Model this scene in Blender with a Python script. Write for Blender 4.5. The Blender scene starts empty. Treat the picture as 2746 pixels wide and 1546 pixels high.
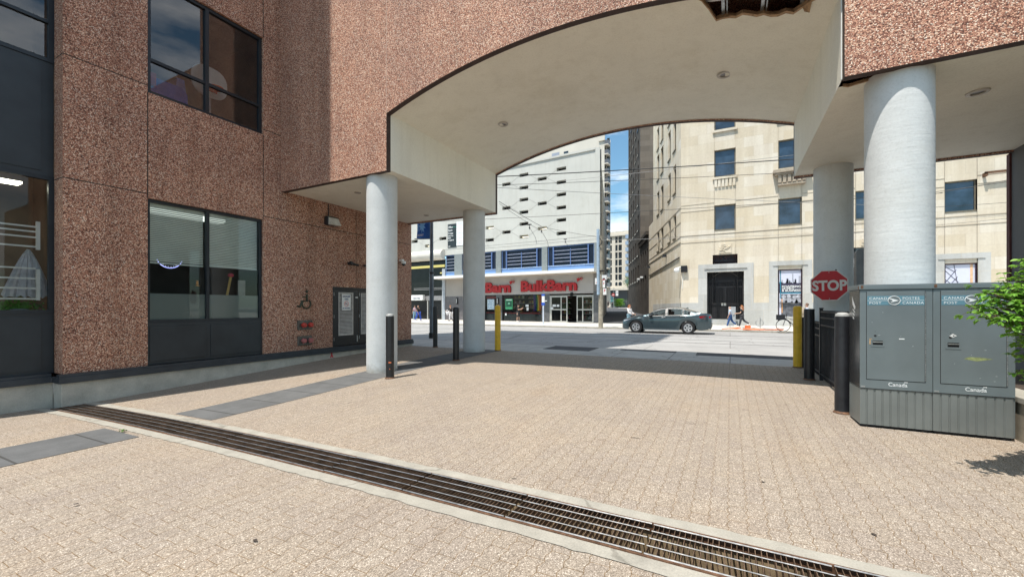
import bpy, bmesh, math, random
from mathutils import Vector, Matrix
random.seed(7)
R = math.radians
S = bpy.context.scene
# ---------------------------------------------------------------- camera, sky, sun, exposure
EYE = 1.45
YAW = 27.68
CX, CY, FPX = 1373.0, 822.0, 1115.0
cd = bpy.data.cameras.new('camera'); cam = bpy.data.objects.new('camera', cd); S.collection.objects.link(cam)
cd.sensor_width = 36; cd.lens = 36*FPX/2746; cd.shift_y = (822-773)/2746; cd.clip_start = .05; cd.clip_end = 2000
cam.location = (0, 0, EYE); cam.rotation_euler = (R(90), 0, R(YAW)); S.camera = cam
SUN_AZ, SUN_EL = 20.0, 67.0            # light travels toward +y, a little toward +x
w = bpy.data.worlds.new('World'); S.world = w; w.use_nodes = True
nt = w.node_tree; nt.nodes.clear()
out = nt.nodes.new('ShaderNodeOutputWorld'); bg = nt.nodes.new('ShaderNodeBackground')
sky = nt.nodes.new('ShaderNodeTexSky'); sky.sky_type = 'NISHITA'; sky.sun_disc = False
sky.sun_elevation = R(SUN_EL); sky.sun_rotation = R(180+SUN_AZ); sky.air_density = 1.0; sky.dust_density = .6; sky.ozone_density = 1.2
tc = nt.nodes.new('ShaderNodeTexCoord'); mp = nt.nodes.new('ShaderNodeMapping'); mp.inputs['Scale'].default_value = (1.6, 1.6, 5.5)
nz = nt.nodes.new('ShaderNodeTexNoise'); nz.inputs['Scale'].default_value = 2.3; nz.inputs['Detail'].default_value = 9; nz.inputs['Roughness'].default_value = .58
rp = nt.nodes.new('ShaderNodeValToRGB'); rp.color_ramp.elements[0].position = .47; rp.color_ramp.elements[1].position = .68
mx = nt.nodes.new('ShaderNodeMixRGB'); mx.inputs[2].default_value = (10.5, 11, 11.6, 1)
nt.links.new(tc.outputs['Generated'], mp.inputs[0]); nt.links.new(mp.outputs[0], nz.inputs[0]); nt.links.new(nz.outputs[0], rp.inputs[0])
tn = nt.nodes.new('ShaderNodeMixRGB'); tn.blend_type = 'MULTIPLY'; tn.inputs[0].default_value = 1; tn.inputs[2].default_value = (1.15, 1.5, 1.45, 1); nt.links.new(sky.outputs[0], tn.inputs[1])
nt.links.new(rp.outputs[0], mx.inputs[0]); nt.links.new(tn.outputs[0], mx.inputs[1]); nt.links.new(mx.outputs[0], bg.inputs[0])
bg.inputs[1].default_value = .10; nt.links.new(bg.outputs[0], out.inputs[0])
sl = bpy.data.lights.new('sun', 'SUN'); sl.energy = 5.0; sl.angle = R(.5); sl.color = (1, .95, .87)
so = bpy.data.objects.new('sun', sl); S.collection.objects.link(so)
a_, e_ = R(SUN_AZ), R(SUN_EL)
so.rotation_euler = Vector((math.sin(a_)*math.cos(e_), math.cos(a_)*math.cos(e_), -math.sin(e_))).to_track_quat('-Z', 'Y').to_euler()
so.location = (-5, -10, 30)
S.view_settings.view_transform = 'Standard'; S.view_settings.look = 'None'; S.view_settings.exposure = .33; S.view_settings.gamma = 1
S.cycles.max_bounces = 8; S.cycles.diffuse_bounces = 4; S.cycles.transparent_max_bounces = 12; S.cycles.caustics_reflective = False; S.cycles.caustics_refractive = False
try: S.cycles.use_denoising = True
except Exception: pass

# ---------------------------------------------------------------- helpers
CO, SI = math.cos(R(YAW)), math.sin(R(YAW))
def ray(px, py):
    t = (px-CX)/FPX
    return t*CO-SI, t*SI+CO, (CY-py)/FPX
def on_y(px, py, y):
    a, b, c = ray(px, py); k = y/b; return Vector((a*k, y, EYE+c*k))
def on_x(px, py, x):
    a, b, c = ray(px, py); k = x/a; return Vector((x, b*k, EYE+c*k))
def on_z(px, py, z=0.0):
    a, b, c = ray(px, py); k = (z-EYE)/c; return Vector((a*k, b*k, z))
class Frame:
    """A vertical wall plane: local x along it (to the right), local y into it, z up."""
    def __init__(s, ox, oy, deg): s.o = (ox, oy); s.r = R(deg); s.d = (math.cos(s.r), math.sin(s.r)); s.n = (-s.d[1], s.d[0])
    def p(s, px, py, dep=0.0):
        a, b, c = ray(px, py)
        k = (s.o[0]*s.n[0]+s.o[1]*s.n[1]+dep)/(a*s.n[0]+b*s.n[1])
        x, y = a*k-s.o[0], b*k-s.o[1]
        return x*s.d[0]+y*s.d[1], EYE+c*k
    def X(s, px, dep=0.0): return s.p(px, 800, dep)[0]
    def Zs(s, px, ys, dep=0.0): return [s.p(px, y, dep)[1] for y in ys]
    def put(s, o): o.location = (s.o[0], s.o[1], 0); o.rotation_euler = (0, 0, s.r)

class MB:
    def __init__(s): s.v = []; s.f = []; s.m = []; s.mi = 0; s.uvs = None
    def add(s, vs, fs, mi=None):
        b = len(s.v); s.v += [tuple(v) for v in vs]; s.f += [tuple(i+b for i in f) for f in fs]; s.m += [s.mi if mi is None else mi]*len(fs); return s
    def box(s, x0, x1, y0, y1, z0, z1, mi=None):
        if x0 > x1: x0, x1 = x1, x0
        if y0 > y1: y0, y1 = y1, y0
        if z0 > z1: z0, z1 = z1, z0
        return s.add([(x0,y0,z0),(x1,y0,z0),(x1,y1,z0),(x0,y1,z0),(x0,y0,z1),(x1,y0,z1),(x1,y1,z1),(x0,y1,z1)],
              [(0,3,2,1),(4,5,6,7),(0,1,5,4),(1,2,6,5),(2,3,7,6),(3,0,4,7)], mi)
    def quad(s, a, b, c, d, mi=None): return s.add([a,b,c,d], [(0,1,2,3)], mi)
    def prism_y(s, pts, y0, y1, mi=None):        # pts (x,z) counter-clockwise seen from -y
        n = len(pts); vs = [(x,y0,z) for x,z in pts]+[(x,y1,z) for x,z in pts]
        fs = [tuple(range(n)), tuple(range(2*n-1, n-1, -1))]+[(i, i+n, (i+1)%n+n, (i+1)%n) for i in range(n)]
        return s.add(vs, fs, mi)
    def prism_z(s, pts, z0, z1, mi=None):
        n = len(pts); vs = [(x,y,z0) for x,y in pts]+[(x,y,z1) for x,y in pts]
        fs = [tuple(range(n-1,-1,-1)), tuple(range(n, 2*n))]+[(i, (i+1)%n, (i+1)%n+n, i+n) for i in range(n)]
        return s.add(vs, fs, mi)
    def tube(s, pts, r, n=8, mi=None, caps=True):
        pts = [Vector(p) for p in pts]; rs = r if isinstance(r, (list, tuple)) else [r]*len(pts)
        b = len(s.v); up = None
        for i, p in enumerate(pts):
            d = (pts[min(i+1, len(pts)-1)]-pts[max(i-1, 0)]).normalized()
            if up is None: up = Vector((0,0,1)) if abs(d.z) < .9 else Vector((1,0,0))
            sx = d.cross(up).normalized(); up2 = sx.cross(d).normalized(); up = up2
            for k in range(n):
                a = 2*math.pi*k/n; s.v.append(tuple(p+sx*math.cos(a)*rs[i]+up2*math.sin(a)*rs[i]))
        mi = s.mi if mi is None else mi
        for i in range(len(pts)-1):
            for k in range(n):
                s.f.append((b+i*n+k, b+(i+1)*n+k, b+(i+1)*n+(k+1)%n, b+i*n+(k+1)%n)); s.m.append(mi)
        if caps:
            s.f.append(tuple(b+k for k in range(n))); s.m.append(mi)
            s.f.append(tuple(b+(len(pts)-1)*n+k for k in range(n-1,-1,-1))); s.m.append(mi)
        return s
    def lathe(s, prof, c=(0,0,0), n=24, axis='z', mi=None):      # prof (r, h)
        b = len(s.v)
        for r, h in prof:
            for k in range(n):
                a = 2*math.pi*k/n; u, v = r*math.cos(a), r*math.sin(a)
                p = (u, v, h) if axis == 'z' else ((u, h, v) if axis == 'y' else (h, u, v))
                s.v.append((p[0]+c[0], p[1]+c[1], p[2]+c[2]))
        mi = s.mi if mi is None else mi
        for i in range(len(prof)-1):
            for k in range(n):
                q = (b+i*n+k, b+i*n+(k+1)%n, b+(i+1)*n+(k+1)%n, b+(i+1)*n+k)
                s.f.append(q if axis != 'y' else q[::-1]); s.m.append(mi)
        return s
    def ball(s, c, r, n=10, sz=(1,1,1), mi=None):
        prof = [(max(1e-4, r*math.sin(math.pi*i/n)), -r*math.cos(math.pi*i/n)) for i in range(n+1)]
        b = len(s.v); s.lathe(prof, (0,0,0), n*2, 'z', mi)
        for i in range(b, len(s.v)):
            v = s.v[i]; s.v[i] = (v[0]*sz[0]+c[0], v[1]*sz[1]+c[1], v[2]*sz[2]+c[2])
        return s
    def wall(s, x0, x1, z0, z1, holes, dep=.2, y=0.0, mi=None, rmi=None):
        """front sheet at local y with rectangular holes (x0,x1,z0,z1) and reveals going dep into +y"""
        xs = sorted(set([x0, x1]+[min(max(h[i], x0), x1) for h in holes for i in (0,1)]))
        zs = sorted(set([z0, z1]+[min(max(h[i], z0), z1) for h in holes for i in (2,3)]))
        for i in range(len(xs)-1):
            for j in range(len(zs)-1):
                cx, cz = (xs[i]+xs[i+1])/2, (zs[j]+zs[j+1])/2
                if any(h[0] < cx < h[1] and h[2] < cz < h[3] for h in holes): continue
                s.quad((xs[i],y,zs[j]), (xs[i+1],y,zs[j]), (xs[i+1],y,zs[j+1]), (xs[i],y,zs[j+1]), mi)
        for h in holes:
            a, b, c, d = max(h[0],x0), min(h[1],x1), max(h[2],z0), min(h[3],z1); e = y+dep; rm = mi if rmi is None else rmi
            s.quad((a,y,c),(a,e,c),(a,e,d),(a,y,d), rm); s.quad((b,y,d),(b,e,d),(b,e,c),(b,y,c), rm)
            s.quad((a,y,d),(a,e,d),(b,e,d),(b,y,d), rm); s.quad((b,y,c),(b,e,c),(a,e,c),(a,y,c), rm)
        return s
    def build(s, name, mats, parent=None, smooth=False, angle=None):
        me = bpy.data.meshes.new(name); me.from_pydata(s.v, [], s.f)
        for m in (mats if isinstance(mats, (list, tuple)) else [mats]): me.materials.append(m)
        me.polygons.foreach_set('material_index', s.m)
        if smooth:
            me.polygons.foreach_set('use_smooth', [True]*len(me.polygons))
            try: me.set_sharp_from_angle(angle=R(angle or 40))
            except Exception: pass
        me.update(); o = bpy.data.objects.new(name, me); S.collection.objects.link(o); o.parent = parent; return o

def thing(name, label, cat, loc=(0,0,0), rz=0, group=None):
    o = bpy.data.objects.new(name, None); S.collection.objects.link(o); o.empty_display_size = .2
    o.location = loc; o.rotation_euler = (0,0,rz); return tag(o, label, cat, group)
def tag(o, label, cat, group=None):
    o['label'] = label; o['category'] = cat
    if group: o['group'] = group
    return o
def struct(o): o['kind'] = 'structure'; return o
def copy_tree(o, parent=None):
    c = o.copy(); S.collection.objects.link(c); c.parent = parent
    for ch in list(o.children): copy_tree(ch, c)
    return c
def bevel(o, wd=.01, seg=2):
    me = o.data; bm = bmesh.new(); bm.from_mesh(me); bmesh.ops.remove_doubles(bm, verts=bm.verts, dist=1e-5)
    es = [e for e in bm.edges if len(e.link_faces) == 2 and e.calc_face_angle(0) > R(35)]
    try: bmesh.ops.bevel(bm, geom=es, offset=wd, segments=seg, profile=.5, affect='EDGES')
    except Exception: pass
    bm.to_mesh(me); bm.free(); return o
_tc = {}
def text_mesh(txt, size, ext=.004, off=0.0, align='LEFT', sx=1.0, sp=1.0):
    cu = bpy.data.curves.new('t', 'FONT'); cu.body = txt; cu.size = size; cu.extrude = ext; cu.offset = off; cu.align_x = align; cu.space_character = sp
    cu.resolution_u = 4
    ob = bpy.data.objects.new('t', cu); S.collection.objects.link(ob)
    bpy.context.view_layer.update()
    me = bpy.data.meshes.new_from_object(ob.evaluated_get(bpy.context.evaluated_depsgraph_get()))
    bpy.data.objects.remove(ob); bpy.data.curves.remove(cu)
    for v in me.vertices: v.co.x *= sx
    return me
def text_xz(name, txt, size, x, y, z, mt, parent, ext=.004, off=0.0, align='LEFT', sx=1.0, rot=0.0, sp=1.0):
    """upright lettering lying on a wall plane (local x right, z up, facing -y)"""
    me = text_mesh(txt, size, ext, off, align, sx, sp); me.name = name
    me.transform(Matrix.Translation((x,y,z)) @ Matrix.Rotation(rot, 4, 'Y') @ Matrix.Rotation(R(90), 4, 'X'))
    me.materials.clear(); me.materials.append(mt)
    o = bpy.data.objects.new(name, me); S.collection.objects.link(o); o.parent = parent; return o

# ---------------------------------------------------------------- materials
def _n(nt, t, **k):
    n = nt.nodes.new(t)
    for a, b in k.items():
        if a in n.inputs: n.inputs[a].default_value = b
        else: setattr(n, a, b)
    return n
def base(name, col=(.5,.5,.5), rough=.6, metal=0.0, spec=.5, coat=0.0):
    m = bpy.data.materials.new(name); m.use_nodes = True; nt = m.node_tree; b = nt.nodes['Principled BSDF']
    b.inputs['Base Color'].default_value = (*col, 1); b.inputs['Roughness'].default_value = rough; b.inputs['Metallic'].default_value = metal
    b.inputs['Specular IOR Level'].default_value = spec; b.inputs['Coat Weight'].default_value = coat
    if coat: b.inputs['Coat Roughness'].default_value = .04
    return m, nt, b
def ramp(nt, fac, stops):
    r = nt.nodes.new('ShaderNodeValToRGB'); cr = r.color_ramp
    while len(cr.elements) < len(stops): cr.elements.new(.5)
    for e, (p, c) in zip(cr.elements, stops): e.position = p; e.color = (*c, 1)
    nt.links.new(fac, r.inputs[0]); return r.outputs[0]
def mixc(nt, fac, a, b, mode='MIX'):
    m = nt.nodes.new('ShaderNodeMixRGB'); m.blend_type = mode
    for i, v in enumerate((fac, a, b)):
        if isinstance(v, (int, float)): m.inputs[i].default_value = v
        elif isinstance(v, tuple): m.inputs[i].default_value = (*v, 1)
        else: nt.links.new(v, m.inputs[i])
    return m.outputs[0]
def noise(nt, vec, scale, detail=4, rough=.55):
    n = _n(nt, 'ShaderNodeTexNoise', Scale=scale, Detail=detail, Roughness=rough)
    if vec is not None: nt.links.new(vec, n.inputs['Vector'])
    return n.outputs[0]
def objc(nt, swap=None, scale=None):
    t = nt.nodes.new('ShaderNodeTexCoord'); v = t.outputs['Object']
    if swap:
        s = nt.nodes.new('ShaderNodeSeparateXYZ'); c = nt.nodes.new('ShaderNodeCombineXYZ'); nt.links.new(v, s.inputs[0])
        for i, ax in enumerate(swap): 
            if ax: nt.links.new(s.outputs[ax], c.inputs[i])
        v = c.outputs[0]
    if scale:
        m = nt.nodes.new('ShaderNodeMapping'); m.inputs['Scale'].default_value = scale; nt.links.new(v, m.inputs[0]); v = m.outputs[0]
    return v
def bump(nt, b, h, st=.4, dist=.01):
    n = _n(nt, 'ShaderNodeBump', Strength=st, Distance=dist); nt.links.new(h, n.inputs['Height']); nt.links.new(n.outputs[0], b.inputs['Normal'])
def plain(name, col, rough=.5, metal=0.0, var=.18, sc=6, bst=0.0, spec=.5, coat=0.0, bsc=60):
    m, nt, b = base(name, col, rough, metal, spec, coat)
    v = objc(nt); f = noise(nt, v, sc, 5)
    lo = tuple(c*(1-var) for c in col); hi = tuple(min(1, c*(1+var)) for c in col)
    nt.links.new(ramp(nt, f, [(.3, lo), (.7, hi)]), b.inputs['Base Color'])
    if bst: bump(nt, b, noise(nt, v, bsc, 4), bst, .004)
    return m
def emit(name, col, st):
    m = bpy.data.materials.new(name); m.use_nodes = True; nt = m.node_tree; nt.nodes.clear()
    o = nt.nodes.new('ShaderNodeOutputMaterial'); e = _n(nt, 'ShaderNodeEmission', Color=(*col,1), Strength=st); nt.links.new(e.outputs[0], o.inputs[0]); return m
def glass(name, tint=(.8,.85,.85), ior=1.7, rough=.01, mx=1.0, body=None, bodyfac=.0):
    m = bpy.data.materials.new(name); m.use_nodes = True; nt = m.node_tree; nt.nodes.clear()
    o = nt.nodes.new('ShaderNodeOutputMaterial'); tr = _n(nt, 'ShaderNodeBsdfTransparent', Color=(*tint,1)); gl = _n(nt, 'ShaderNodeBsdfGlossy', Roughness=rough)
    fr = _n(nt, 'ShaderNodeFresnel', IOR=ior); mi = nt.nodes.new('ShaderNodeMixShader')
    src = tr.outputs[0]
    if body:
        df = _n(nt, 'ShaderNodeBsdfDiffuse', Color=(*body,1)); m2 = nt.nodes.new('ShaderNodeMixShader'); m2.inputs[0].default_value = bodyfac
        nt.links.new(tr.outputs[0], m2.inputs[1]); nt.links.new(df.outputs[0], m2.inputs[2]); src = m2.outputs[0]
    nt.links.new(fr.outputs[0], mi.inputs[0]); nt.links.new(src, mi.inputs[1]); nt.links.new(gl.outputs[0], mi.inputs[2]); nt.links.new(mi.outputs[0], o.inputs[0]); return m

def pebble():
    m, nt, b = base('exposed_aggregate', rough=.75)
    v = objc(nt)
    vo = _n(nt, 'ShaderNodeTexVoronoi', Scale=72.0); vo.feature = 'F1'; nt.links.new(v, vo.inputs['Vector'])
    sep = nt.nodes.new('ShaderNodeSeparateColor'); nt.links.new(vo.outputs['Color'], sep.inputs[0])
    c = ramp(nt, sep.outputs[0], [(0, (.11,.045,.028)), (.18, (.31,.130,.082)), (.45, (.54,.255,.165)), (.72, (.70,.405,.275)), (.9, (.83,.60,.45)), (1, (.90,.78,.66))])
    gap = ramp(nt, vo.outputs['Distance'], [(.40, (1,1,1)), (.78, (.3,.22,.2))])
    c = mixc(nt, 1.0, c, gap, 'MULTIPLY')
    big = ramp(nt, noise(nt, v, .9, 6, .6), [(.3, (.84,.84,.86)), (.7, (1.1,1.08,1.04))]); c = mixc(nt, 1.0, c, big, 'MULTIPLY')
    st = ramp(nt, noise(nt, objc(nt, scale=(1.5,1.5,.12)), 1.6, 5), [(.48, (1,1,1)), (.70, (.74,.72,.70))]); c = mixc(nt, .75, c, st, 'MULTIPLY')
    nt.links.new(c, b.inputs['Base Color'])
    inv = nt.nodes.new('ShaderNodeMath'); inv.operation = 'SUBTRACT'; inv.inputs[0].default_value = 1; nt.links.new(vo.outputs['Distance'], inv.inputs[1])
    bump(nt, b, inv.outputs[0], .5, .015); return m
def paver():
    m, nt, b = base('unit_paving', rough=.85, spec=.3)
    v = objc(nt)
    wv = _n(nt, 'ShaderNodeTexNoise', Scale=7.0, Detail=2.0); nt.links.new(v, wv.inputs['Vector'])
    v2 = nt.nodes.new('ShaderNodeVectorMath'); v2.operation = 'MULTIPLY_ADD'; v2.inputs[1].default_value = (.008,.008,0)
    nt.links.new(wv.outputs['Color'], v2.inputs[0]); nt.links.new(v, v2.inputs[2])
    s = nt.nodes.new('ShaderNodeSeparateXYZ'); cb = nt.nodes.new('ShaderNodeCombineXYZ'); nt.links.new(v2.outputs[0], s.inputs[0])
    pp = nt.nodes.new('ShaderNodeMath'); pp.operation = 'PINGPONG'; pp.inputs[1].default_value = .0585; nt.links.new(s.outputs[1], pp.inputs[0])
    ad = nt.nodes.new('ShaderNodeMath'); ad.operation = 'MULTIPLY_ADD'; ad.inputs[1].default_value = .32; nt.links.new(pp.outputs[0], ad.inputs[0]); nt.links.new(s.outputs[0], ad.inputs[2])
    nt.links.new(s.outputs[1], cb.inputs[0]); nt.links.new(ad.outputs[0], cb.inputs[1])
    br = _n(nt, 'ShaderNodeTexBrick', Scale=1.0); nt.links.new(cb.outputs[0], br.inputs['Vector'])
    br.inputs['Brick Width'].default_value = .235; br.inputs['Row Height'].default_value = .125; br.inputs['Mortar Size'].default_value = .0036
    br.inputs['Mortar Smooth'].default_value = .5; br.inputs['Color1'].default_value = (.96,.95,.96,1); br.inputs['Color2'].default_value = (1.01,1.0,.99,1); br.inputs['Mortar'].default_value = (.62,.51,.38,1)
    vo = _n(nt, 'ShaderNodeTexVoronoi', Scale=170.0); nt.links.new(v, vo.inputs['Vector'])
    sep = nt.nodes.new('ShaderNodeSeparateColor'); nt.links.new(vo.outputs['Color'], sep.inputs[0])
    sp = ramp(nt, sep.outputs[1], [(0, (.15,.125,.10)), (.35, (.264,.221,.178)), (.7, (.337,.286,.233)), (.93, (.43,.37,.307)), (1, (.68,.62,.54))])
    c = mixc(nt, 1.0, sp, br.outputs['Color'], 'MULTIPLY')
    tint = ramp(nt, noise(nt, v, .55, 6, .62), [(.3, (.93,.92,.93)), (.5, (1,.99,.97)), (.72, (1.05,1.0,.93))]); c = mixc(nt, 1.0, c, tint, 'MULTIPLY')
    dk = ramp(nt, noise(nt, v, 2.6, 5, .6), [(.3, (.92,.91,.91)), (.55, (1,1,1))]); c = mixc(nt, .7, c, dk, 'MULTIPLY')
    tr = ramp(nt, noise(nt, objc(nt, scale=(2.2,.16,1)), 1.6, 6, .6), [(.50, (1,1,1)), (.72, (.92,.90,.88))]); c = mixc(nt, .8, c, tr, 'MULTIPLY')
    oil = ramp(nt, noise(nt, v, 1.15, 7, .68), [(.62, (1,1,1)), (.72, (.74,.72,.71))]); c = mixc(nt, .8, c, oil, 'MULTIPLY')
    # old chewing gum: small dark blots
    g = _n(nt, 'ShaderNodeTexVoronoi', Scale=1.5); nt.links.new(v2.outputs[0], g.inputs['Vector'])
    gm = ramp(nt, g.outputs['Distance'], [(.028, (.35,.33,.33)), (.04, (1,1,1))]); c = mixc(nt, .8, c, gm, 'MULTIPLY')
    nt.links.new(c, b.inputs['Base Color'])
    hh = mixc(nt, .35, br.outputs['Fac'], vo.outputs['Distance']); inv = nt.nodes.new('ShaderNodeInvert'); nt.links.new(hh, inv.inputs['Color'])
    bump(nt, b, inv.outputs[0], .3, .004); return m
def concrete(name, col, slab=None, dirt=.25, sc=2.0, cracks=True, bst=.25):
    m, nt, b = base(name, col, .85, spec=.3); v = objc(nt)
    lo = tuple(c*(1-dirt) for c in col); hi = tuple(min(1, c*(1+dirt*.6)) for c in col)
    c = ramp(nt, noise(nt, v, sc, 8, .65), [(.25, lo), (.75, hi)])
    fine = ramp(nt, noise(nt, v, 90, 3), [(.3, (.86,.86,.86)), (.7, (1.08,1.08,1.08))]); c = mixc(nt, 1.0, c, fine, 'MULTIPLY')
    if slab:
        br = _n(nt, 'ShaderNodeTexBrick', Scale=1.0); nt.links.new(v, br.inputs['Vector']); br.offset = slab[2] if len(slab) > 2 else 0
        br.inputs['Brick Width'].default_value = slab[0]; br.inputs['Row Height'].default_value = slab[1]; br.inputs['Mortar Size'].default_value = .012
        br.inputs['Color1'].default_value = (.93,.93,.93,1); br.inputs['Color2'].default_value = (1.03,1.03,1.02,1); br.inputs['Mortar'].default_value = (.45,.43,.41,1)
        c = mixc(nt, 1.0, c, br.outputs['Color'], 'MULTIPLY')
    if cracks:
        vo = _n(nt, 'ShaderNodeTexVoronoi', Scale=.35); vo.feature = 'DISTANCE_TO_EDGE'
        wv = _n(nt, 'ShaderNodeTexNoise', Scale=2.0, Detail=6.0); nt.links.new(v, wv.inputs['Vector'])
        v2 = nt.nodes.new('ShaderNodeVectorMath'); v2.operation = 'MULTIPLY_ADD'; v2.inputs[1].default_value = (.7,.7,0)
        nt.links.new(wv.outputs['Color'], v2.inputs[0]); nt.links.new(v, v2.inputs[2]); nt.links.new(v2.outputs[0], vo.inputs['Vector'])
        cm = ramp(nt, vo.outputs['Distance'], [(.003, (.55,.54,.53)), (.007, (1,1,1))]); c = mixc(nt, .7, c, cm, 'MULTIPLY')
    nt.links.new(c, b.inputs['Base Color']); bump(nt, b, noise(nt, v, 120, 3), bst, .004); return m
def limestone(name, cols, bw=1.25, rh=.74, mortar=(.56,.50,.42)):
    m, nt, b = base(name, rough=.85, spec=.25); v = objc(nt, (0,2,None)) if False else None
    t = nt.nodes.new('ShaderNodeTexCoord'); s = nt.nodes.new('ShaderNodeSeparateXYZ'); cb = nt.nodes.new('ShaderNodeCombineXYZ')
    nt.links.new(t.outputs['Object'], s.inputs[0]); ad = nt.nodes.new('ShaderNodeMath'); ad.operation = 'ADD'; nt.links.new(s.outputs[0], ad.inputs[0]); nt.links.new(s.outputs[1], ad.inputs[1]); nt.links.new(ad.outputs[0], cb.inputs[0]); nt.links.new(s.outputs[2], cb.inputs[1]); v = cb.outputs[0]
    br = _n(nt, 'ShaderNodeTexBrick', Scale=1.0); nt.links.new(v, br.inputs['Vector']); br.inputs['Brick Width'].default_value = bw; br.inputs['Row Height'].default_value = rh
    br.inputs['Mortar Size'].default_value = .007; br.inputs['Color1'].default_value = (0,0,0,1); br.inputs['Color2'].default_value = (1,1,1,1); br.inputs['Mortar'].default_value = (.5,.5,.5,1); br.inputs['Bias'].default_value = 0
    c = ramp(nt, br.outputs['Color'], [(i/(len(cols)-1), q) for i, q in enumerate(cols)])
    c = mixc(nt, br.outputs['Fac'], c, mortar)
    st = ramp(nt, noise(nt, objc(nt, scale=(1.2,1.2,.15)), 1.1, 6, .65), [(.33, (.86,.82,.76)), (.6, (1.03,1.02,1.0))]); c = mixc(nt, .75, c, st, 'MULTIPLY')
    f = ramp(nt, noise(nt, t.outputs['Object'], 7, 7, .7), [(.3, (.92,.91,.89)), (.7, (1.04,1.04,1.03))]); c = mixc(nt, 1.0, c, f, 'MULTIPLY')
    nt.links.new(c, b.inputs['Base Color']); bump(nt, b, noise(nt, t.outputs['Object'], 30, 4), .15, .01); return m
def stucco(name, col, stain=.12, bs=.35, bsc=45, sc=1.2, wavy=False):
    m, nt, b = base(name, col, .7, spec=.3); v = objc(nt)
    lo = tuple(c*(1-stain) for c in col); hi = tuple(min(1,c*(1+stain*.5)) for c in col)
    c = ramp(nt, noise(nt, v, sc, 7, .6), [(.3, lo), (.65, hi)])
    c = mixc(nt, .5, c, ramp(nt, noise(nt, objc(nt, scale=(2,2,.2)), 2.2, 5), [(.5, (1,1,1)), (.8, (.85,.83,.8))]), 'MULTIPLY')
    c = mixc(nt, .8, c, ramp(nt, noise(nt, v, 38, 4, .7), [(.30, (.86,.85,.84)), (.5, (1,1,1))]), 'MULTIPLY')
    c = mixc(nt, .6, c, ramp(nt, noise(nt, v, .7, 8, .7), [(.54, (1,1,1)), (.75, (.82,.79,.73))]), 'MULTIPLY')
    nt.links.new(c, b.inputs['Base Color'])
    h = noise(nt, objc(nt, scale=(.5,.5,2.2)) if wavy else v, bsc, 5, .6); bump(nt, b, h, bs, .006 if not wavy else .012); return m
def grooved(name, col, metal, rough):
    m = plain(name, col, rough, metal, .12, 3, .1); return m
PEB = pebble(); PAV = paver()
SOF = stucco('soffit_stucco', (.82,.785,.68), .05, .2, 60, .8)
COLM = stucco('column_paint', (.585,.60,.595), .08, .35, 9, 2.0, True)
_nt = COLM.node_tree; _b = _nt.nodes['Principled BSDF']; _src = _b.inputs['Base Color'].links[0].from_socket
_s = _nt.nodes.new('ShaderNodeSeparateXYZ'); _nt.links.new(objc(_nt), _s.inputs[0])
_m = _nt.nodes.new('ShaderNodeMath'); _m.operation = 'MULTIPLY_ADD'; _m.inputs[1].default_value = .35; _nt.links.new(noise(_nt, objc(_nt), 9, 5, .7), _m.inputs[0]); _nt.links.new(_s.outputs[2], _m.inputs[2])
_nt.links.new(mixc(_nt, 1.0, _src, ramp(_nt, _m.outputs[0], [(.10, (.62,.58,.52)), (.32, (1,1,1))]), 'MULTIPLY'), _b.inputs['Base Color'])
PLI = concrete('plinth_concrete', (.50,.465,.40), dirt=.3, sc=3, cracks=False)
LEDG = plain('ledge_metal', (.045,.052,.062), .45, .4, .2, 4, .1)
FRAM = plain('window_frame_metal', (.022,.027,.033), .38, .3, .2, 3, .05)
SPAN = plain('spandrel_panel', (.026,.032,.038), .42, .2, .18, 2.5, .05)
BLK = plain('black_paint', (.013,.013,.015), .38, 0, .3, 9, .15)
BLKW = plain('worn_black_steel', (.02,.021,.025), .42, .2, .35, 7, .2)
YEL = plain('yellow_paint', (.72,.42,.02), .5, 0, .14, 9, .2)
WHT = plain('white_paint', (.78,.78,.76), .5, 0, .06, 5, .05)
STEEL = plain('galvanised_steel', (.42,.43,.43), .38, .85, .25, 12, .15)
RUST = plain('rusty_steel', (.16,.085,.05), .7, .5, .5, 25, .3)
DARK = plain('dark_void', (.008,.008,.009), .9, 0, .2, 2)
ROOM = plain('room_wall', (.09,.085,.08), .85, 0, .2, 1.5)
ROOMB = plain('room_brown', (.20,.145,.10), .85, 0, .25, 1.5)
BROWN = plain('shaded_underside_brown', (.045,.025,.02), .7, 0, .3, 8)  # near-black brown puts the shade under the fascia into the colour
GLS = glass('window_glass', (.95,.98,.96), 1.5)
GLSU = glass('upper_window_glass', (1,1,1), 2.15)
FROST = glass('frosted_film', (.75,.8,.78), 1.5, .25, 1, (.32,.37,.36), .72)
DGL = plain('dark_window_glass', (.02,.03,.04), .04, 0, .5, .6, spec=.9)
LIM = limestone('limestone_ashlar', [(.60,.53,.42), (.66,.60,.50), (.63,.565,.46), (.70,.655,.58), (.62,.545,.425), (.67,.62,.545)])
LIMD = limestone('shade_toned_ashlar', [(.13,.11,.095), (.17,.145,.12), (.20,.17,.145), (.15,.13,.11)], mortar=(.12,.10,.09))  # tower front: its shade is put into the stone colour
LIMS = limestone('deep_shade_toned_ashlar', [(.045,.04,.037), (.065,.058,.052), (.055,.048,.044), (.075,.065,.058)], mortar=(.04,.035,.03))  # tower side and low block: deeper shade put into the stone colour
GRAN = limestone('grey_granite', [(.42,.43,.43), (.52,.53,.53), (.47,.475,.48)], 1.6, 1.2)
SIDEW = concrete('pavement_concrete', (.46,.44,.41), (1.5,1.5), .22)
FARW = concrete('far_pavement_concrete', (.60,.57,.52), (1.5,1.5), .15)
ROAD = concrete('road_concrete', (.35,.34,.33), (5.2,3.3,.5), .2, .7)
ASPH = concrete('asphalt', (.075,.075,.08), None, .3, 1.5)
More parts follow.
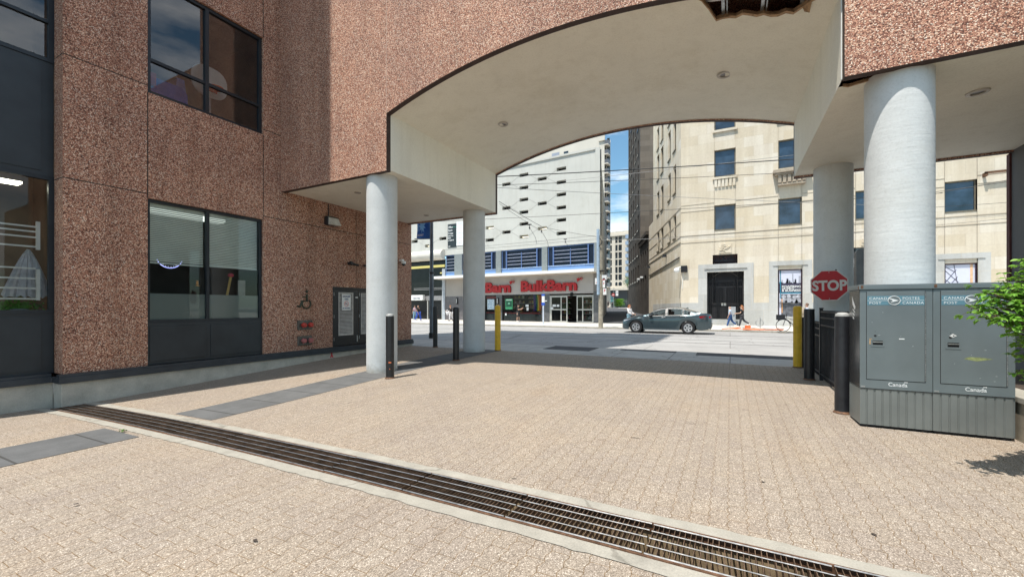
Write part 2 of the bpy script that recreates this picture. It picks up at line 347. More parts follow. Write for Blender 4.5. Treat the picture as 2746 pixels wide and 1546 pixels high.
SLATE = concrete('dark_slab', (.13,.13,.13), (1.6,.72), .25, 3, False)
BORD = concrete('concrete_border', (.36,.335,.285), None, .22, 5, True)
SKIN = plain('skin', (.52,.32,.23), .55, 0, .06, 10)
SKIND = plain('tanned_skin', (.38,.21,.14), .55, 0, .06, 10)
def cloth(n, c): return plain(n, c, .85, 0, .15, 14, .2)
# ================================================================ GROUND AND PAVING (the setting)
def sm(t): t = min(1, max(0, t)); return t*t*(3-2*t)
def gz(x, y):
    a = .13*(1-sm((y-2.4)/7.2)); c = min(1, max(0, 1-(y-2.7)/9.2)); b = .0021*x*x if x < 0 else 0
    return .03-a-b*c
def sheet(name, x0, x1, y0, y1, st, mt, dz=0.0, fn=gz, mb=None):
    m = mb or MB(); nx = max(1, int(round((x1-x0)/st))); ny = max(1, int(round((y1-y0)/st))); b = len(m.v)
    for j in range(ny+1):
        for i in range(nx+1):
            x = x0+(x1-x0)*i/nx; y = y0+(y1-y0)*j/ny; m.v.append((x, y, fn(x, y)+dz))
    for j in range(ny):
        for i in range(nx):
            q = b+j*(nx+1)+i; m.f.append((q, q+1, q+nx+2, q+nx+1)); m.m.append(0)
    return None if mb else m.build(name, mt, smooth=True)
g = MB(); g.quad((-400,-200,-.9),(400,-200,-.9),(400,600,-.9),(-400,600,-.9)); struct(g.build('ground', ASPH))
m = MB(); sheet('', -13, 14, -14, 2.60, .5, PAV, mb=m); sheet('', -13, 14, 3.14, 11.8, .3, PAV, mb=m); struct(m.build('paving', PAV, smooth=True))
# dark slab strip running under the left columns
m = MB()
for (ya, yb) in ((-14, 2.46), (3.28, 11.8)): sheet('', -7.62, -6.6, ya, yb, .3, SLATE, dz=.005, mb=m)
struct(m.build('dark_paving_strip', SLATE, smooth=True))
flat = lambda x, y: .03
m = MB(); m.box(-120, 120, 11.8, 14.1, -.3, .03); struct(m.build('pavement', SIDEW))
m = MB(); m.box(-120, 120, 14.1, 14.28, -.3, .022); m.box(-120, 120, 27.35, 27.5, -.3, .09); struct(m.build('kerb', BORD))
m = MB(); m.box(-160, 160, 14.28, 27.35, -.4, -.005); struct(m.build('road', ROAD))
# streetcar rails and asphalt patches let into the road
m = MB()
for y in (18.2, 19.7, 22.0, 23.5): m.box(-120, 120, y, y+.07, -.02, .0)
struct(m.build('streetcar_rail', plain('rail_steel', (.12,.115,.11), .4, .6)))
m = MB()
for (x0,x1,y0,y1) in ((-5.6,-4.0,12.9,14.1),(-.9,1.6,13.35,14.1),(-3.2,-1.5,13.75,14.1)): m.prism_z([(x0,y0),(x1,y0),(x1,y1),(x0,y1)], -.02, .036)
struct(m.build('asphalt_patch', ASPH))
# far pavement, and the lane that climbs away between the far buildings
m = MB(); m.box(-120, 120, 27.5, 60, -.3, .07); struct(m.build('far_pavement', FARW))
LD = (-.303, .953)          # direction of the lane
def lz(x, y): return .085+max(0, (y-36))*.0165
m = MB(); nseg = 14
for i in range(nseg+1):
    s = i*6.0; c = (-10.5+LD[0]*s, 34.5+LD[1]*s); e = (-3.3+LD[0]*s, 34.5+LD[1]*s)
    m.v += [(c[0]-2, c[1], lz(*c)), (e[0]+.6, e[1], lz(*e))]
for i in range(nseg): m.f.append((2*i, 2*i+1, 2*i+3, 2*i+2)); m.m.append(0)
struct(m.build('lane', ASPH, smooth=True))
m = MB(); m.box(-150, 120, 96, 300, -.3, 1.15); struct(m.build('far_ground', FARW))

# ================================================================ TRENCH DRAIN
td = thing('trench_drain', 'long rusty steel grating drain with pale concrete edges crossing the paving', 'drain', (0,0,0))
XD0, XD1 = -10.4, 2.6
m = MB()
def strip(m, ya, yb, dz, jag, side):
    n = 160; b = len(m.v)
    for i in range(n+1):
        x = XD0-.4+(XD1-XD0+.8)*i/n; j = (random.random()-.5)*jag
        p = (ya+(j if side < 0 else 0), yb+(j if side > 0 else 0))
        m.v += [(x, p[0], gz(x, p[0])+dz), (x, p[1], gz(x, p[1])+dz)]
    for i in range(n): q = b+2*i; m.f.append((q, q+2, q+3, q+1)); m.m.append(0)
strip(m, 2.53, 2.66, .006, .022, -1); strip(m, 3.09, 3.22, .006, .022, 1)
m.build('concrete_border', BORD, td, True)
m = MB()
for i in range(40):
    x0 = XD0+(XD1-XD0)*i/40; x1 = XD0+(XD1-XD0)*(i+1)/40; z0, z1 = gz(x0,2.8), gz(x1,2.8)
    m.quad((x0,2.66,z0+.01),(x1,2.66,z1+.01),(x1,2.66,z1-.42),(x0,2.66,z0-.42)); m.quad((x0,3.09,z0-.42),(x1,3.09,z1-.42),(x1,3.09,z1+.01),(x0,3.09,z0+.01))
    m.quad((x0,2.66,z0-.42),(x1,2.66,z1-.42),(x1,3.09,z1-.42),(x0,3.09,z0-.42))
for x, f in ((XD0, 1), (XD1, -1)): m.quad((x,2.66,gz(x,2.8)-.42),(x,3.09,gz(x,2.8)-.42),(x,3.09,gz(x,2.8)+.01),(x,2.66,gz(x,2.8)+.01))
m.build('channel', plain('wet_channel', (.24,.18,.11), .6, 0, .5, 6, .4), td)
for (ya, yb) in ((2.655, 2.672), (3.078, 3.095)):
    m = MB()
    for i in range(40):
        x0 = XD0+(XD1-XD0)*i/40; x1 = XD0+(XD1-XD0)*(i+1)/40; z0, z1 = gz(x0,2.8)+.014, gz(x1,2.8)+.014
        m.add([(x0,ya,z0-.06),(x1,ya,z1-.06),(x1,yb,z1-.06),(x0,yb,z0-.06),(x0,ya,z0),(x1,ya,z1),(x1,yb,z1),(x0,yb,z0)], [(0,3,2,1),(4,5,6,7),(0,1,5,4),(2,3,7,6)])
    m.build('edge_frame', RUST, td)
GS = plain('grating_steel', (.30,.29,.28), .42, .75, .35, 20, .2); GR = plain('grating_bar_rust', (.20,.13,.085), .55, .55, .5, 9, .3)
xx = XD0; k = 0
while xx < XD1-.2:
    ln = .98 if k % 5 else 1.02; x1 = min(xx+ln, XD1); m = MB(); tilt = (random.random()-.5)*.006; off = random.random()*.008
    n = int((x1-xx-.01)/.034)
    for i in range(n):
        x = xx+.006+i*.034; z = gz(x,2.8)+.008+tilt*(i/n); lean = random.gauss(0, .0025)
        m.add([(x,2.674,z-.038),(x+.004,2.674,z-.038),(x+.004,3.076,z-.038),(x,3.076,z-.038),(x+lean,2.674,z),(x+.004+lean,2.674,z),(x+.004+lean,3.076,z),(x+lean,3.076,z)],
              [(0,3,2,1),(4,5,6,7),(0,1,5,4),(1,2,6,5),(2,3,7,6),(3,0,4,7)], 1)
    for j in range(5):
        y = 2.682+j*.0965+(.001 if j else 0)
        m.tube([(xx+.003, y, gz(xx,2.8)+.011+off), (x1-.006, y, gz(x1,2.8)+.011+off+tilt)], .0042 if 0 < j < 4 else .006, 5, 0)
    m.build('grate_panel', [GS, GR], td); xx = x1+.004; k += 1
# little weed at the near end of the drain
m = MB(); c0 = on_z(327, 1165, gz(-8,2.4))
for i in range(46):
    a = random.random()*6.28; r = random.random()*.06; h = .01+random.random()*.03; x, y = c0.x+math.cos(a)*r, c0.y+math.sin(a)*r*.6; z = gz(x,y)+h
    d = .012; b_ = random.random()*3; m.quad((x,y,z),(x+d*math.cos(b_),y+d*math.sin(b_),z+.006),(x+d*1.6*math.cos(b_+.4),y+d*1.6*math.sin(b_+.4),z+.002),(x+d*math.cos(b_+.9),y+d*math.sin(b_+.9),z-.003))
tag(m.build('weed', plain('weed_leaf', (.12,.28,.03), .6)), 'small bright green weed sprouting beside the drain edge', 'weed')

# ================================================================ LEFT BUILDING
L = Frame(-10.45, 0, 90); L2 = Frame(-10.84, 0, 90)
lb = thing('aggregate_building', 'tall reddish pebble clad building with dark framed windows on the left', 'building'); L.put(lb)
def LX(px): return L.X(px)
def LZ(px, py): return L.p(px, py)[1]
XC = 2.82; XE = LX(1103)            # near corner and far end
zl = (LZ(160, 1001)+LZ(1100, 910))/2  # ledge top
W0, W1 = LX(396), LX(706)
zt = LZ(396, 530); zg0 = LZ(396, 859); zu0 = LZ(396, 247); 
D0, D1 = LX(892), LX(995); zd1 = LZ(892, 768)
TOP = 26.0
m = MB()
m.wall(XC, XE, zl, TOP, [(W0, W1, zl-.01, zt), (W0, W1, zu0, zu0+2.45), (D0, D1, zl-.01, zd1)], .16)
m.quad((XC,.39,zl),(XC,0,zl),(XC,0,TOP),(XC,.39,TOP))                       # narrow return at the corner
m.quad((XE,0,-.2),(XE,6,-.2),(XE,6,TOP),(XE,0,TOP))
m.quad((XC,0,TOP),(XE,0,TOP),(XE,6,TOP),(XC,6,TOP)); m.quad((.5,.39,TOP),(XC,.39,TOP),(XC,6,TOP),(.5,6,TOP))
m.quad((.5,6,-.5),(.5,.39,-.5),(.5,.39,TOP),(.5,6,TOP)); m.quad((.5,6,-.5),(XE,6,-.5),(XE,6,TOP),(.5,6,TOP))
zr = L2.p(100, 478)[1]; zs = L2.p(100, 835)[1]
m.wall(.5, XC, 8.6, TOP, [], .1, y=.39)
m.build('wall', PEB, lb)
# joints between the cladding panels
m = MB(); jz = [LZ(396, 519), LZ(396, 229)]
for z in jz:
    for (a, b_) in ((XC, W0), (W1, XE)): m.box(a, b_, -.0015, .01, z-.009, z+.009)
    m.box(XC-.0015, XC+.01, 0, .39, z-.009, z+.009)
for a in (W0, W1): m.box(a-.009, a+.009, -.0015, .01, zt, zu0); m.box(a-.009, a+.009, -.0015, .01, zu0+2.45, TOP)
j3 = LX(955); m.box(j3-.008, j3+.008, -.0015, .01, zd1, 4.45)
m.build('panel_joints', plain('joint_sealant', (.035,.025,.02), .8), lb)
# plinth and ledge
m = MB(); m.box(XC-.03, XE+.02, -.04, .2, -.6, zl-.16); m.box(.5, XC-.031, .33, .5, -.6, zl-.16)
m.box(XC-.03, XC+.05, .201, .329, -.6, zl-.16)
bevel(m.build('plinth', PLI, lb), .008)
m = MB(); m.box(XC-.07, XE+.03, -.09, .05, zl-.159, zl-.05); m.box(XC-.06, XE+.025, -.065, .06, zl-.05, zl); m.box(.5, XC-.07, .28, .45, zl-.159, zl-.05); m.box(.5, XC-.06, .31, .45, zl-.05, zl)
m.box(XC-.069, XC+.02, .051, .279, zl-.158, zl-.051)
m.build('ledge', LEDG, lb)
def win(fr_parent, a0, a1, z0, z1, mulls=(), trans=(), y=.06, fw=.06, gm=GLS, fm=FRAM, name='window', gname='pane', depth=.08):
    w = MB(); w.box(a0, a0+fw, y, y+depth, z0, z1); w.box(a1-fw, a1, y, y+depth, z0, z1); w.box(a0+fw, a1-fw, y, y+depth, z1-fw, z1); w.box(a0+fw, a1-fw, y, y+depth, z0, z0+fw)
    xs = [a0+fw]+sorted(mulls)+[a1-fw]
    for q in mulls: w.box(q-fw/2, q+fw/2, y-.01, y+depth, z0+fw+.001, z1-fw-.001)
    for q in trans:
        pr = a0+fw
        for e in sorted(mulls)+[a1-fw]:
            w.box(pr+.001, (e-fw/2 if e in mulls else e)-.001, y+.004, y+depth-.004, q-fw*.4, q+fw*.4); pr = e+fw/2
    f = w.build(name, fm, fr_parent)
    p = MB(); p.quad((a0+fw*.5, y+depth*.6, z0+fw*.5), (a1-fw*.5, y+depth*.6, z0+fw*.5), (a1-fw*.5, y+depth*.6, z1-fw*.5), (a0+fw*.5, y+depth*.6, z1-fw*.5)); p.build(gname, gm, f)
    return f
WM = LX(561)
# lower window: panes above, dark spandrels below
lw = win(lb, W0, W1, zg0-.05, zt, (WM,), (), gm=GLS)
m = MB(); m.box(W0, W1, .05, .12, zl, zg0-.051)
for (a, b_) in ((W0+.05, WM-.05), (WM+.05, W1-.05)): m.box(a, b_, .035, .0495, zl+.07, zg0-.12)
bevel(m.build('spandrel', SPAN, lb), .006)
BL = plain('blind_slats', (.80,.88,.84), .5, 0, .08, 3)
for (a, b_, px, py) in ((W0+.06, WM-.04, 440, 702), (WM+.04, W1-.06, 640, 716)):
    zb_ = LZ(px, py); m = MB(); z = zt-.10
    m.box(a, b_, .17, .21, zt-.1, zt-.06)
    while z > zb_: m.add([(a,.172,z+.015),(b_,.172,z+.015),(b_,.186,z-.014),(a,.186,z-.014)], [(0,3,2,1)]); z -= .038
    m.box(a, b_, .172, .205, zb_-.03, zb_); m.build('venetian_blind', BL, lw)
m = MB(); zf = LZ(420, 786); m.quad((W0+.06,.117,zg0),(W1-.06,.117,zg0),(W1-.06,.117,zf),(W0+.06,.117,zf)); m.build('frosted_film', FROST, lw)
# upper window
uz1 = zu0+2.45; UT = LZ(396, 152)
uw = win(lb, W0, W1, zu0, uz1, (LX(559),), (UT,), gm=GLSU, fw=.075)
# rooms behind the glass
def room(a0, a1, z0, z1, y0, y1, mt, name='room'):
    m = MB(); m.quad((a0,y1,z0),(a1,y1,z0),(a1,y1,z1),(a0,y1,z1)); m.quad((a0,y0,z0),(a0,y1,z0),(a0,y1,z1),(a0,y0,z1)); m.quad((a1,y1,z0),(a1,y0,z0),(a1,y0,z1),(a1,y1,z1))
    m.quad((a0,y0,z1),(a0,y1,z1),(a1,y1,z1),(a1,y0,z1)); m.quad((a0,y0,z0),(a1,y0,z0),(a1,y1,z0),(a0,y1,z0)); return m.build(name, mt, lb)
room(W0-.4, W1+.4, zl, zt+.1, .165, 3.6, ROOM); room(W0-.4, W1+.4, zu0-.6, uz1+.4, .165, 3.8, ROOMB)
m = MB(); m.box(W0+.5, W0+2.1, 1.2, 1.5, zt-.03, zt+.05); m.build('ceiling_light', emit('office_light', (.9,1,.92), 1.2), lb)
# recessed shopfront at the far left
m = MB(); SP = .5
m.box(SP, XC-.001, .42, .47, zl, zs-.04); m.box(SP, XC-.16, .405, .4195, zl+.07, zs-.1); m.build('shopfront_spandrel', SPAN, lb); m = MB(); m.box(SP, XC-.001, .42, .47, zr+.08, L2.p(100, 155)[1]-.0)
z2 = L2.p(100, 155)[1]; m.box(SP, XC-.16, .405, .4195, zr+.16, z2-.09)
m.build('shopfront_spandrel', SPAN, lb)
def win2(z0, z1, tr): 
    f = win(lb, SP, XC-.001, z0, z1, (), tr, y=.40, gm=GLS if z0 < 2 else GLSU, fw=.07); return f
rw = win2(zs-.04, zr+.08, ()); win2(z2, 8.6, (L2.p(100, 45)[1],))
m = MB()
for a, b_ in ((SP-.2, XC+.3),): m.quad((a,2.8,zl),(b_,2.8,zl),(b_,2.8,8.5),(a,2.8,8.5)); m.quad((a,.5,z2-.05),(a,2.8,z2-.05),(b_,2.8,z2-.05),(b_,.5,z2-.05)); m.quad((b_,2.8,zl),(b_,.5,zl),(b_,.5,8.5),(b_,2.8,8.5)); m.quad((a,.5,zl),(b_,.5,zl),(b_,2.8,zl),(a,2.8,zl)); m.quad((a,.5,8.5),(a,2.8,8.5),(b_,2.8,8.5),(b_,.5,8.5)); m.quad((a,.5,zl),(a,2.8,zl),(a,2.8,8.5),(a,.5,8.5))
m.build('room', ROOMB, lb)
m = MB(); a_, zc_ = L2.p(90, 492, .7); m.box(.6, XC-.25, 1.0, 1.25, zc_-.06, zc_-.02); m.build('ceiling_light', emit('shop_light', (1,.97,.78), 5), lb)
# bars with uprights behind the far-left pane
sh = thing('window_rack', 'white horizontal rails with uprights behind the far left pane', 'rack'); L2.put(sh)
m = MB()
for py in (609, 622, 637, 662, 720, 747, 773, 801): _a, z = L2.p(100, py, .12); m.box(.6, XC-.2, .115, .13, z-.014, z+.014)
m.build('rail', WHT, sh)
for (p0, p1) in ((595, 670), (722, 805)): m = MB(); m.box(XC-.2, XC-.15, .10, .135, L2.p(106, p1, .12)[1], L2.p(106, p0, .12)[1]); m.build('upright', WHT, sh)
# towel hanging in that window
m = MB(); pk = L2.p(78, 668, .3); bt = L2.p(76, 790, .3); n = 14; rows = 8; b0 = 0
for j in range(rows+1):
    f = j/rows; wd = .02+.30*f**.8
    for i in range(n+1): s = i/n*2-1; m.v.append((pk[0]+s*wd, .34+.035*math.sin(i*1.9)*(.2+f), pk[1]+(bt[1]-pk[1])*f-(.06*abs(math.sin(i*1.3)) if j == rows else 0)))
for j in range(rows):
    for i in range(n): q = j*(n+1)+i; m.f.append((q, q+n+1, q+n+2, q+1)); m.m.append(0)
o = m.build('towel', cloth('towel_cloth', (.55,.56,.62)), None, True); L2.put(o); tag(o, 'pale grey towel hanging by its corner behind the far left pane', 'towel')
# potted plant in the shop
m = MB()
for i in range(260):
    a = random.random()*6.28; c = L2.p(60, 832, .5); x = c[0]+random.gauss(0,.14); z = c[1]+random.gauss(.06,.06); y = .6+random.random()*.2; d = .035
    m.quad((x,y,z),(x+d*math.cos(a),y,z+d*math.sin(a)),(x+d*1.5*math.cos(a+.4),y+.01,z+d*1.5*math.sin(a+.4)),(x+d*math.cos(a+1),y,z+d*math.sin(a+1)))
o = m.build('foliage', plain('shop_leaf', (.10,.25,.04), .5)); pp = thing('potted_plant', 'leafy green plant low behind the far left shop pane', 'plant'); L2.put(pp); o.parent = pp
m = MB(); m.lathe([(.001,0),(.10,0),(.13,.2),(.12,.2),(.001,.19)], (L2.p(60,840,.5)[0], .7, zs-.15)); m.build('pot', plain('pot_clay', (.3,.32,.34), .6), pp, True)
# things in the two office windows
def put_in(name, lab, cat): t_ = thing(name, lab, cat); L.put(t_); return t_
t_ = put_in('toy_basketball_hoop', 'white toy basketball backboard with orange rim behind upper window', 'toy hoop')
m = MB(); c = L.p(560, 222, .45); e1 = L.p(515, 215, .45); e2 = L.p(612, 262, .45); hw = (e2[0]-e1[0])/2; pts = []
for i in range(24):
    a = 2*math.pi*i/24; ca, sa = math.cos(a), math.sin(a); pts.append((c[0]+.02+hw*math.copysign(abs(ca)**.7, ca), c[1]+.02+.36*math.copysign(abs(sa)**.8, sa)))
m.prism_y(pts, .44, .48); bevel(m.build('backboard', WHT, t_), .008)
m = MB(); n = 20; m.tube([(c[0]+.06+.15*math.cos(2*math.pi*i/n), .28+.15*math.sin(2*math.pi*i/n), c[1]-.14) for i in range(n+1)], .02, 8); m.box(c[0]-.04,c[0]+.16,.40,.438,c[1]-.2,c[1]-.08); m.build('rim', plain('orange_plastic', (.75,.09,.02), .4), t_, True)
m = MB(); m.tube([(c[0]+.02,.5,c[1]-.3),(c[0]+.02,.5,zu0-.4)], .05, 10); m.build('post', plain('grey_plastic', (.3,.3,.33), .4), t_)
t_ = put_in('toy_playhouse', 'blue plastic toy playhouse in the lower left of the upper window', 'toy')
BLU = plain('blue_plastic', (.015,.07,.42), .35); a0, z0 = L.p(402, 225, .4); a1, z1 = L.p(500, 218, .4)
m = MB(); m.prism_y([(a0,zu0-.3),(a0+.7,zu0-.3),(a0+.66,z0+.05),(a0+.55,z0+.16),(a0+.1,z0+.16),(a0,z0+.05)], .35, .42); m.build('front_wall', BLU, t_)
m = MB(); m.prism_y([(a1-.25,zu0-.3),(a1+.12,zu0-.3),(a1-.02,z1+.02),(a1-.16,z1+.02)], .45, .95); m.build('slide', plain('light_blue_plastic', (.06,.16,.55), .35), t_)
m = MB(); m.box(a0-.2,a0+.07,.3,.345,z0-.05,z0+.22); m.build('red_panel', plain('red_plastic', (.5,.03,.02), .4), t_)
t_ = put_in('neon_sign', 'curved blue white neon tube showing just below the office blind', 'neon sign'); c = L.p(455, 695, .45); n = 40
m = MB(); m.tube([(c[0]+.24*math.cos(2*math.pi*i/n),.45,c[1]+.05+.24*math.sin(2*math.pi*i/n)) for i in range(22, 39)], .009, 6); m.build('tube', emit('neon', (.4,.45,1), 1.4), t_)
BE = emit('bulb', (.8,.85,1), 1.2)
for i in range(15, 25): a = 2*math.pi*i/26; m = MB(); m.ball((c[0]+.21*math.cos(a),.45,c[1]+.05+.21*math.sin(a)), .008, 4); m.build('bulb', BE, t_)
t_ = put_in('giant_match', 'oversized wooden matchstick with pink head leaning in the right office pane', 'decoration')
p0 = L.p(607, 790, .4); p1 = L.p(619, 742, .4); m = MB(); m.tube([(p0[0],.4,p0[1]-.1),(p1[0],.4,p1[1])], .03, 4); m.build('stick', plain('pine', (.62,.42,.14), .6), t_)
m = MB(); m.ball((p1[0],.4,p1[1]+.04), .06, 8, (1.15,1,.85)); m.build('head', plain('pink_head', (.55,.06,.10), .6), t_, True)
t_ = put_in('office_chair', 'white office chair back seen through the frosted film', 'chair')
a0, z0 = L.p(512, 846, .3); a1, z1 = L.p(543, 816, .3); m = MB(); m.box(a0,a1,.135,.19,z0-.02,z1); bevel(m.build('backrest', emit('x',(1,1,1),0) if False else plain('cream_vinyl', (.75,.78,.66), .5), t_), .03, 3)
m = MB(); m.box(a0+.05,a1-.05,.2,.6,z0-.12,z0-.05); m.tube([((a0+a1)/2,.4,z0-.12),((a0+a1)/2,.4,zl)], .03); m.build('seat', FRAM, t_)
t_ = put_in('orange_ornament', 'small orange ornament on the dark sill between blind and film', 'ornament'); c = L.p(529, 760, .4)
m = MB(); m.ball((c[0],.4,c[1]), .035, 8, (.8,.8,1)); m.ball((c[0],.4,c[1]+.05), .025, 8); m.box(c[0]-.03,c[0]+.03,.37,.43,c[1]-.06,c[1]-.035); o = m.build('body', plain('orange_glaze', (.8,.3,.05), .3), t_, True)
m = MB(); c = L.p(643, 778, .5); m.box(c[0]-.09,c[0]+.09,.42,.425,c[1]-.16,c[1]+.25); o = m.build('notice', plain('paper_dim', (.35,.34,.33), .8)); L.put(o); tag(o, 'pale paper notice behind the oversized match in right office pane', 'notice')

# louvred gas cabinet doors set into the wall
dd = MB(); fw = .05; dm = LX(964)
gd = dd.box(D0, D0+fw, .01, .14, zl, zd1).box(D0+fw, D1, .01, .14, zd1-fw, zd1).build('door_frame', BLK, lb)
zdl = zl+.01
for (a0, a1, pl, pr) in ((D0+fw+.005, dm-.005, 911, 949), (dm+.005, D1+.3, 971, 1010)):
    m = MB(); l0, l1 = LX(pl), LX(pr); lt, lbz = LZ(911, 784), LZ(911, 899)
    m.wall(a0, a1, zdl, zd1-fw-.006, [(l0, l1, lbz, lt)], .04, y=.045); dr = m.build('door', BLK, lb)
    m = MB(); fr_ = .02; m.box(l0-.01,l0+fr_,.035,.06,lbz-.01,lt+.01); m.box(l1-fr_,l1+.01,.035,.06,lbz-.01,lt+.01); m.box(l0+fr_,l1-fr_,.035,.06,lt-fr_,lt+.01); m.box(l0+fr_,l1-fr_,.035,.06,lbz-.01,lbz+fr_*1.5)
    n = 30
    for i in range(n):
        z = lbz+fr_+(lt-lbz-2*fr_)*(i+.5)/n; h = (lt-lbz)/n*.33; m.add([(l0+fr_,.04,z-h),(l1-fr_,.04,z-h),(l1-fr_,.058,z+h),(l0+fr_,.058,z+h)], [(0,1,2,3)])
    m.build('louvre', plain('louvre_paint', (.50,.47,.44), .5), dr)
    m = MB(); m.quad((l0,.075,lbz),(l1,.075,lbz),(l1,.075,lt),(l0,.075,lt)); m.build('louvre_backing', DARK, dr)
    for f in (.12, .5, .88): z = zdl+(zd1-zdl)*f; m = MB(); m.tube([(a0+.02,.035,z-.05),(a0+.02,.035,z+.05)], .009, 8); m.build('hinge', STEEL, dr)
    if pl == 911: m = MB(); m.box(a1-.07,a1-.04,.025,.044,zdl+.08,zdl+.28); m.box(a1-.13,a1-.02,.03,.044,LZ(955,797)-.02,LZ(955,797)+.02); m.build('bolt', STEEL, dr)
sg = thing('gas_warning_sign', 'white DANGER GAS no smoking sign fixed on the left louvred door', 'sign'); L.put(sg)
s0, s1 = LX(918.5), LX(942); st_, sb_ = LZ(918, 787.5), LZ(918, 831.5); sw = s1-s0; shh = st_-sb_
m = MB(); m.box(s0, s1, .022, .030, sb_, st_); bevel(m.build('plate', WHT, sg), .003)
NAV = plain('navy_ink', (.01,.04,.16), .5); REDI = plain('red_ink', (.55,.02,.03), .5)
cxm = (s0+s1)/2
text_xz('lettering', 'DANGER', shh*.15, cxm, .0205, st_-shh*.2, NAV, sg, .001, .002, 'CENTER', .95); text_xz('lettering', 'GAS', shh*.15, cxm, .0205, st_-shh*.36, NAV, sg, .001, .002, 'CENTER')
text_xz('lettering', 'NO SMOKING', shh*.09, cxm, .0205, sb_+shh*.1, NAV, sg, .001, .001, 'CENTER')
m = MB(); r_ = shh*.155; zc_ = sb_+shh*.40; m.tube([(cxm+r_*math.cos(2*math.pi*i/24), .0205, zc_+r_*math.sin(2*math.pi*i/24)) for i in range(25)], .006, 4); m.tube([(cxm-r_*.7,.0205,zc_+r_*.7),(cxm+r_*.7,.0205,zc_-r_*.7)], .005, 4); m.build('prohibition_ring', REDI, sg)
m = MB(); m.box(cxm-r_*.7,cxm+r_*.5,.0205,.0215,zc_-.01,zc_+.01); m.build('cigarette_mark', NAV, sg)
# painted wheelchair symbol
wc = thing('wheelchair_symbol', 'faded grey green wheelchair access symbol on the pebble wall', 'symbol'); L.put(wc)
WG = plain('weathered_bronze', (.05,.055,.035), .6, .3); c = L.p(821, 814); r_ = .13
m = MB(); m.tube([(c[0]+r_*math.cos(R(a)),-.012,c[1]+r_*math.sin(R(a))) for a in range(150, 420, 15)], .022, 6); m.build('wheel', WG, wc, True)
m = MB(); m.ball((c[0]+.01,-.012,c[1]+.34), .042, 8, (1,.5,1)); m.tube([(c[0]+.01,-.012,c[1]+.27),(c[0]+.02,-.012,c[1]+.08),(c[0]-.14,-.012,c[1]+.07),(c[0]-.2,-.012,c[1]-.09),(c[0]-.28,-.012,c[1]-.06)], .028, 6); m.tube([(c[0]+.01,-.012,c[1]+.19),(c[0]-.12,-.012,c[1]+.19)], .018, 6); m.build('seated_figure', WG, wc, True)
# fire department connections
REDP = plain('red_cap', (.50,.045,.03), .45, 0, .2, 20); REDF = plain('faded_red_cap', (.42,.13,.12), .6, 0, .2, 20)
for (y0, y1, rm, lab) in ((859, 884, REDP, 'upper steel plate with two bright red hose connection caps'), (901, 927, REDF, 'lower steel plate with two faded red hose connection caps')):
    t_ = thing('hose_connection', lab, 'hose connection', group='hose connections on the pebble wall'); L.put(t_)
    a0, a1 = LX(797), LX(836); z1, z0 = LZ(797, y0), LZ(797, y1); m = MB(); m.box(a0, a1, -.03, .01, z0, z1); bevel(m.build('plate', plain('weathered_plate', (.13,.125,.11), .5, .6, .3), t_), .02 if y0 > 900 else .004)
    for px in (810, 828):
        cx_ = LX(px); cz = (z0+z1)/2; m = MB(); m.lathe([(.001,-.14),(.05,-.14),(.062,-.125),(.062,-.08),(.05,-.075),(.05,-.03),(.001,-.03)], (cx_,0,cz), 16, 'y')
        for k in range(3): a = k*2.09; m.tube([(cx_+.055*math.cos(a),-.1,cz+.055*math.sin(a)),(cx_+.085*math.cos(a),-.1,cz+.085*math.sin(a))], .012, 6)
        m.build('cap', rm, t_, True)
# red mark sprayed on the plinth
m = MB(); c = L.p(887, 948); 
for s in (-1, 1): m.prism_y([(c[0]-.04*s-.02, c[1]-.11),(c[0]-.04*s+.02,c[1]-.11),(c[0]+.045*s+.015,c[1]+.12),(c[0]+.045*s-.02,c[1]+.12)][::1], -.044-.001*s, -.0405)
o = m.build('spray_mark', REDI); L.put(o); tag(o, 'small red cross sprayed on the concrete plinth below the door', 'spray mark')
# flood light under the soffit
t_ = thing('floodlight', 'boxy dark floodlight with white lens high on the pebble wall', 'light'); L.put(t_); c = L.p(884, 594)
m = MB(); m.prism_y([(0,0)]*0 or [(c[0]-.2,c[1]-.13),(c[0]+.2,c[1]-.13),(c[0]+.2,c[1]+.13),(c[0]-.2,c[1]+.13)], -.16, -.005); bevel(m.build('housing', BLKW, t_), .03)
m = MB(); m.add([(c[0]-.17,-.30,c[1]-.13),(c[0]+.17,-.30,c[1]-.13),(c[0]+.17,-.17,c[1]+.09),(c[0]-.17,-.17,c[1]+.09),(c[0]-.17,-.163,c[1]-.13),(c[0]+.17,-.163,c[1]-.13)], [(0,1,2,3),(0,4,5,1),(0,3,4),(1,5,2)]); m.build('lens', plain('prismatic_lens', (.62,.62,.58), .25), t_)
m = MB(); m.tube([(c[0]-.05,-.02,c[1]+.13),(c[0]-.06,-.02,4.46)], .013); m.build('conduit', BLKW, t_)
# horn and bracket behind the left column
t_ = thing('alarm_horn', 'small dark corroded alarm horn on the wall left of the white column', 'alarm'); L.put(t_); c = L.p(935, 706)
m = MB(); m.lathe([(.001,-.16),(.05,-.16),(.07,-.1),(.05,-.05),(.045,0)], (c[0],0,c[1]), 12, 'y'); m.build('bell', BLKW, t_, True)
m = MB(); m.tube([(c[0]-.03,-.09,c[1]),(c[0]+.32,-.06,c[1]-.03)], .035); m.tube([(c[0]+.55,-.06,c[1]-.02),(c[0]+.75,-.06,c[1]-.02)], .035); m.build('pipe', BLKW, t_, True)
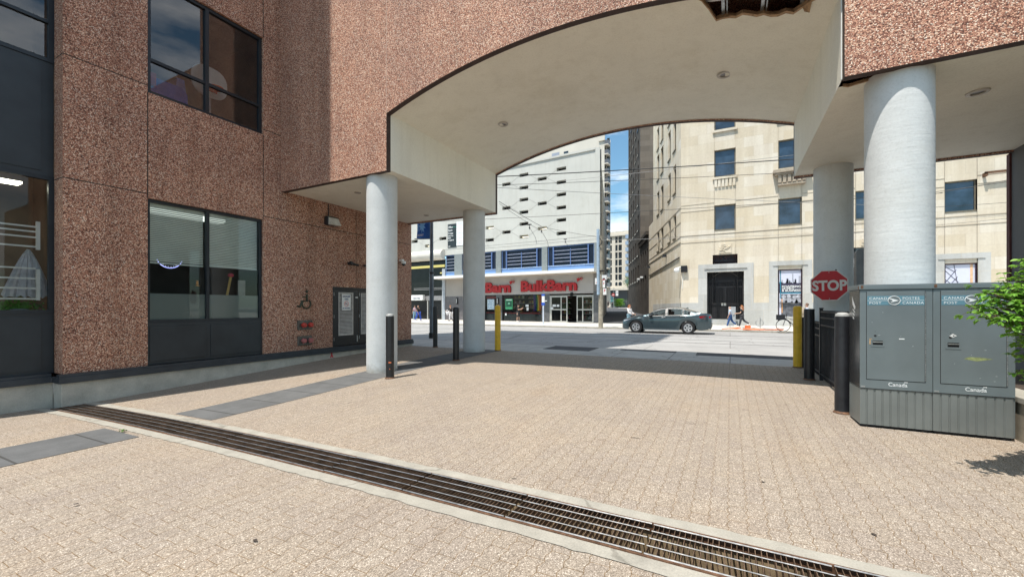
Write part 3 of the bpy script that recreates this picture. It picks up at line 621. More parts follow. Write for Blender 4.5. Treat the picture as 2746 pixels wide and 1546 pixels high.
# white security camera near the far end
def sec_cam(fr, px, py, lab, dz=0):
    t_ = thing('security_camera', lab, 'camera'); fr.put(t_); c = fr.p(px, py)
    m = MB(); m.box(c[0]-.06,c[0]+.06,-.14,0,c[1]+.02,c[1]+.10); bevel(m.build('bracket', WHT, t_), .01)
    m = MB(); m.lathe([(.001,.03),(.075,.03),(.085,-.02),(.08,-.06)], (c[0],-.16,c[1]), 14); m.build('housing', WHT, t_, True)
    m = MB(); m.lathe([(.076,-.06),(.06,-.11),(.03,-.135),(.001,-.14)], (c[0],-.16,c[1]), 14); m.build('dome', DGL, t_, True); return t_
sec_cam(L, 1073, 703, 'white dome security camera on the pebble wall right of the column')

# ================================================================ ARCHWAY
xL, xA, xB, xR, yF, yR, zb = -10.45, -6.73, 1.33, 4.88, 6.85, 11.8, 4.46
xm = (xA+xB)/2; spr, crw = 5.72, 6.38; hw = (xB-xA)/2; sg_ = crw-spr; RR = (hw*hw+sg_*sg_)/(2*sg_)
def az(x): return crw-RR+math.sqrt(RR*RR-(x-xm)**2)
aw = thing('archway', 'pebble faced archway bridging the drive with cream vaulted soffit', 'archway')
def fascia(y0, y1, tops, name, mts, zb0=zb):
    m = MB(); N = 36; xs = [xL+.002, xA]+[xA+(xB-xA)*i/N for i in range(N+1)]+[xB, xR+3]
    prof = [(xs[0], zb0), (xA, zb0)]+[(xA+(xB-xA)*i/N, az(xA+(xB-xA)*i/N)) for i in range(N+1)]+[(xB, zb0), (xR+3, zb0)]
    for (p, q) in zip(prof[:-1], prof[1:]):
        if abs(p[0]-q[0]) < 1e-6: m.quad((p[0],y0,min(p[1],q[1])),(p[0],y1,min(p[1],q[1])),(p[0],y1,max(p[1],q[1])),(p[0],y0,max(p[1],q[1])), 1); continue
        t = tops(.5*(p[0]+q[0])); m.quad((p[0],y0,p[1]),(q[0],y0,q[1]),(q[0],y0,t),(p[0],y0,t)); m.quad((q[0],y1,q[1]),(p[0],y1,p[1]),(p[0],y1,t),(q[0],y1,t)); m.quad((p[0],y0,p[1]),(p[0],y1,p[1]),(q[0],y1,q[1]),(q[0],y0,q[1]), 1)
        m.quad((p[0],y0,t),(q[0],y0,t),(q[0],y1,t),(p[0],y1,t))
    m.quad((xA,y0,tops(xm)),(xA,y1,tops(xm)),(xA,y1,tops(xL+1)),(xA,y0,tops(xL+1))); return m.build(name, mts, aw)
fascia(yF, yF+.13, lambda x: 28 if x < xA else 8.9, 'front_fascia', [PEB, BROWN])
fascia(yR-.12, yR, lambda x: 28 if x < xA else 6.95, 'rear_fascia', [PEB, BROWN])
m = MB(); m.box(xA-.006, xA+.006, yF-.0015, yF+.01, spr, 28); m.build('panel_joint', plain('pale_sealant', (.42,.3,.24), .8), aw)
y0, y1 = yF+.13, yR-.12
m = MB(); m.box(xL+.005, xA, y0, y1, 6.7, 28); m.box(xA+.001, xR+3, y0, 9.0, 6.7, 8.898); m.box(xA+.001, xR+3, 9.001, y1, 6.7, 6.949); m.build('upper_storeys', PEB, aw)
zs_ = zb+.035
m = MB(); m.quad((xL,y0,zs_),(xA,y0,zs_),(xA,y1,zs_),(xL,y1,zs_)); m.build('left_soffit', SOF, aw)
m = MB(); m.quad((xA,y1,zs_),(xA,y0,zs_),(xA,y0,az(xA)+.03),(xA,y1,az(xA)+.03)); m.build('left_leg_wall', SOF, aw)
m = MB(); m.quad((xB,y0,zs_),(xB,y1,zs_),(xB,y1,az(xB)+.03),(xB,y0,az(xB)+.03)); m.build('right_leg_wall', SOF, aw)
# right soffit with a broken corner
m = MB(); hx, hy = 1.86, 7.22; pts = [(xB+.05,hy+.0),(xB+.12,hy+.05),(xB+.3,hy-.01),(hx-.12,hy-.05),(hx,hy-.16),(hx+.06,y0)]
pr = pts[0]; m.add([(xB,hy,zs_),(xB+.05,hy,zs_),(xB+.05,y1,zs_),(xB,y1,zs_)], [(0,1,2,3)])
for p, q in zip(pts[:-1], pts[1:]): m.quad((p[0],p[1],zs_),(q[0],q[1],zs_),(q[0],y1,zs_),(p[0],y1,zs_))
m.quad((hx+.06,y0,zs_),(xR,y0,zs_),(xR,y1,zs_),(hx+.06,y1,zs_)); m.build('right_soffit', SOF, aw)
m = MB()
for p, q in zip(pts[:-1], pts[1:]): m.quad((p[0],p[1]-.012,zs_-.004),(q[0],q[1]-.012,zs_-.004),(q[0],q[1],zs_+.04),(p[0],p[1],zs_+.04)); m.quad((p[0],p[1]-.02,zs_-.003),(q[0],q[1]-.02,zs_-.003),(q[0],q[1]+.012,zs_-.004),(p[0],p[1]+.012,zs_-.004))
TORN = plain('torn_board', (.36,.23,.13), .9, 0, .35, 20); m.build('torn_edge', TORN, aw)
m = MB(); m.box(xB-.01, xB-.002, y0+.01, y0+.05, zs_, az(xB)); m.build('sunlit_sliver', WHT, aw)  # white strip painted in for the sunlit edge of the leg wall
# vault with a ragged hole just inside the front face
rh = random.Random(4); N = 84; vx = [xA+(xB-xA)*i/N for i in range(N+1)]; hx0, hx1 = -.42, 1.26
def ys(x):
    if x < hx0 or x > hx1: return y0
    e = min(1, (x-hx0)/.22)*min(1, (hx1-x)/.4); return y0+.05+e*.56+(.035*math.sin(x*23)+.03*math.sin(x*57+1))*e
m = MB(); rows = 12; yst = [ys(x) for x in vx]
for i, x in enumerate(vx):
    for j in range(rows+1): m.v.append((x, yst[i]+(y1-yst[i])*j/rows, az(x)+.03))
for i in range(N):
    for j in range(rows): q = i*(rows+1)+j; m.f.append((q, q+rows+1, q+rows+2, q+1)); m.m.append(0)
m.build('vault', SOF, aw, True)
m = MB()
for i in range(N):
    if yst[i] > y0+.01 or yst[i+1] > y0+.01:
        a, b_ = vx[i], vx[i+1]; za, zb2 = az(a)+.03, az(b_)+.03; r1, r2 = .03+rh.random()*.03, .03+rh.random()*.03
        m.quad((a,yst[i]-r1,za-.006),(b_,yst[i+1]-r1,zb2-.006),(b_,yst[i+1]+.012,zb2-.004),(a,yst[i]+.012,za-.004)); m.quad((a,yst[i]-r1,za-.005),(b_,yst[i+1]-r1,zb2-.005),(b_,yst[i+1]-.01,zb2+.07),(a,yst[i]-.01,za+.07))
        if rh.random() < .12: m.quad((a,yst[i]-.02,za-.004),(b_,yst[i+1]-.02,zb2-.004),(b_-.01,yst[i]-.03,zb2-.09),(a+.02,yst[i]-.03,za-.08))
m.build('torn_board_edge', TORN, aw)
for x in (-.12, .42, .92): m = MB(); m.box(x, x+.045, y0, y0+1.2, az(x)+.08, az(x)+.12); m.box(x+.07, x+.085, y0, y0+1.2, az(x)+.06, az(x)+.12); m.build('ceiling_stud', STEEL, aw)
m = MB(); m.tube([(x_, y0+.33, az(x_)+.16) for x_ in (-.5,-.1,.3,.7,1.1,1.3)], .02, 4); m.build('ceiling_channel', STEEL, aw)
# columns
def column(x, y, r, lab):
    z0 = gz(x, y)-.05; m = MB(); H = zs_+.02; prof = [(r, z0+(H-z0)*i/20) for i in range(21)]
    m.lathe(prof, (x, y, 0), 56); o = m.build('column', COLM, aw, True); o['label'] = lab; return o
column(-7.28, 7.27, .352, 'front left round grey white column'); column(-7.29, 11.27, .352, 'rear left round grey column'); column(1.985, 7.3, .35, 'front right round column behind the mailboxes'); column(2.0, 11.35, .352, 'rear right round column behind the stop sign')
def downlight(px, py, z, r=.085, vault=False):
    p = on_z(px, py, z)
    if vault:
        for _ in range(6): z = az(min(xB, max(xA, p.x)))+.03; p = on_z(px, py, z)
    m = MB(); m.lathe([(r*.60,-.006),(r*.66,-.022),(r,-.018),(r*1.06,.004)], (p.x,p.y,z), 24); o = m.build('downlight_rim', plain('cream_trim', (.42,.38,.33), .4) if 'cream_trim' not in bpy.data.materials else bpy.data.materials['cream_trim'], aw, True)
    m = MB(); m.lathe([(r*.62,-.0035),(r*.55,-.002),(.001,-.0022)], (p.x,p.y,z), 20); m.build('downlight_lamp', plain('lamp_dim', (.12,.11,.1), .3), o, True)
for a in ((959,516,zs_),(1143,577,zs_),(2622,247,zs_,.12)): downlight(*a)
for a in ((1348,333),(1943,200)): downlight(a[0], a[1], 6.3, .135, True)
# wall of the building on the right, seen under the soffit
rb = thing('right_building', 'dark grey rendered wall of the building at the far right edge', 'building')
m = MB(); m.box(xR, xR+9, yF+.5, yR-.05, -.4, 6.69); m.build('wall', stucco('grey_render', (.13,.13,.13), .1), rb)
m = MB(); m.box(xR-.03, xR+9, yR-.049, yR+.05, -.3, 4.45); m.build('edge_trim', plain('maroon_trim', (.10,.03,.03), .7), rb)
# ================================================================ BOLLARDS
CAPC = plain('cap_concrete', (.35,.35,.34), .8, 0, .25, 20, .3)
def bollard(x, y, ztop, mt, lab, grp, r=.085, cap='flat', scuff=False):
    t_ = thing('bollard', lab, 'bollard', (x, y, gz(x, y)), group=grp); h = ztop-gz(x, y)
    n = 24; m = MB(); m.lathe([(r, -.1),(r, .02),(r*.999, h*.3),(r, h*.65),(r, h-.05)]+([(r, h-.01),(r*.93, h)] if cap == 'flat' else [(r*.98,h-.05)]), (0,0,0), n); m.build('post', mt, t_, True)
    m = MB()
    if cap == 'flat': m.lathe([(r*.93,h-.001),(.001,h+.002)], (0,0,0), n); m.build('cap', mt, t_, True)
    elif cap == 'dome': m.lathe([(r*1.02,h-.06),(r*1.02,h-.045),(r*.9,h-.02),(r*.6,h-.004),(.001,h+.002)], (0,0,0), n); m.build('cap', mt, t_, True)
    elif cap == 'cone': m.lathe([(r*1.03,h-.07),(r*1.0,h-.055),(.001,h)], (0,0,0), n); m.build('cap', mt, t_, True)
    elif cap == 'fill': m.lathe([(r*.96,h-.055),(r*.9,h-.02),(r*.5,h),(.001,h+.004)], (0,0,0), n); m.build('concrete_fill', CAPC, t_, True)
    m = MB(); m.lathe([(r+.02+.008*math.sin(k), .004) for k in range(1)]+[(r+.002,.03)], (0,0,0), n); m.build('rust_ring', RUST, t_, True)
    if scuff: m = MB(); m.box(-r*.3,r*.35,-r-.0015,-r*.93,.33,.36); m.box(-r*.1,r*.1,-r-.0015,-r*.97,.2,.22); m.build('scuff', plain('orange_scuff', (.6,.16,.06), .7), t_)
    return t_
GB = 'black steel bollards guarding the drive'; GY = 'yellow bollards at the kerb end of the drive'
def rot(o, a): o.rotation_euler = (0, 0, R(a))
b1 = bollard(-6.40, 6.62, 1.30, BLK, 'black bollard touching the front left column, scuffed orange low down', GB, .086, 'fill', True); rot(b1, 40)
bollard(-9.2, 11.72, 1.45, BLK, 'black bollard farthest back, between the lamp post and rear left column', GB, .08, 'flat')
bollard(-6.55, 9.24, 1.44, BLK, 'black bollard just left of the rear left column', GB, .086, 'dome')
bollard(1.363, 9.85, 1.41, BLK, 'black bollard below the left edge of the stop sign', GB, .088, 'flat')
bollard(1.365, 7.16, 1.37, BLKW, 'worn black bollard with crumbling cap beside the grey mailbox', GB, .088, 'fill')
bollard(-6.67, 11.72, 1.52, YEL, 'bright yellow bollard right of the rear left column', GY, .095, 'cone')
bollard(1.395, 11.7, 1.47, YEL, 'ochre yellow bollard on the right side of the drive', GY, .088, 'dome')

# ================================================================ FENCE
fc = thing('steel_fence', 'black steel picket fence between the right bollards and the column', 'fence')
fx = 1.56
def fpost(x, y, h, w_=.055): m = MB(); z = gz(x, y); m.box(x-w_/2,x+w_/2,y-w_/2,y+w_/2,z-.05,z+h); m.box(x-w_*.6,x+w_*.6,y-w_*.6,y+w_*.6,z+h,z+h+.02); m.build('post', BLK, fc)
fpost(fx, 9.9, 1.38); fpost(fx, 7.05, 1.36); fpost(fx-.05, 11.72, 1.16)
for (ya, yb, za, zb_) in ((7.08, 9.87, 1.36, 1.36), (9.93, 11.69, 1.13, 1.13)):
    z = gz(fx, (ya+yb)/2)
    for f in (za-.03, za-.14, za-.28, .14): m = MB(); m.box(fx-.016, fx+.016, ya, yb, z+f-.014, z+f+.014); m.build('rail', BLKW, fc)
    n = int((yb-ya)/.105)
    for i in range(n): y = ya+(i+.5)*(yb-ya)/n; m = MB(); m.box(fx-.008,fx+.008,y-.008,y+.008,z+.06,z+za); m.build('picket', BLKW, fc)

# ================================================================ STOP SIGN
ys_ = 10.62; c = on_y(2223.5, 765, ys_); r8 = .315
ss = thing('stop_sign', 'red octagonal STOP sign with white border in front of the grey column', 'traffic sign', (c.x, ys_, c.z)); ss.rotation_euler = (0, R(-1), R(0))
def octo(r): k = r/math.cos(R(22.5)); return [(k*math.cos(R(22.5+45*i)), k*math.sin(R(22.5+45*i))) for i in range(8)]
SRED = plain('sign_red', (.42,.010,.014), .45, 0, .12, 4); SWHT = plain('sign_white', (.60,.57,.52), .5, 0, .08, 5)
m = MB(); m.prism_y(octo(r8), 0, .004); m.build('plate', SWHT, ss)
m = MB(); m.prism_y(octo(r8*.94), -.002, -.0002); m.build('red_face', SRED, ss)
text_xz('lettering', 'STOP', .285, 0, -.004, -.098, SWHT, ss, .0012, .010, 'CENTER', .84)
m = MB(); m.box(-.02,.02,.006,.42,-.02,.02); m.box(-.02,.02,.0045,.05,-.25,.25); m.build('bracket', STEEL, ss)
for z in (.27,-.27): m = MB(); m.lathe([(.001,-.006),(.008,-.005),(.009,-.001)], (0,0,z), 8, 'y'); m.build('bolt', STEEL, ss)
o = MB().box(-.028,.03,-.002,.001,.30,.345).build('sticker', plain('sticker_white', (.6,.6,.58), .5), ss); o.rotation_euler = (0, R(12), 0); o.location = (.05,.0,.0)
o2 = MB().box(-.016,.018,-.0035,-.0021,.312,.333).build('sticker_print', BLK, o)
# grey pay panel standing behind the near column
c0 = on_y(2296, 668, 8.75); gp = thing('grey_pylon', 'plain grey steel pylon with rounded top between the two right columns', 'pylon', (c0.x, 8.75, gz(c0.x, 8.75)))
h = c0.z-gz(c0.x, 8.75); m = MB(); m.prism_y([(0,0),(.5,0),(.5,h),(.05,h),(.015,h-.015),(0,h-.05)], 0, .14); bevel(m.build('casing', plain('pylon_grey', (.14,.14,.14), .45, .3), gp), .006)
m = MB(); m.box(-.02,.52,-.02,.16,-.01,.04); m.build('base_plate', STEEL, gp)

# ================================================================ MAILBOXES
MG = plain('mailbox_grey', (.138,.165,.172), .42, .15, .10, 2.2, .08); MGD = plain('mailbox_base_grey', (.19,.205,.198), .38, .35, .16, 1.6, .1); MGS = plain('mailbox_side_steel', (.12,.12,.12), .22, .85, .3, 2.5)
BAND = plain('band_teal', (.10,.21,.26), .45, 0, .08, 5); LET = plain('white_vinyl', (.68,.70,.70), .5, 0, .05, 5)
MX0, MX1, MX2, MY = 1.415, 2.085, 2.735, 6.52
def mailbox(x0, x1, y, lab, paper=False, side=False):
    z0 = gz((x0+x1)/2, y)+.035; t_ = thing('mailbox', lab, 'mailbox', (x0, y, z0), rz=R(1.2), group='grey relay mailboxes side by side'); W = x1-x0-.004; D = .46; top = 1.70-z0+.02; zb_ = .44
    ch = .0
    m = MB(); m.prism_z([(.0,.0),(W,0),(W,D),(.0,D)], zb_, top-.06); bevel(m.build('body', [MG], t_), .006, 2)
    m = MB(); n = 9; xs = [W*i/n for i in range(n+1)]
    pts = []
    for i in range(n):
        a, b_ = xs[i], xs[i+1]; pts += [(a+.004,.006),(b_-.016,.006),(b_-.011,.014),(b_-.002,.014)]
    pts = [(0,.006)]+pts+[(W,.006)]
    for p, q in zip(pts[:-1], pts[1:]): m.quad((p[0],p[1],0),(q[0],q[1],0),(q[0],q[1],zb_-.004),(p[0],p[1],zb_-.004))
    nn = 9; spts = [(0,.006)]
    for i in range(nn): a, b_ = .006+(D-.01)*i/nn, .006+(D-.01)*(i+1)/nn; spts += [(0,a+.002),(0,b_-.014),(.007,b_-.01),(.007,b_-.001)]
    for s, xx_ in ((1, 0), (-1, W)):
        for p, q in zip(spts[:-1], spts[1:]): m.quad((xx_+s*p[0],p[1],0),(xx_+s*q[0],q[1],0),(xx_+s*q[0],q[1],zb_-.004),(xx_+s*p[0],p[1],zb_-.004))
    m.quad((W,D,0),(0,D,0),(0,D,zb_),(W,D,zb_)); m.quad((0,0,zb_-.004),(W,0,zb_-.004),(W,D,zb_-.004),(0,D,zb_-.004)); m.build('ribbed_base', MGD, t_)
    if side: m = MB(); m.box(-.002,.001,.012,D-.01,zb_+.01,top-.075); m.build('side_panel', MGS, t_)
    m = MB(); m.box(-.012, W+.004, -.014, D+.012, top-.06, top-.012); m.prism_z([(-.006,-.008),(W,-.008),(W,D),(-.006,D)], top-.012, top); bevel(m.build('lid', MG, t_), .004)
    m = MB(); m.box(.004,.03,-.0145,-.01,top-.05,top-.01); m.box(-.0135,-.009,-.01,.03,top-.055,top-.02); m.build('rust_patch', RUST, t_)
    m = MB(); m.box(.0,W,.002,.02,top-.075,top-.061); m.build('shadow_gap', DARK, t_); m = MB(); m.box(.01,W-.01,.001,.01,zb_-.004,zb_+.004); m.build('shadow_gap', DARK, t_)
    dx0, dx1, dz0, dz1 = .065, W-.07, zb_+.115, top-.085
    m = MB(); m.box(dx0, dx1, -.004, .0035, dz0, dz1); d = bevel(m.build('door', MG, t_), .0025)
    m = MB(); 
    for (a, b_, c_, e) in ((dx0-.005,dx0,dz0,dz1),(dx1,dx1+.005,dz0,dz1)): m.box(a,b_,-.0015,.001,c_,e)
    m.box(dx0-.005,dx1+.005,-.0015,.001,dz0-.006,dz0); m.build('door_gap', DARK, t_)
    m = MB(); m.tube([(dx1+.006,-.004,dz0+.01),(dx1+.006,-.004,dz1-.01)], .0045, 6); m.build('hinge', plain('hinge_grey', (.2,.21,.21), .5, .5, .5, 80), d)
    zbd0, zbd1 = dz1-.165, dz1-.055; m = MB(); m.box(dx0+.004, dx1-.004, -.0056, -.0042, zbd0, zbd1); bd = m.build('band', BAND, t_); cx_ = (dx0+dx1)/2-.01; cz = (zbd0+zbd1)/2
    m = MB(); m.box(dx0+.006, cx_-.056, -.0068, -.0057, cz-.0018, cz+.0018); m.box(cx_+.056, dx1-.006, -.0068, -.0057, cz-.0018, cz+.0018)
    m.tube([(cx_+.056*math.cos(2*math.pi*i/32),-.0068,cz+.051*math.sin(2*math.pi*i/32)) for i in range(33)], .003, 4)
    m.prism_y([(cx_-.043,cz+.030),(cx_-.022,cz+.022),(cx_+.044,cz),(cx_-.034,cz-.024),(cx_-.012,cz-.004)][::-1], -.0076, -.0068); m.build('emblem', LET, bd)
    m = MB(); m.prism_z([(0,0)]*0 or [(cx_-.05,-.0066),(cx_+.05,-.0066),(cx_+.05,-.0058),(cx_-.05,-.0058)], cz-.045, cz+.045); m.build('emblem_disc', MG, bd)
    text_xz('lettering', 'CANADA', .040, dx0+.022, -.0066, cz+.012, LET, bd, .0006, 0, 'LEFT', 1.12, sp=1.12); text_xz('lettering', 'POST', .040, dx0+.022, -.0066, cz-.042, LET, bd, .0006, 0, 'LEFT', 1.12, sp=1.12)
    text_xz('lettering', 'POSTES', .040, cx_+.075, -.0066, cz+.012, LET, bd, .0006, 0, 'LEFT', 1.05, sp=1.12); text_xz('lettering', 'CANADA', .040, cx_+.075, -.0066, cz-.042, LET, bd, .0006, 0, 'LEFT', 1.05, sp=1.12)
    text_xz('wordmark', 'Canada', .062, W*.40, -.0015, zb_+.045, LET, t_, .0008, .0003, 'LEFT', .95)
    m = MB(); m.box(W*.40+.150,W*.40+.156,-.0022,-.0006,zb_+.093,zb_+.105); m.box(W*.40+.170,W*.40+.176,-.0022,-.0006,zb_+.093,zb_+.105); m.box(W*.40+.159,W*.40+.167,-.0022,-.0006,zb_+.095,zb_+.103); m.build('wordmark_flag', LET, t_)
    hx_, hz = dx0+.10, zb_+.56
    m = MB(); m.wall(hx_-.065, hx_+.068, hz-.048, hz+.042, [(hx_-.045,hx_+.052,hz-.026,hz+.026)], .014, y=-.0075, mi=0); m.box(hx_-.065,hx_+.068,-.0074,-.0042,hz-.048,hz-.042); m.build('handle_plate', MG, d)
    m = MB(); m.quad((hx_-.045,.004,hz-.026),(hx_+.052,.004,hz-.026),(hx_+.052,.004,hz+.026),(hx_-.045,.004,hz+.026)); m.build('handle_recess', DARK, d).location = (0,-.0095,0)
    m = MB(); m.box(hx_-.043,hx_+.050,-.014,-.008,hz+.004,hz+.016); m.build('handle', STEEL, d)
    m = MB(); m.lathe([(.001,-.006),(.013,-.0055),(.013,-.004)], (hx_-.02,0,hz+.085), 12, 'y'); m.lathe([(.001,-.006),(.0035,-.0055),(.0035,-.004)], (hx_-.02,0,hz+.135), 8, 'y'); m.build('lock', BLK, d)
    m = MB(); m.box(.008,.05,-.0012,.001,zb_+.012,zb_+.03); m.build('serial_plate', STEEL, t_)
    rr = random.Random(3 if side else 9); m = MB()
    for _ in range(6):
        x = dx0+.04+rr.random()*(dx1-dx0-.08); z = dz0+.05+rr.random()*(dz1-dz0-.3); l = .004+rr.random()*.018; m.box(x,x+l,-.0046,-.0043,z,z+.002)
    m.build('scratches', LET, d)
    if side:
        m = MB(); m.box(dx0+.30,dx0+.35,-.0062,-.0043,hz+.048,hz+.060); m.build('tape_scrap', LET, d)
        m = MB(); q = [(0.06,1.46),(.17,1.37),(.165,1.34),(.075,1.41)]
        s = 1.0; y_ = lambda u: .10+u
        vs = [(-.0025,.34,1.47),(-.0025,.22,1.30),(-.0025,.25,1.26),(-.0025,.19,1.26)]
        for quad_ in (((.33,top-.13),(.17,top-.27),(.20,top-.31),(.30,top-.24)), ((.29,top-.29),(.20,top-.33),(.205,top-.35),(.29,top-.31)), ((.29,top-.34),(.21,top-.37),(.215,top-.39),(.29,top-.36)), ((.29,top-.39),(.23,top-.41),(.235,top-.43),(.29,top-.42))):
            m.add([(-.004,a,b_) for a, b_ in quad_], [(0,1,2,3)])
        m.build('wing_emblem', LET, t_)
        m = MB(); m.box(hx_-.075,hx_-.05,-.0060,-.0043,hz-.02,hz+.05); m.build('rust_stain', plain('rust_stain', (.42,.27,.13), .8, 0, .4, 60), d)
    if paper: m = MB(); m.prism_y([(hx_-.03,hz+.10),(hx_+.0,hz+.085),(hx_+.035,hz+.105),(hx_+.0,hz+.128)], -.0065, -.0045); o = m.build('sticker', plain('sticker_scrap', (.6,.6,.58), .5), d); m = MB(); m.box(hx_+.0,hx_+.012,-.0075,-.0066,hz+.1,hz+.11); m.build('sticker_dot', BLK, o); m = MB(); m.prism_y([(hx_+.09,hz-.155),(hx_+.20,hz-.175),(hx_+.33,hz-.145),(hx_+.22,hz-.13),(hx_+.13,hz-.13)], -.0048, -.0043); m.build('paint_smear', plain('olive_smear', (.21,.24,.10), .7, 0, .4, 40), d)
    m = MB()
    for a in (.03, W-.1): m.box(a,a+.07,.02,D-.02,-.035,.0)
    m.box(.02,W-.02,.03,D-.03,-.033,-.002); m.build('feet_and_dark_gap', DARK, t_)  # supports plus a black block that paints the gap below as shade
    return t_
mailbox(MX0, MX1, MY, 'left grey steel mailbox with rust stained handle and steel side panel', side=True)
mailbox(MX1, MX2+.02, MY+.017, 'right grey steel mailbox partly hidden by green leaves', paper=True)

# ================================================================ PLANTER AND SHRUB
pl_ = thing('planter', 'low tan concrete planter wall at the right edge behind the mailboxes', 'planter')
m = MB(); m.box(2.80, 3.05, 6.3, 10.5, -.2, .40); m.box(3.051, 7.0, 4.4, 10.5, -.2, .30); m.box(3.051, 3.25, 4.4, 6.9, .301, .398); m.build('wall', concrete('tan_concrete', (.34,.29,.22), None, .35, 5, False), pl_)
m = MB(); m.box(2.78, 3.07, 6.28, 10.5, .40, .47); m.box(3.071, 3.27, 4.38, 6.9, .399, .469); bevel(m.build('coping', BORD, pl_), .01)
m = MB(); m.quad((3.25,4.4,.36),(7,4.4,.36),(7,10.5,.36),(3.25,10.5,.36)); m.build('soil', plain('soil', (.05,.035,.025), .95, 0, .4, 9, .5), pl_)
LEAFM, _nt, _b = base('leaf', (.10,.24,.025), .45, spec=.35)
_oi = _nt.nodes.new('ShaderNodeNewGeometry'); _c = ramp(_nt, _oi.outputs['Random Per Island'], [(0, (.06,.15,.015)), (.45, (.14,.32,.035)), (1, (.27,.46,.08))]); _nt.links.new(_c, _b.inputs['Base Color'])
_tr = _n(_nt, 'ShaderNodeBsdfTranslucent', Color=(.25,.5,.05,1)); _ms = _nt.nodes.new('ShaderNodeMixShader'); _ms.inputs[0].default_value = .3
_nt.links.new(_b.outputs[0], _ms.inputs[1]); _nt.links.new(_tr.outputs[0], _ms.inputs[2]); _nt.links.new(_ms.outputs[0], _nt.nodes['Material Output'].inputs[0])
BARK = plain('bark', (.10,.07,.045), .85, 0, .35, 15, .4)
def leaf(m, p, d, up, L_, W_):
    d = d.normalized(); s = d.cross(up).normalized(); u = s.cross(d).normalized(); pts = []
    for f, w_, c_ in ((0,0,0),(.25,.38,.05),(.55,.5,.03),(.82,.28,-.04),(1,0,-.12)):
        pts.append((p+d*L_*f+u*(c_*L_), w_*W_))
    b = len(m.v)
    for q, w_ in pts: m.v += [tuple(q-s*w_+u*w_*.25), tuple(q), tuple(q+s*w_+u*w_*.25)]
    for i in range(4): k = b+3*i; m.f += [(k,k+1,k+4,k+3),(k+1,k+2,k+5,k+4)]; m.m += [0,0]
sr = thing('shrub', 'bright green leafy shrub reaching in from the right over the mailbox', 'shrub', (3.5, 5.6, .36))
rs = random.Random(11); lf = MB(); tw = MB(); org = Vector((3.5, 5.6, .36))
targets = []
for px, py, y, n_ in ((2610,822,4.85,1),(2638,836,4.9,2),(2640,776,4.95,2),(2655,800,4.95,3),(2672,790,5.0,3),(2668,850,4.9,3),(2690,870,4.95,3),(2700,770,5.05,3),(2695,825,5.0,4),(2722,740,5.1,3),(2730,790,5.1,4),(2725,850,5.0,4),(2745,700,5.2,3),(2745,900,5.1,3),(2733,960,5.3,2),(2742,1010,5.35,2),(2738,925,5.2,2),(2760,760,5.2,6),(2775,850,5.2,6),(2790,700,5.3,6)):
    for _ in range(n_): targets.append(on_y(px+rs.gauss(0,7), py+rs.gauss(0,8), y+rs.gauss(0,.06)))
for i in range(30): targets.append(Vector((2.75+rs.random()*1.4, 5.0+rs.random()*1.3, .8+rs.random()*1.3)))
for T in targets:
    st = Vector((3.4+rs.random()*.3, 5.5+rs.random()*.2, .36)); mid = (st+T)*.5+Vector((.12,.0,.35)); pts = []
    for k in range(7): f = k/6; pts.append(st*(1-f)**2+mid*2*f*(1-f)+T*f*f)
    tw.tube([q-org for q in pts], [.011*(1-.8*k/6)+.0015 for k in range(7)], 5)
    for k in range(15):
        f = 1-.30*rs.random()**1.4; q = st*(1-f)**2+mid*2*f*(1-f)+T*f*f; a = rs.random()*6.28
        tip = q+Vector((math.cos(a)*.06, math.sin(a)*.06, rs.gauss(0,.035)))
        tw.tube([q-org, tip-org], .0013, 3)
        for l in range(4):
            b_ = a+rs.gauss(0,.9); leaf(lf, tip-org-Vector((0,0,.004)), Vector((math.cos(b_), math.sin(b_), -.15+rs.gauss(0,.25))), Vector((rs.gauss(0,.25),rs.gauss(0,.25),1)), .046+rs.random()*.022, .031)
lf.build('foliage', LEAFM, sr, True); tw.build('stems', BARK, sr, True)
# litter on the paving: dry leaves and a twig
m_leaf = plain('dry_leaf', (.055,.04,.03), .8, 0, .4, 30)
for k, (px, py, lab) in enumerate(((683,1450,'dark dry leaf on the paving below the drain, nearest the camera'),(2052,1297,'small dark leaf on open paving right of centre'),(1703,1175,'short dark twig on the paving in the centre'),(215,1354,'small dark leaf on the paving at lower left'),(2346,1432,'small dark leaf on the paving near the bottom right'))):
    p = on_z(px, py, 0); p = on_z(px, py, gz(p.x, p.y)); m = MB(); a = k*1.3
    if 'twig' in lab: m.tube([(-.05,0,.006),(0,.008,.009),(.06,-.004,.006)], .004, 5)
    else: leaf(m, Vector((-.02,0,.006)), Vector((math.cos(a),math.sin(a),.1)), Vector((0,0,1)), .045, .026)
    o = m.build('dry_leaf' if 'leaf' in lab else 'twig', m_leaf); o.location = p; tag(o, lab, 'leaf' if 'leaf' in lab else 'twig')
# ================================================================ STORE ACROSS THE STREET
B = Frame(-9.9, 35.0, -4.3)
st = thing('store_building', 'pale rendered store block with dark slots above and red letters over the doors', 'building'); B.put(st)
CRM = stucco('white_render', (.56,.56,.52), .07, .15, 20, .5); CRM2 = plain('cream_panel', (.62,.59,.53), .7, 0, .06, 1)
BLUW = plain('blue_frame', (.10,.17,.36), .45, 0, .1, 3); BLUS = plain('blue_spandrel', (.17,.30,.56), .45, 0, .12, .8); PIER = plain('terrazzo_pier', (.21,.235,.235), .6, 0, .22, 14)
SIGNB = plain('sign_band', (.40,.38,.36), .6, 0, .06, 1); DGN = plain('navy_glass', (.008,.012,.03), .1, 0, .5, .6, spec=.3); ALU = plain('aluminium', (.50,.49,.45), .4, .3, .06, 3); DGR = plain('dark_granite', (.10,.10,.105), .25, 0, .25, 4)
BX = lambda px: B.X(px)
def BZ(px, py, d=0.0): return B.p(px, py, d)[1]
zw1 = BZ(1400, 667); ztop = BZ(1604, 396); zc0 = BZ(1400, 732)
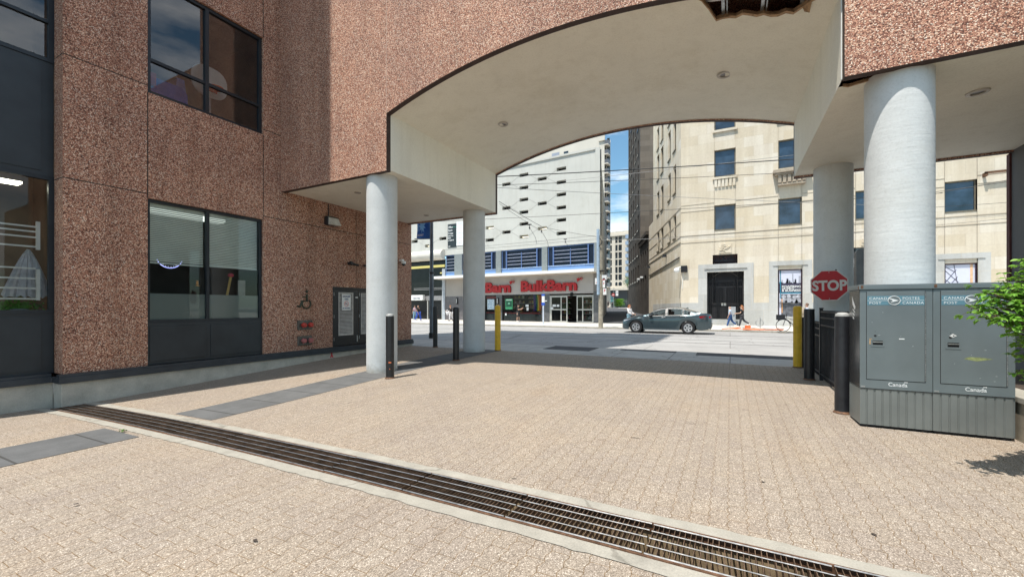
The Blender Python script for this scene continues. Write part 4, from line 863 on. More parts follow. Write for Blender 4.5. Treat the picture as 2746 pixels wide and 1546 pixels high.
XLFT = BX(1060); slots = []
for (a, b_, ys2) in ((1492.5,1518,(452.5,488,521,556,589.4,625)),(1441.7,1466,(479,545,612)),(1393,1416.5,(468.6,502.6,534.8,568.4,599.8,634)),(1346.8,1369,(493.8,557.4,621.8)),(1302,1324,(610,643)),(1103.6,1120,(647,)),(1139.6,1151,(659,)),(1178,1197,(639,))):
    for y in ys2:
        if not (a < 1200 and y < 500): x0, x1 = BX(a), BX(b_); z = BZ((a+b_)/2, y); h = .17 if a < 1200 else .16; slots.append((x0, x1, z-h, z+h))
m = MB(); m.wall(XLFT, 0, zw1, ztop, slots, .45); m.quad((XLFT,0,ztop),(0,0,ztop),(-9.8,30,ztop),(XLFT,30,ztop)); m.quad((0,0,-.2),(-9.8,30,-.2),(-9.8,30,ztop),(0,0,ztop))
m.box(BX(1597), .06, -.07, .05, zw1, ztop+.02); m.build('upper_wall', CRM, st)
m = MB(); m.box(XLFT, BX(1597)-.001, -.10, .05, ztop-.12, ztop+.05); m.build('parapet', CRM, st)
m = MB(); m.quad((XLFT,.45,zw1),(0,.45,zw1),(0,.45,ztop),(XLFT,.45,ztop)); m.build('slot_backing', DARK, st)
lampm = emit('stair_lamp', (1,.93,.7), 1.6)
m = MB(); 
for k in (14, 8, 18, 21):
    if k < len(slots): q = slots[k]; m.box(q[0]+.15, q[1]-.15, .3, .35, (q[2]+q[3])/2-.04, (q[2]+q[3])/2+.05)
m.build('lamp_strip', lampm, st)
m = MB()
def gline(a, b_): m.tube([(a[0],-.002,a[1]),(b_[0],-.002,b_[1])], .011, 4)
def sc(i, s): q = slots[i]; return (q[1] if s > 0 else q[0], (q[2]+q[3])/2)
for c1, c2 in ((6,0),(6,1),(7,2),(7,3),(8,4),(8,5)): gline(sc(c1,1), sc(c2,-1))
for c1, c2 in ((9,6),(10,6),(11,7),(12,7),(13,8),(14,8)): gline(sc(c1,1), sc(c2,-1))
for c1, c2 in ((15,9),(15,10),(16,11),(16,12),(17,13),(17,14)): gline(sc(c1,1), sc(c2,-1))
gline(sc(18,1), sc(17,-1)); gline(sc(19,1), sc(17,-1)); gline(sc(20,1), sc(21,-1)); gline(sc(21,1), sc(22,-1))
zz = BZ(1400, 650); m.tube([(XLFT,-.002,zz),(0,-.002,zz)], .012, 4); m.build('facade_grooves', plain('groove_line', (.30,.29,.27), .8), st)
# window band
zsill = BZ(1400, 717)
for (a, b_) in ((1220,1240),(1331,1344.5),(1454,1468.5),(1594,1606)): m = MB(); m.box(BX(a), BX(b_), -.10, .35, zc0-.2, zw1); m.build('pier', PIER, st)
for (a, b_) in ((1195,1220),(1240,1331),(1344.5,1454),(1468.5,1594)):
    x0, x1 = BX(a)+.02, BX(b_)-.02; f = MB(); zt2 = zw1-.02; wdt = x1-x0
    f.box(x0,x0+.07,.05,.16,zsill,zt2); f.box(x1-.07,x1,.05,.16,zsill,zt2); f.box(x0+.07,x1-.07,.05,.16,zt2-.07,zt2)
    q0, q1 = (x0+.55, x1-.55) if wdt > 2 else (x0+.02, x1-.02)
    if wdt > 2:
        for q in (q0, q1): f.box(q-.05,q+.05,.0,.14,zsill+.001,zt2-.071)
        f.box((q0+q1)/2-.03,(q0+q1)/2+.03,.02,.12,zsill+.001,zt2-.30)
    w_ = f.build('window', BLUW, st)
    f = MB()
    for k in range(1, 5): z = zsill+.02+(zt2-zsill-.45)*k/4.0; f.box(q0+.05, q1-.05, .03, .11, z-.018, z+.018)
    f.build('glazing_bar', plain('pale_bar', (.40,.43,.55), .4) if 'pale_bar' not in bpy.data.materials else bpy.data.materials['pale_bar'], w_)
    f = MB(); f.quad((x0,.13,zsill),(x1,.13,zsill),(x1,.13,zt2),(x0,.13,zt2)); f.build('pane', DGN, w_)
    f = MB(); f.box(x0-.01,x1+.01,-.04,.15,zsill-.06,zsill); f.build('sill', plain('pale_blue', (.35,.45,.62), .5) if 'pale_blue' not in bpy.data.materials else bpy.data.materials['pale_blue'], w_)
    f = MB(); f.box(x0,x1,.02,.2,zc0-.2,zsill-.061); f.build('spandrel', BLUS, st)
# canopy
cx0 = B.X(1161, -1.45); zt_, zb2 = B.p(1450, 726, -1.45)[1], B.p(1450, 734, -1.45)[1]
m = MB(); m.box(cx0, .05, -1.45, .3, zb2, zt_); m.build('canopy', plain('canopy_white', (.74,.73,.70), .6, 0, .03), st)
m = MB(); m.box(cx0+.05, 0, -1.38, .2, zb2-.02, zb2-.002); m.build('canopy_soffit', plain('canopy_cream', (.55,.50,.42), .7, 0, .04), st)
for px in (1212, 1343, 1415, 1491, 1571): m = MB(); q = B.X(px, -.6); m.lathe([(.001,-.012),(.11,-.01),(.12,.0)], (q,-.6,zb2-.021), 12); m.build('canopy_lamp', plain('lamp_grey', (.3,.28,.25), .5) if 'lamp_grey' not in bpy.data.materials else bpy.data.materials['lamp_grey'], st)
# shopfront level
zh = BZ(1400, 789); zg = .05
D0_, D1_ = BX(1474), BX(1592); zdoor = BZ(1530, 791)
m = MB(); x_w0, x_w1 = BX(1346.5), BX(1453); 
m.wall(BX(1240), .0, zh, zb2+.02, [(D0_, D1_, zh-.1, zdoor)], .1); m.build('sign_band', SIGNB, st)
for (a, b_) in ((BX(1331), x_w0), (x_w1, D0_)): m = MB(); m.box(a, b_, -.03, .3, -.1, zh-.003); m.build('granite_pier', DGR, st)
m = MB(); m.box(D1_, .02, -.05, .6, -.1, BZ(1600,781)); m.build('corner_pier', DGR, st)
m = MB(); m.box(D1_-.01, 0, -.02, .05, BZ(1600,781), zb2); m.build('corner_panel', plain('brown_grey', (.19,.175,.16), .6), st)
m = MB(); m.box(BX(1195), BX(1240)+.4, -.02, .3, BZ(1220, 794), zb2+.02); m.build('taupe_panel', plain('taupe', (.38,.345,.31), .6, 0, .08, .8), st)
m = MB(); m.box(BX(1195), BX(1240)+.4, -.03, .3, -.1, BZ(1220, 794)-.003); m.build('polished_granite', plain('polished_granite', (.13,.12,.125), .15, 0, .25, 2.5), st)
m = MB(); m.box(BX(1187.5), BX(1195), -.12, .3, -.1, zc0+.9); m.build('corner_column', plain('blue_grey_column', (.38,.41,.44), .5), st)
for px in (1227, 1336.5): m = MB(); q = BX(px); m.box(q-.08,q+.08,-.14,-.031,BZ(px,806)-.35,BZ(px,806)+.3); m.build('wall_sconce', BLK, st); m = MB(); m.box(q-.05,q+.0,-.155,-.141,BZ(px,806)-.25,BZ(px,806)+.2); m.build('sconce_lens', WHT, st)
# display windows
SHG = glass('shop_glass', (.8,.85,.85), 1.35)
def display(a0, a1, z0, z1, nm):
    f = MB(); w_ = .05; f.box(a0,a0+w_,.04,.14,z0,z1); f.box(a1-w_,a1,.04,.14,z0,z1); f.box(a0+w_,a1-w_,.04,.14,z1-w_,z1); f.box(a0+w_,a1-w_,.04,.14,z0,z0+w_); o = f.build('display_window', BLKW, st)
    f = MB(); f.quad((a0,.09,z0),(a1,.09,z0),(a1,.09,z1),(a0,.09,z1)); f.build('pane', SHG, o); return o
zr2 = BZ(1400, 838)
w1 = display(x_w0+.01, x_w1-.01, zg+.05, zh-.01, ''); w2 = display(BX(1240)+.42, BX(1331)-.01, zg+.05, zh-.06, '')
m = MB(); m.box(x_w0+.07, x_w1-.07, .16, .2, zg+.05, zr2-.1); 
for k in range(1, 4): q = x_w0+(x_w1-x_w0)*k/4; m.box(q-.015,q+.015,.145,.159,zg+.1,zr2-.11)
m.build('lower_panel', plain('smoke_panel', (.035,.045,.05), .2, 0, .3, 2), w1)
m = MB(); m.box(x_w0+.07, x_w1-.07, .15, .25, zr2-.1, zr2+.02); m.build('red_shelf', plain('red_shelf', (.25,.012,.012), .5), w1)
m = MB(); m.box(BX(1302), BX(1331)-.07, .16, .2, BZ(1316,800), zh-.1); m.box(BX(1302), BX(1331)-.07, .16, .2, zr2-.08, zr2+.02); m.build('red_header', bpy.data.materials['red_shelf'], w2)
m = MB(); m.box(BX(1302), BX(1331)-.07, .16, .2, zg+.05, zr2-.09); m.build('lower_panel', bpy.data.materials['smoke_panel'], w2)
# shop interior with stocked shelves
m = MB(); a0, a1 = BX(1240), -.3; ax_ = a1-1.0; m.quad((a0,2.9,-.05),(ax_,2.9,-.05),(ax_,2.9,4),(a0,2.9,4)); m.quad((a0,.3,zh+.3),(a0,2.9,zh+.3),(ax_,2.9,zh+.3),(a1,.3,zh+.3)); m.quad((a0,.3,.06),(a1,.3,.06),(ax_,2.9,.06),(a0,2.9,.06)); m.quad((a0,.3,0),(a0,2.9,0),(a0,2.9,4),(a0,.3,4)); m.quad((ax_,2.9,0),(a1,.3,0),(a1,.3,4),(ax_,2.9,4)); m.build('shop_room', plain('shop_dark', (.035,.028,.024), .8), st)
rs = random.Random(5); goods = [plain('goods_%s' % n, c, .5) for n, c in (('green',(.08,.15,.05)),('yellow',(.4,.3,.06)),('brown',(.15,.07,.03)),('white',(.45,.43,.40)),('red',(.22,.02,.02)))]
for (sx0, sx1, sy) in ((x_w0+.3, x_w0+1.6, 1.6), (x_w0+1.8, x_w1-.3, 2.0), (D0_+.2, D0_+1.1, 2.2), (D1_-1.9, D1_-1.0, 2.4), (D1_-.9, D1_-.4, 1.5)):
    m = MB()
    for k in range(5):
        z = .3+k*.5; m.box(sx0,sx1,sy,sy+.35,z-.03,z,3); x = sx0+.03
        while x < sx1-.12: w_ = .06+rs.random()*.12; m.box(x,x+w_,sy+.02,sy+.2,z,z+.15+rs.random()*.2,rs.choice((0,1,2,2,2,4,3))); x += w_+.02
    t_ = thing('shop_shelf', {0:'a'}.get(9, 'stocked shelf seen inside the store %s' % {0:'behind the green poster',1:'behind the rainbow flag',2:'inside the left glass door',3:'just right of the dark doorway',4:'inside the right glass door'}[[round(v,2) for v in (x_w0+.3,x_w0+1.8,D0_+.2,D1_-1.9,D1_-.9)].index(round(sx0,2))]), 'shelf'); B.put(t_); m.build('stock', goods, t_)
# posters, flag
def on_front(name, lab, cat, px0, px1, py0, py1, mt, y=.03, th=.01):
    t_ = thing(name, lab, cat); B.put(t_); x0, x1 = BX(px0), BX(px1); z1, z0 = BZ(px0, py0), BZ(px0, py1); MB().box(x0,x1,y,y+th,z0,z1).build('sheet', mt, t_); return t_, x0, x1, z0, z1
t_, x0, x1, z0, z1 = on_front('poster', 'green poster taped inside the large store window', 'poster', 1355, 1374, 801, 829, plain('green_poster', (.06,.36,.16), .5))
m = MB(); m.box(x0+.08,x1-.08,.024,.029,z0+.25,z1-.2); m.box(x0+.12,x1-.12,.018,.0235,z0+.32,z0+.5); m.build('print', plain('dark_green_ink', (.01,.10,.05), .5), t_); m = MB(); m.box(x0+.08,x1-.08,.024,.029,z1-.15,z1-.07); m.build('heading', LET, t_)
m = MB(); m.lathe([(.001,-.002),(.13,-.001),(.13,.001)], ((x0+x1)/2,.02,(z0+z1)/2+.02), 16, 'y'); m.build('jar_picture', plain('pale_green_ink', (.25,.6,.38), .5), t_)
t_, x0, x1, z0, z1 = on_front('poster', 'pale blue and white poster in the red topped window behind the yellow bollard', 'poster', 1306.5, 1325, 802, 829, plain('pale_poster', (.50,.60,.66), .5))
bp_, nt_, b_2 = base('blue_print', rough=.5); nt_.links.new(ramp(nt_, noise(nt_, objc(nt_), 22, 3), [(.45, (.10,.22,.36)), (.5, (.55,.64,.70))]), b_2.inputs['Base Color']); m = MB(); m.box(x0+.05,x1-.05,.024,.029,z0+.05,z1-.05); m.build('print', bp_, t_)
fl = thing('rainbow_flag', 'rainbow flag hanging in folds at the right of the store window', 'flag'); B.put(fl)
fx0, fx1 = BX(1426), BX(1449); fz1, fz0 = BZ(1440, 790), BZ(1440, 833)
for k, (nm, c) in enumerate((('purple',(.10,.03,.16)),('blue',(.02,.03,.18)),('green',(.01,.13,.05)),('yellow',(.72,.50,.05)),('orange',(.55,.15,.02)),('red',(.40,.03,.02)))):
    m = MB(); a, b_ = fx0+(fx1-fx0)*k/6, fx0+(fx1-fx0)*(k+1)/6; n = 8
    for i in range(n+1):
        f = i/n; z = fz1+(fz0-fz1)*f; s = .12*math.sin(f*2.2)*(1-k*.1)
        for x in (a, (a+b_)/2, b_): m.v.append((x+s*(.5+.1*k), .20+.05*math.sin(x*16+f*2), z))
    for i in range(n):
        for j in (0,1): q = i*3+j; m.f.append((q,q+3,q+4,q+1)); m.m.append(0)
    m.build('stripe', cloth('flag_'+nm, c), fl, True)
for (p0, p1, y0_, y1_, lab) in ((1409,1417,816,822,'small white notice low in the store window'),(1411.5,1417,824,832,'tiny white tag under the notice in the store window'),(1482,1491,816,822,'white notice with photo on the left glass door'),(1493,1500,816,822,'plain white notice on the left glass door'),(1477,1484,823,829,'pale blue notice low on the left glass door'),(1354,1358,839,845,'white sticker on the smoked glass below the shelf')):
    t_ = on_front('notice', lab, 'notice', p0, p1, y0_, y1_, LET, y=.03 if p0 < 1470 else -.02, th=.008)
# doors
dz = BZ(1530, 796); m = MB(); zt3 = zdoor; m.box(D0_, D1_, .0, .22, dz+.12, zt3-.003); m.box(D0_, D0_+.1, .0, .22, zg, dz+.12); m.box(D1_-.1, D1_, .0, .22, zg, dz+.12); m.build('door_frame', ALU, st)
m = MB(); m.box(BX(1530), BX(1537), -.05, -.002, BZ(1533,787), BZ(1533,785)+.05); m.box(BX(1530), BX(1537), -.05, -.002, BZ(1533,792)-.04, BZ(1533,791)); m.build('door_sensor', BLK, st)
for (a, b_, c_) in ((1476.5,1503,1521),(1546,1561,1590.5)):
    x0, xm_, x1 = BX(a), BX(c_) if False else BX(b_), BX(c_); zm = BZ(1500, 831); d_ = MB()
    for q in (x0, xm_, x1-.09): d_.box(q,q+.09,.03,.10,zg+.02,dz+.1)
    for q in (zg+.02, zm, dz+.0): d_.box(x0+.09,xm_-.001,.035,.095,q,q+.1); d_.box(xm_+.091,x1-.091,.035,.095,q,q+.1)
    o = d_.build('sliding_door', ALU, st); p = MB(); p.quad((x0,.065,zg),(x1,.065,zg),(x1,.065,dz+.1),(x0,.065,dz+.1)); p.build('pane', SHG, o)
m = MB(); m.box(D0_-.05, D1_+.05, -.12, .3, -.1, zg); m.build('threshold', BLKW, st)
# raised red letters
RL = plain('letter_red', (.40,.006,.008), .4, 0, .06, 2); PK = plain('letter_edge', (.30,.02,.02), .5)
def fit_text(txt, x0, x1, z0, hcap, y, mt, parent, ext, off, nm='lettering'):
    me = text_mesh(txt, 1.0, ext, off, 'LEFT'); xs = [v.co.x for v in me.vertices]; w_ = max(xs)-min(xs); sx = (x1-x0)/w_; hy = max(v.co.y for v in me.vertices)
    for v in me.vertices: v.co.x = (v.co.x-min(xs))*sx+x0; v.co.y = v.co.y*hcap/hy+z0
    me.transform(Matrix.Translation((0,y,0)) @ Matrix.Rotation(R(90), 4, 'X')); me.materials.clear(); me.materials.append(mt)
    o = bpy.data.objects.new(nm, me); S.collection.objects.link(o); o.parent = parent; return o
for (p0, p1, pl0, lab) in ((1398,1549,1545,'red raised letters reading BulkBarn above the store doors'),(1244,1371.5,1366,'red raised letters ending Barn, half hidden by the column')):
    t_ = thing('store_sign', lab, 'sign', group='red letters on the store front'); B.put(t_); x0, x1 = BX(p0), BX(p1); z0 = BZ((p0+p1)/2, 778.2 if p0 > 1300 else 783); 
    hc = BZ(1473,751)-BZ(1473,778.5)
    fit_text('BulkBarn', x0+.03, x1-.03, z0, hc, -.13, RL, t_, .05, .045); fit_text('BulkBarn', x0, x1, z0-.02, hc+.04, -.06, PK, t_, .01, .05, 'backing')
    q = BX(pl0)+.25; m = MB(); m.prism_y([(q-.05,z0+hc*.72),(q+.16,z0+hc*.92),(q+.05,z0+hc*1.12),(q-.14,z0+hc*1.0)], -.2, -.1)
    m.tube([(q+.30+.09*math.cos(2*math.pi*i/12),-.14,z0+hc*1.02+.09*math.sin(2*math.pi*i/12)) for i in range(13)], .035, 5); m.box(q+.08,q+.24,-.18,-.12,z0+hc*.96,z0+hc*1.03); m.build('emblem', RL, t_)
# glazed entrance at the left
GBL = plain('black_glazing', (.010,.011,.012), .12, 0, .5, .5, spec=.25)
m = MB(); ex0, ex1 = XLFT, BX(1187); m.box(ex0, ex1, .4, .5, -.1, zw1-.3); m.build('glazed_wall', GBL, st)
m = MB(); 
for (py, h) in ((772, .03), (776, .03)): m.box(BX(1104), BX(1181), .33, .39, BZ(1140, py)-h, BZ(1140, py)+h)
m.box(ex0, ex1, .25, .399, BZ(1140, 793)-.5, BZ(1140, 793)); m.build('transom', plain('grey_transom', (.22,.22,.22), .5), st)
m = MB(); m.box(ex0, ex1-.05, .3, .39, BZ(1150,714)-.12, BZ(1150,714)+.14); m.box(BX(1175), ex1, .3, .39, BZ(1175,731)-.07, BZ(1175,731)+.07); m.build('lit_strip', emit('warm_strip', (.75,.68,.25), .9), st)
m = MB(); zrl = BZ(1150, 686); n = 10; pts = [(.0,zrl-.55)]+[(-.10-.62*math.sin(math.pi*i/n), zrl-.55*math.cos(math.pi*i/n)) for i in range(n+1)]+[(0,zrl+.55)]
rb0, rb1 = ex0, BX(1193); vs = [(rb0,p[0],p[1]) for p in pts]+[(rb1,p[0],p[1]) for p in pts]; k = len(pts); m.add(vs, [(i,i+1,i+1+k,i+k) for i in range(k-1)]+[tuple(range(k-1,-1,-1)), tuple(range(k,2*k))]); m.build('rounded_awning', CRM2, st, True)
for q in (1143, 1154, 1182): m = MB(); a = BX(q); m.box(a-.05,a+.05,.2,.38,-.1,BZ(1140,806)); m.build('door_post', ALU, st)
t_ = thing('entrance_sign', 'white entrance sign reading CENTRE over the dark doors at left', 'sign'); B.put(t_); x0, x1 = BX(1105), BX(1137.5); z0, z1 = BZ(1120,805), BZ(1120,791); m = MB(); m.box(x0,x1,-.25,.1,z0,z1); bevel(m.build('box', WHT, t_), .03); text_xz('lettering','CENTRE',.30,(x0+x1)/2,-.26,z0+.12,plain('grey_ink',(.2,.22,.26),.5),t_,.005,.004,'CENTER'); m = MB(); m.box(x0,x0+.12,-.26,-.251,z0,z1); m.build('blue_end', BLUS, t_)
# banners on the wall
t_ = thing('lease_banner', 'black Office Space For Lease banner on the pale wall', 'banner'); B.put(t_); x0, x1 = BX(1201.5), BX(1224.5); z1, z0 = BZ(1213,600.5), BZ(1213,663)
m = MB(); m.box(x0,x1,-.05,-.01,z0,z1); m.build('sheet', plain('banner_black', (.018,.03,.035), .6), t_); H_ = z1-z0
for k, (tx, s) in enumerate((('Office',.30),('Space',.30),('For Lease',.28),('Suites From',.17),('800 SF',.17),('to 15,000+SF',.17))): text_xz('lettering', tx, s, x0+.05, -.055, z1-(.42+[0,.32,.64,.88,1.12,1.36][k]), LET, t_, .002, .006, 'LEFT', .86 if k != 2 else .62)
text_xz('lettering', 'CBRE', .13, x0+.06, -.055, z0+.08, LET, t_, .002, .004)
m = MB(); m.box(x0+.5,x1-.05,-.056,-.051,z1-.36,z1-.33); m.build('green_line', plain('green_line', (.05,.4,.25), .5), t_)
t_ = thing('white_banner', 'white banner beside the black lease banner, partly behind the column', 'banner'); B.put(t_); m = MB(); m.box(x1+.01,x1+.9,-.05,-.01,z0+.12,z1+.15); m.build('sheet', plain('banner_white', (.78,.80,.80), .6), t_)
m = MB()
for k in range(5): m.box(x1+.25+.1*(k%2),x1+.8,-.056,-.051,z0+.4+k*.5,z0+.44+k*.5)
m.build('print', plain('pale_print', (.5,.58,.65), .6), t_)

# ================================================================ LIMESTONE CORNER BUILDING
F = Frame(-3.46, 35.5, 0); G = Frame(-3.46, 35.5, -72.36)
ls = thing('limestone_building', 'large beige limestone corner building with tall barred doorway', 'building'); F.put(ls)
FX = lambda px: F.X(px); FZ = lambda px, py: F.p(px, py)[1]
FXR = FX(2746)+6; r1 = (FZ(1915,619), FZ(1915,551)); r2 = (FZ(1915,477), FZ(1915,404)); r3 = (FZ(1915,352), FZ(1915,352)+2.35)
wA, wB, wC = (FX(1915.5),FX(1972.5)), (FX(2087),FX(2150)), (FX(2533),FX(2620)); wD = ((wB[0]+wC[0])/2, (wB[1]+wC[1])/2)
holes = []; wins = []
for (a, b_) in (wA, wB, wD, wC):
    for r in (r1, r2, r3): 
        if (a, b_) == wC and r is r2: pass
        holes.append((a, b_, r[0], r[1])); wins.append(holes[-1])
vt = (FX(1911), FX(1978), FZ(1940,711), FZ(1940,682)); dr = (FX(1896), FX(1995), .5, FZ(1945,728)); holes += [vt, dr]
vt2 = (vt[0]+wD[0]-wA[0], vt[1]+wD[0]-wA[0], vt[2], vt[3]); dr2 = (dr[0]+wD[0]-wA[0], dr[1]+wD[0]-wA[0], dr[2], dr[3]); holes += [vt2, dr2]
zp = FZ(2120, 721); pB = (FX(2086), FX(2152), .75, zp); pC = (FX(2532), FX(2622), .75, zp); holes += [pB, pC]
m = MB(); m.wall(0, FXR, 1.75, 24, holes, .28); m.quad((0,0,24),(FXR,0,24),(FXR,14,24),(0,14,24)); m.build('front_wall', LIM, ls)
m = MB(); m.wall(0, FXR, -.1, 1.75, holes, .28, y=-.03); m.quad((0,-.03,1.75),(FXR,-.03,1.75),(FXR,0.01,1.75),(0,0.01,1.75)); m.build('granite_base', GRAN, ls)
fl_ = plain('bronze_frame', (.20,.17,.12), .5, .4)
DGL2 = plain('blue_window_glass', (.025,.045,.075), .06, 0, .8, .9, spec=.9)
for h in wins:
    a, b_, c_, e = h; f = MB(); w_ = .07; f.box(a,a+w_,.14,.22,c_,e); f.box(b_-w_,b_,.14,.22,c_,e); f.box(a+w_,b_-w_,.14,.22,e-w_,e); f.box(a+w_,b_-w_,.14,.22,c_,c_+w_); f.box(a-.02,b_+.02,.02,.139,c_,c_+.09); o = f.build('window', fl_, ls)
    f = MB(); f.quad((a,.2,c_),(b_,.2,c_),(b_,.2,e),(a,.2,e)); f.build('pane', DGL2 if e > 6 else DGL, o)
    if (c_, e) == (r2[0], r2[1]) or c_ == r3[0]: f = MB(); f.box(a-.12,b_+.12,-.14,.02,c_-.16,c_-.0); f.build('sill', LIM, o)
# dentils under the middle window, small balcony on the right
m = MB(); a, b_ = wA
for k in range(6): q = a+.1+(b_-a-.2)*k/5; m.prism_y([(q-.09,r2[0]-.75),(q+.09,r2[0]-.75),(q+.09,r2[0]-.165),(q-.09,r2[0]-.165)], -.10, -.002)
m.build('dentils', LIM, ls)
bz = r2[0]-.15; m = MB(); a, b_ = FX(2072), wB[1]+.5; m.box(a,b_,-.55,-.001,bz-.2,bz); m.box(a+.1,b_-.1,-.45,-.001,bz-.34,bz-.201); m.prism_z([(a+.35,-.001),(b_-.35,-.001),(b_-.35,-.30),(a+.35,-.30)][::-1], bz-.95, bz-.341); m.box(a+.3,b_-.3,-.36,-.0015,bz-1.08,bz-.951)
for k in range(6): q = a+.4+k*(b_-a-.8)/5; m.box(q-.1,q+.1,-.4,-.301,bz-.9,bz-.36)
m.build('balcony', plain('weathered_stone', (.36,.30,.23), .8, 0, .3, 5, .3), ls)
# string courses
m = MB()
for z in (FZ(1925,646)+.0, FZ(1925,627)): m.box(-.02, FXR, -.025, -.001, z-.02, z+.02)
for z in (FZ(1900,545), FZ(1900,563)): 
    for (a, b_) in ((0, wA[0]-.02), (wA[1]+.02, wB[0]-.02), (wB[1]+.02, wD[0]-.02), (wD[1]+.02, wC[0]-.02), (wC[1]+.02, FXR)): m.box(a,b_,-.02,-.001,z-.015,z+.015)
m.build('string_courses', plain('stone_shadow_joint', (.42,.36,.28), .8, 0, .1, 5), ls)
for dx in (0, wD[0]-wA[0]):      # carved panel, vent, door surround, gate
    m = MB(); a, b_ = FX(1927)+dx, FX(1961.5)+dx; z0, z1 = FZ(1940,678), FZ(1940,652); m.box(a,b_,-.06,-.001,z0,z1); rr = random.Random(8)
    for _ in range(26): x = a+.15+rr.random()*(b_-a-.3); z = z0+.12+rr.random()*(z1-z0-.24); m.tube([(x-.12,-.07,z),(x,-.09,z+.05+rr.gauss(0,.04)),(x+.12,-.07,z+rr.gauss(0,.07))], .03, 5)
    m.build('carved_relief', LIM, ls, True)
    m = MB(); m.quad((vt[0]+dx,.27,vt[2]),(vt[1]+dx,.27,vt[2]),(vt[1]+dx,.27,vt[3]),(vt[0]+dx,.27,vt[3])); m.build('vent_opening', DGL, ls); m = MB(); m.box(vt[0]+dx,vt[1]+dx,.2,.26,(vt[2]+vt[3])/2-.1,(vt[2]+vt[3])/2+.03); m.build('vent_bar', BLKW, ls)
    m = MB(); sw = .62; a, b_ = dr[0]+dx, dr[1]+dx; zt4 = dr[3]; m.box(a-sw,a-.001,-.05,-.001,.0,zt4+.3); m.box(b_+.001,b_+sw,-.05,-.001,.0,zt4+.3); m.box(a-.001,b_+.001,-.05,-.001,zt4,zt4+.3); m.box(a-sw,b_+sw,-.05,-.001,zt4+.301,zt4+.6); m.box(a-.2,b_+.2,-.12,-.051,zt4+.25,zt4+.30); m.build('door_surround', GRAN, ls)
    m = MB(); m.quad((a,.9,.1),(b_,.9,.1),(b_,.9,zt4),(a,.9,zt4)); m.quad((a,.28,.1),(a,.9,.1),(a,.9,zt4),(a,.28,zt4)); m.quad((b_,.9,.1),(b_,.28,.1),(b_,.28,zt4),(b_,.9,zt4)); m.quad((a,.28,zt4),(a,.9,zt4),(b_,.9,zt4),(b_,.28,zt4)); m.build('door_recess', plain('recess_dark', (.03,.03,.035), .5), ls)
    gt = MB(); zg2 = FZ(1945, 770); w_ = b_-a
    gt.box(a,b_,.30,.34,.5,.6); gt.box(a,b_,.30,.34,zg2,zg2+.08); gt.box(a,b_,.30,.34,zg2+.45,zg2+.55); gt.box(a,a+.1,.28,.36,.5,zg2+.5); gt.box(b_-.1,b_,.28,.36,.5,zg2+.5); gt.box((a+b_)/2-.05,(a+b_)/2+.05,.29,.35,.5,zg2)
    n = 22
    for k in range(1, n): q = a+w_*k/n; gt.box(q-.018,q+.018,.305,.335,.6,zg2); gt.box(q-.018,q+.018,.305,.335,zg2+.08,zg2+.45) if k % 4 == 0 else 0
    gt.tube([(a+.2+(w_-.4)*k/14, .4, zg2+.7+.55*math.sin(math.pi*k/14)) for k in range(15)], .06, 6)
    gt.build('gate', BLK, ls)
    m = MB(); m.box(a-.3,b_+.3,-.55,.9,.05,.28); m.box(a-.05,b_+.05,-.25,.9,.281,.5); m.build('steps', GRAN, ls)
m = MB(); a = FX(1934); m.box(a,a+.13,.285,.299,FZ(1934,819),FZ(1934,812)); m.box(a+.17,a+.33,.285,.299,FZ(1934,819),FZ(1934,812)); m.build('gate_notices', LET, ls)
# side of the building along the lane
GX = lambda px: G.X(px); GZ = lambda px, py: G.p(px, py)[1]
gs = thing('side_wall_group', '', '') if False else None
sw_ = MB(); sh_ = []; hs = []
cols_ = [(1805.5,1813),(1791.7,1798.6),(1772,1779),(1762,1768)]
rowz = [(r1[0], r1[1]), (r2[0]-.25, r2[1]), (r3[0]-.2, r3[1]), (r3[0]+3.0, r3[0]+5.2)]
for (a, b_) in cols_:
    for r in rowz: hs.append((GX(a), GX(b_), r[0], r[1]))
m = MB(); m.wall(-13.7, 0, 1.75, 24, hs, .28); m.quad((-13.7,0,24),(0,0,24),(0,14,24),(-13.7,14,24)); m.wall(-17, -13.7, -.1, 11, [], .2); m.quad((-13.7,4,11),(-13.7,0,11),(-13.7,0,24),(-13.7,4,24)); m.quad((-17,0,11),(-13.7,0,11),(-13.7,4,11),(-17,4,11))
sd = m.build('side_wall', LIM, ls); 
def put_in_F(o):     # place a mesh built in frame G under the limestone building
    o.parent = ls; o.matrix_parent_inverse = Matrix.Identity(4); o.location = (G.o[0]-F.o[0], G.o[1]-F.o[1], 0); o.rotation_euler = (0,0,G.r); return o
put_in_F(sd); m = MB(); m.wall(-13.7, -.01, -.1, 1.75, [], .2, y=-.03); m.quad((-13.7,-.03,1.75),(0,-.03,1.75),(0,0,1.75),(-13.7,0,1.75)); put_in_F(m.build('side_base', GRAN, ls))
for h in hs:
    a, b_, c_, e = h; f = MB(); w_ = .06; f.box(a,a+w_,.14,.2,c_,e); f.box(b_-w_,b_,.14,.2,c_,e); f.box(a,b_,.141,.199,e-w_,e); f.box(a-.05,b_+.05,-.08,.13,c_-.12,c_); o = put_in_F(f.build('window', fl_, ls)); f = MB(); f.quad((a,.19,c_),(b_,.19,c_),(b_,.19,e),(a,.19,e)); f.build('pane', DGL, o)
m = MB()
for z in (r1[0]-.25, r1[0]-.7, r1[0]+.9, r1[1]+.1): m.box(-17, -.05, -.06 if z < r1[0]-.5 else -.03, -.001, z-.03, z+.03)
put_in_F(m.build('string_courses', bpy.data.materials['stone_shadow_joint'], ls))
m = MB(); m.tube([(-16.5,-.06,GZ(1745,737)),(-.4,-.06,GZ(1820,692))], .05, 6); put_in_F(m.build('conduit', BLKW, ls))
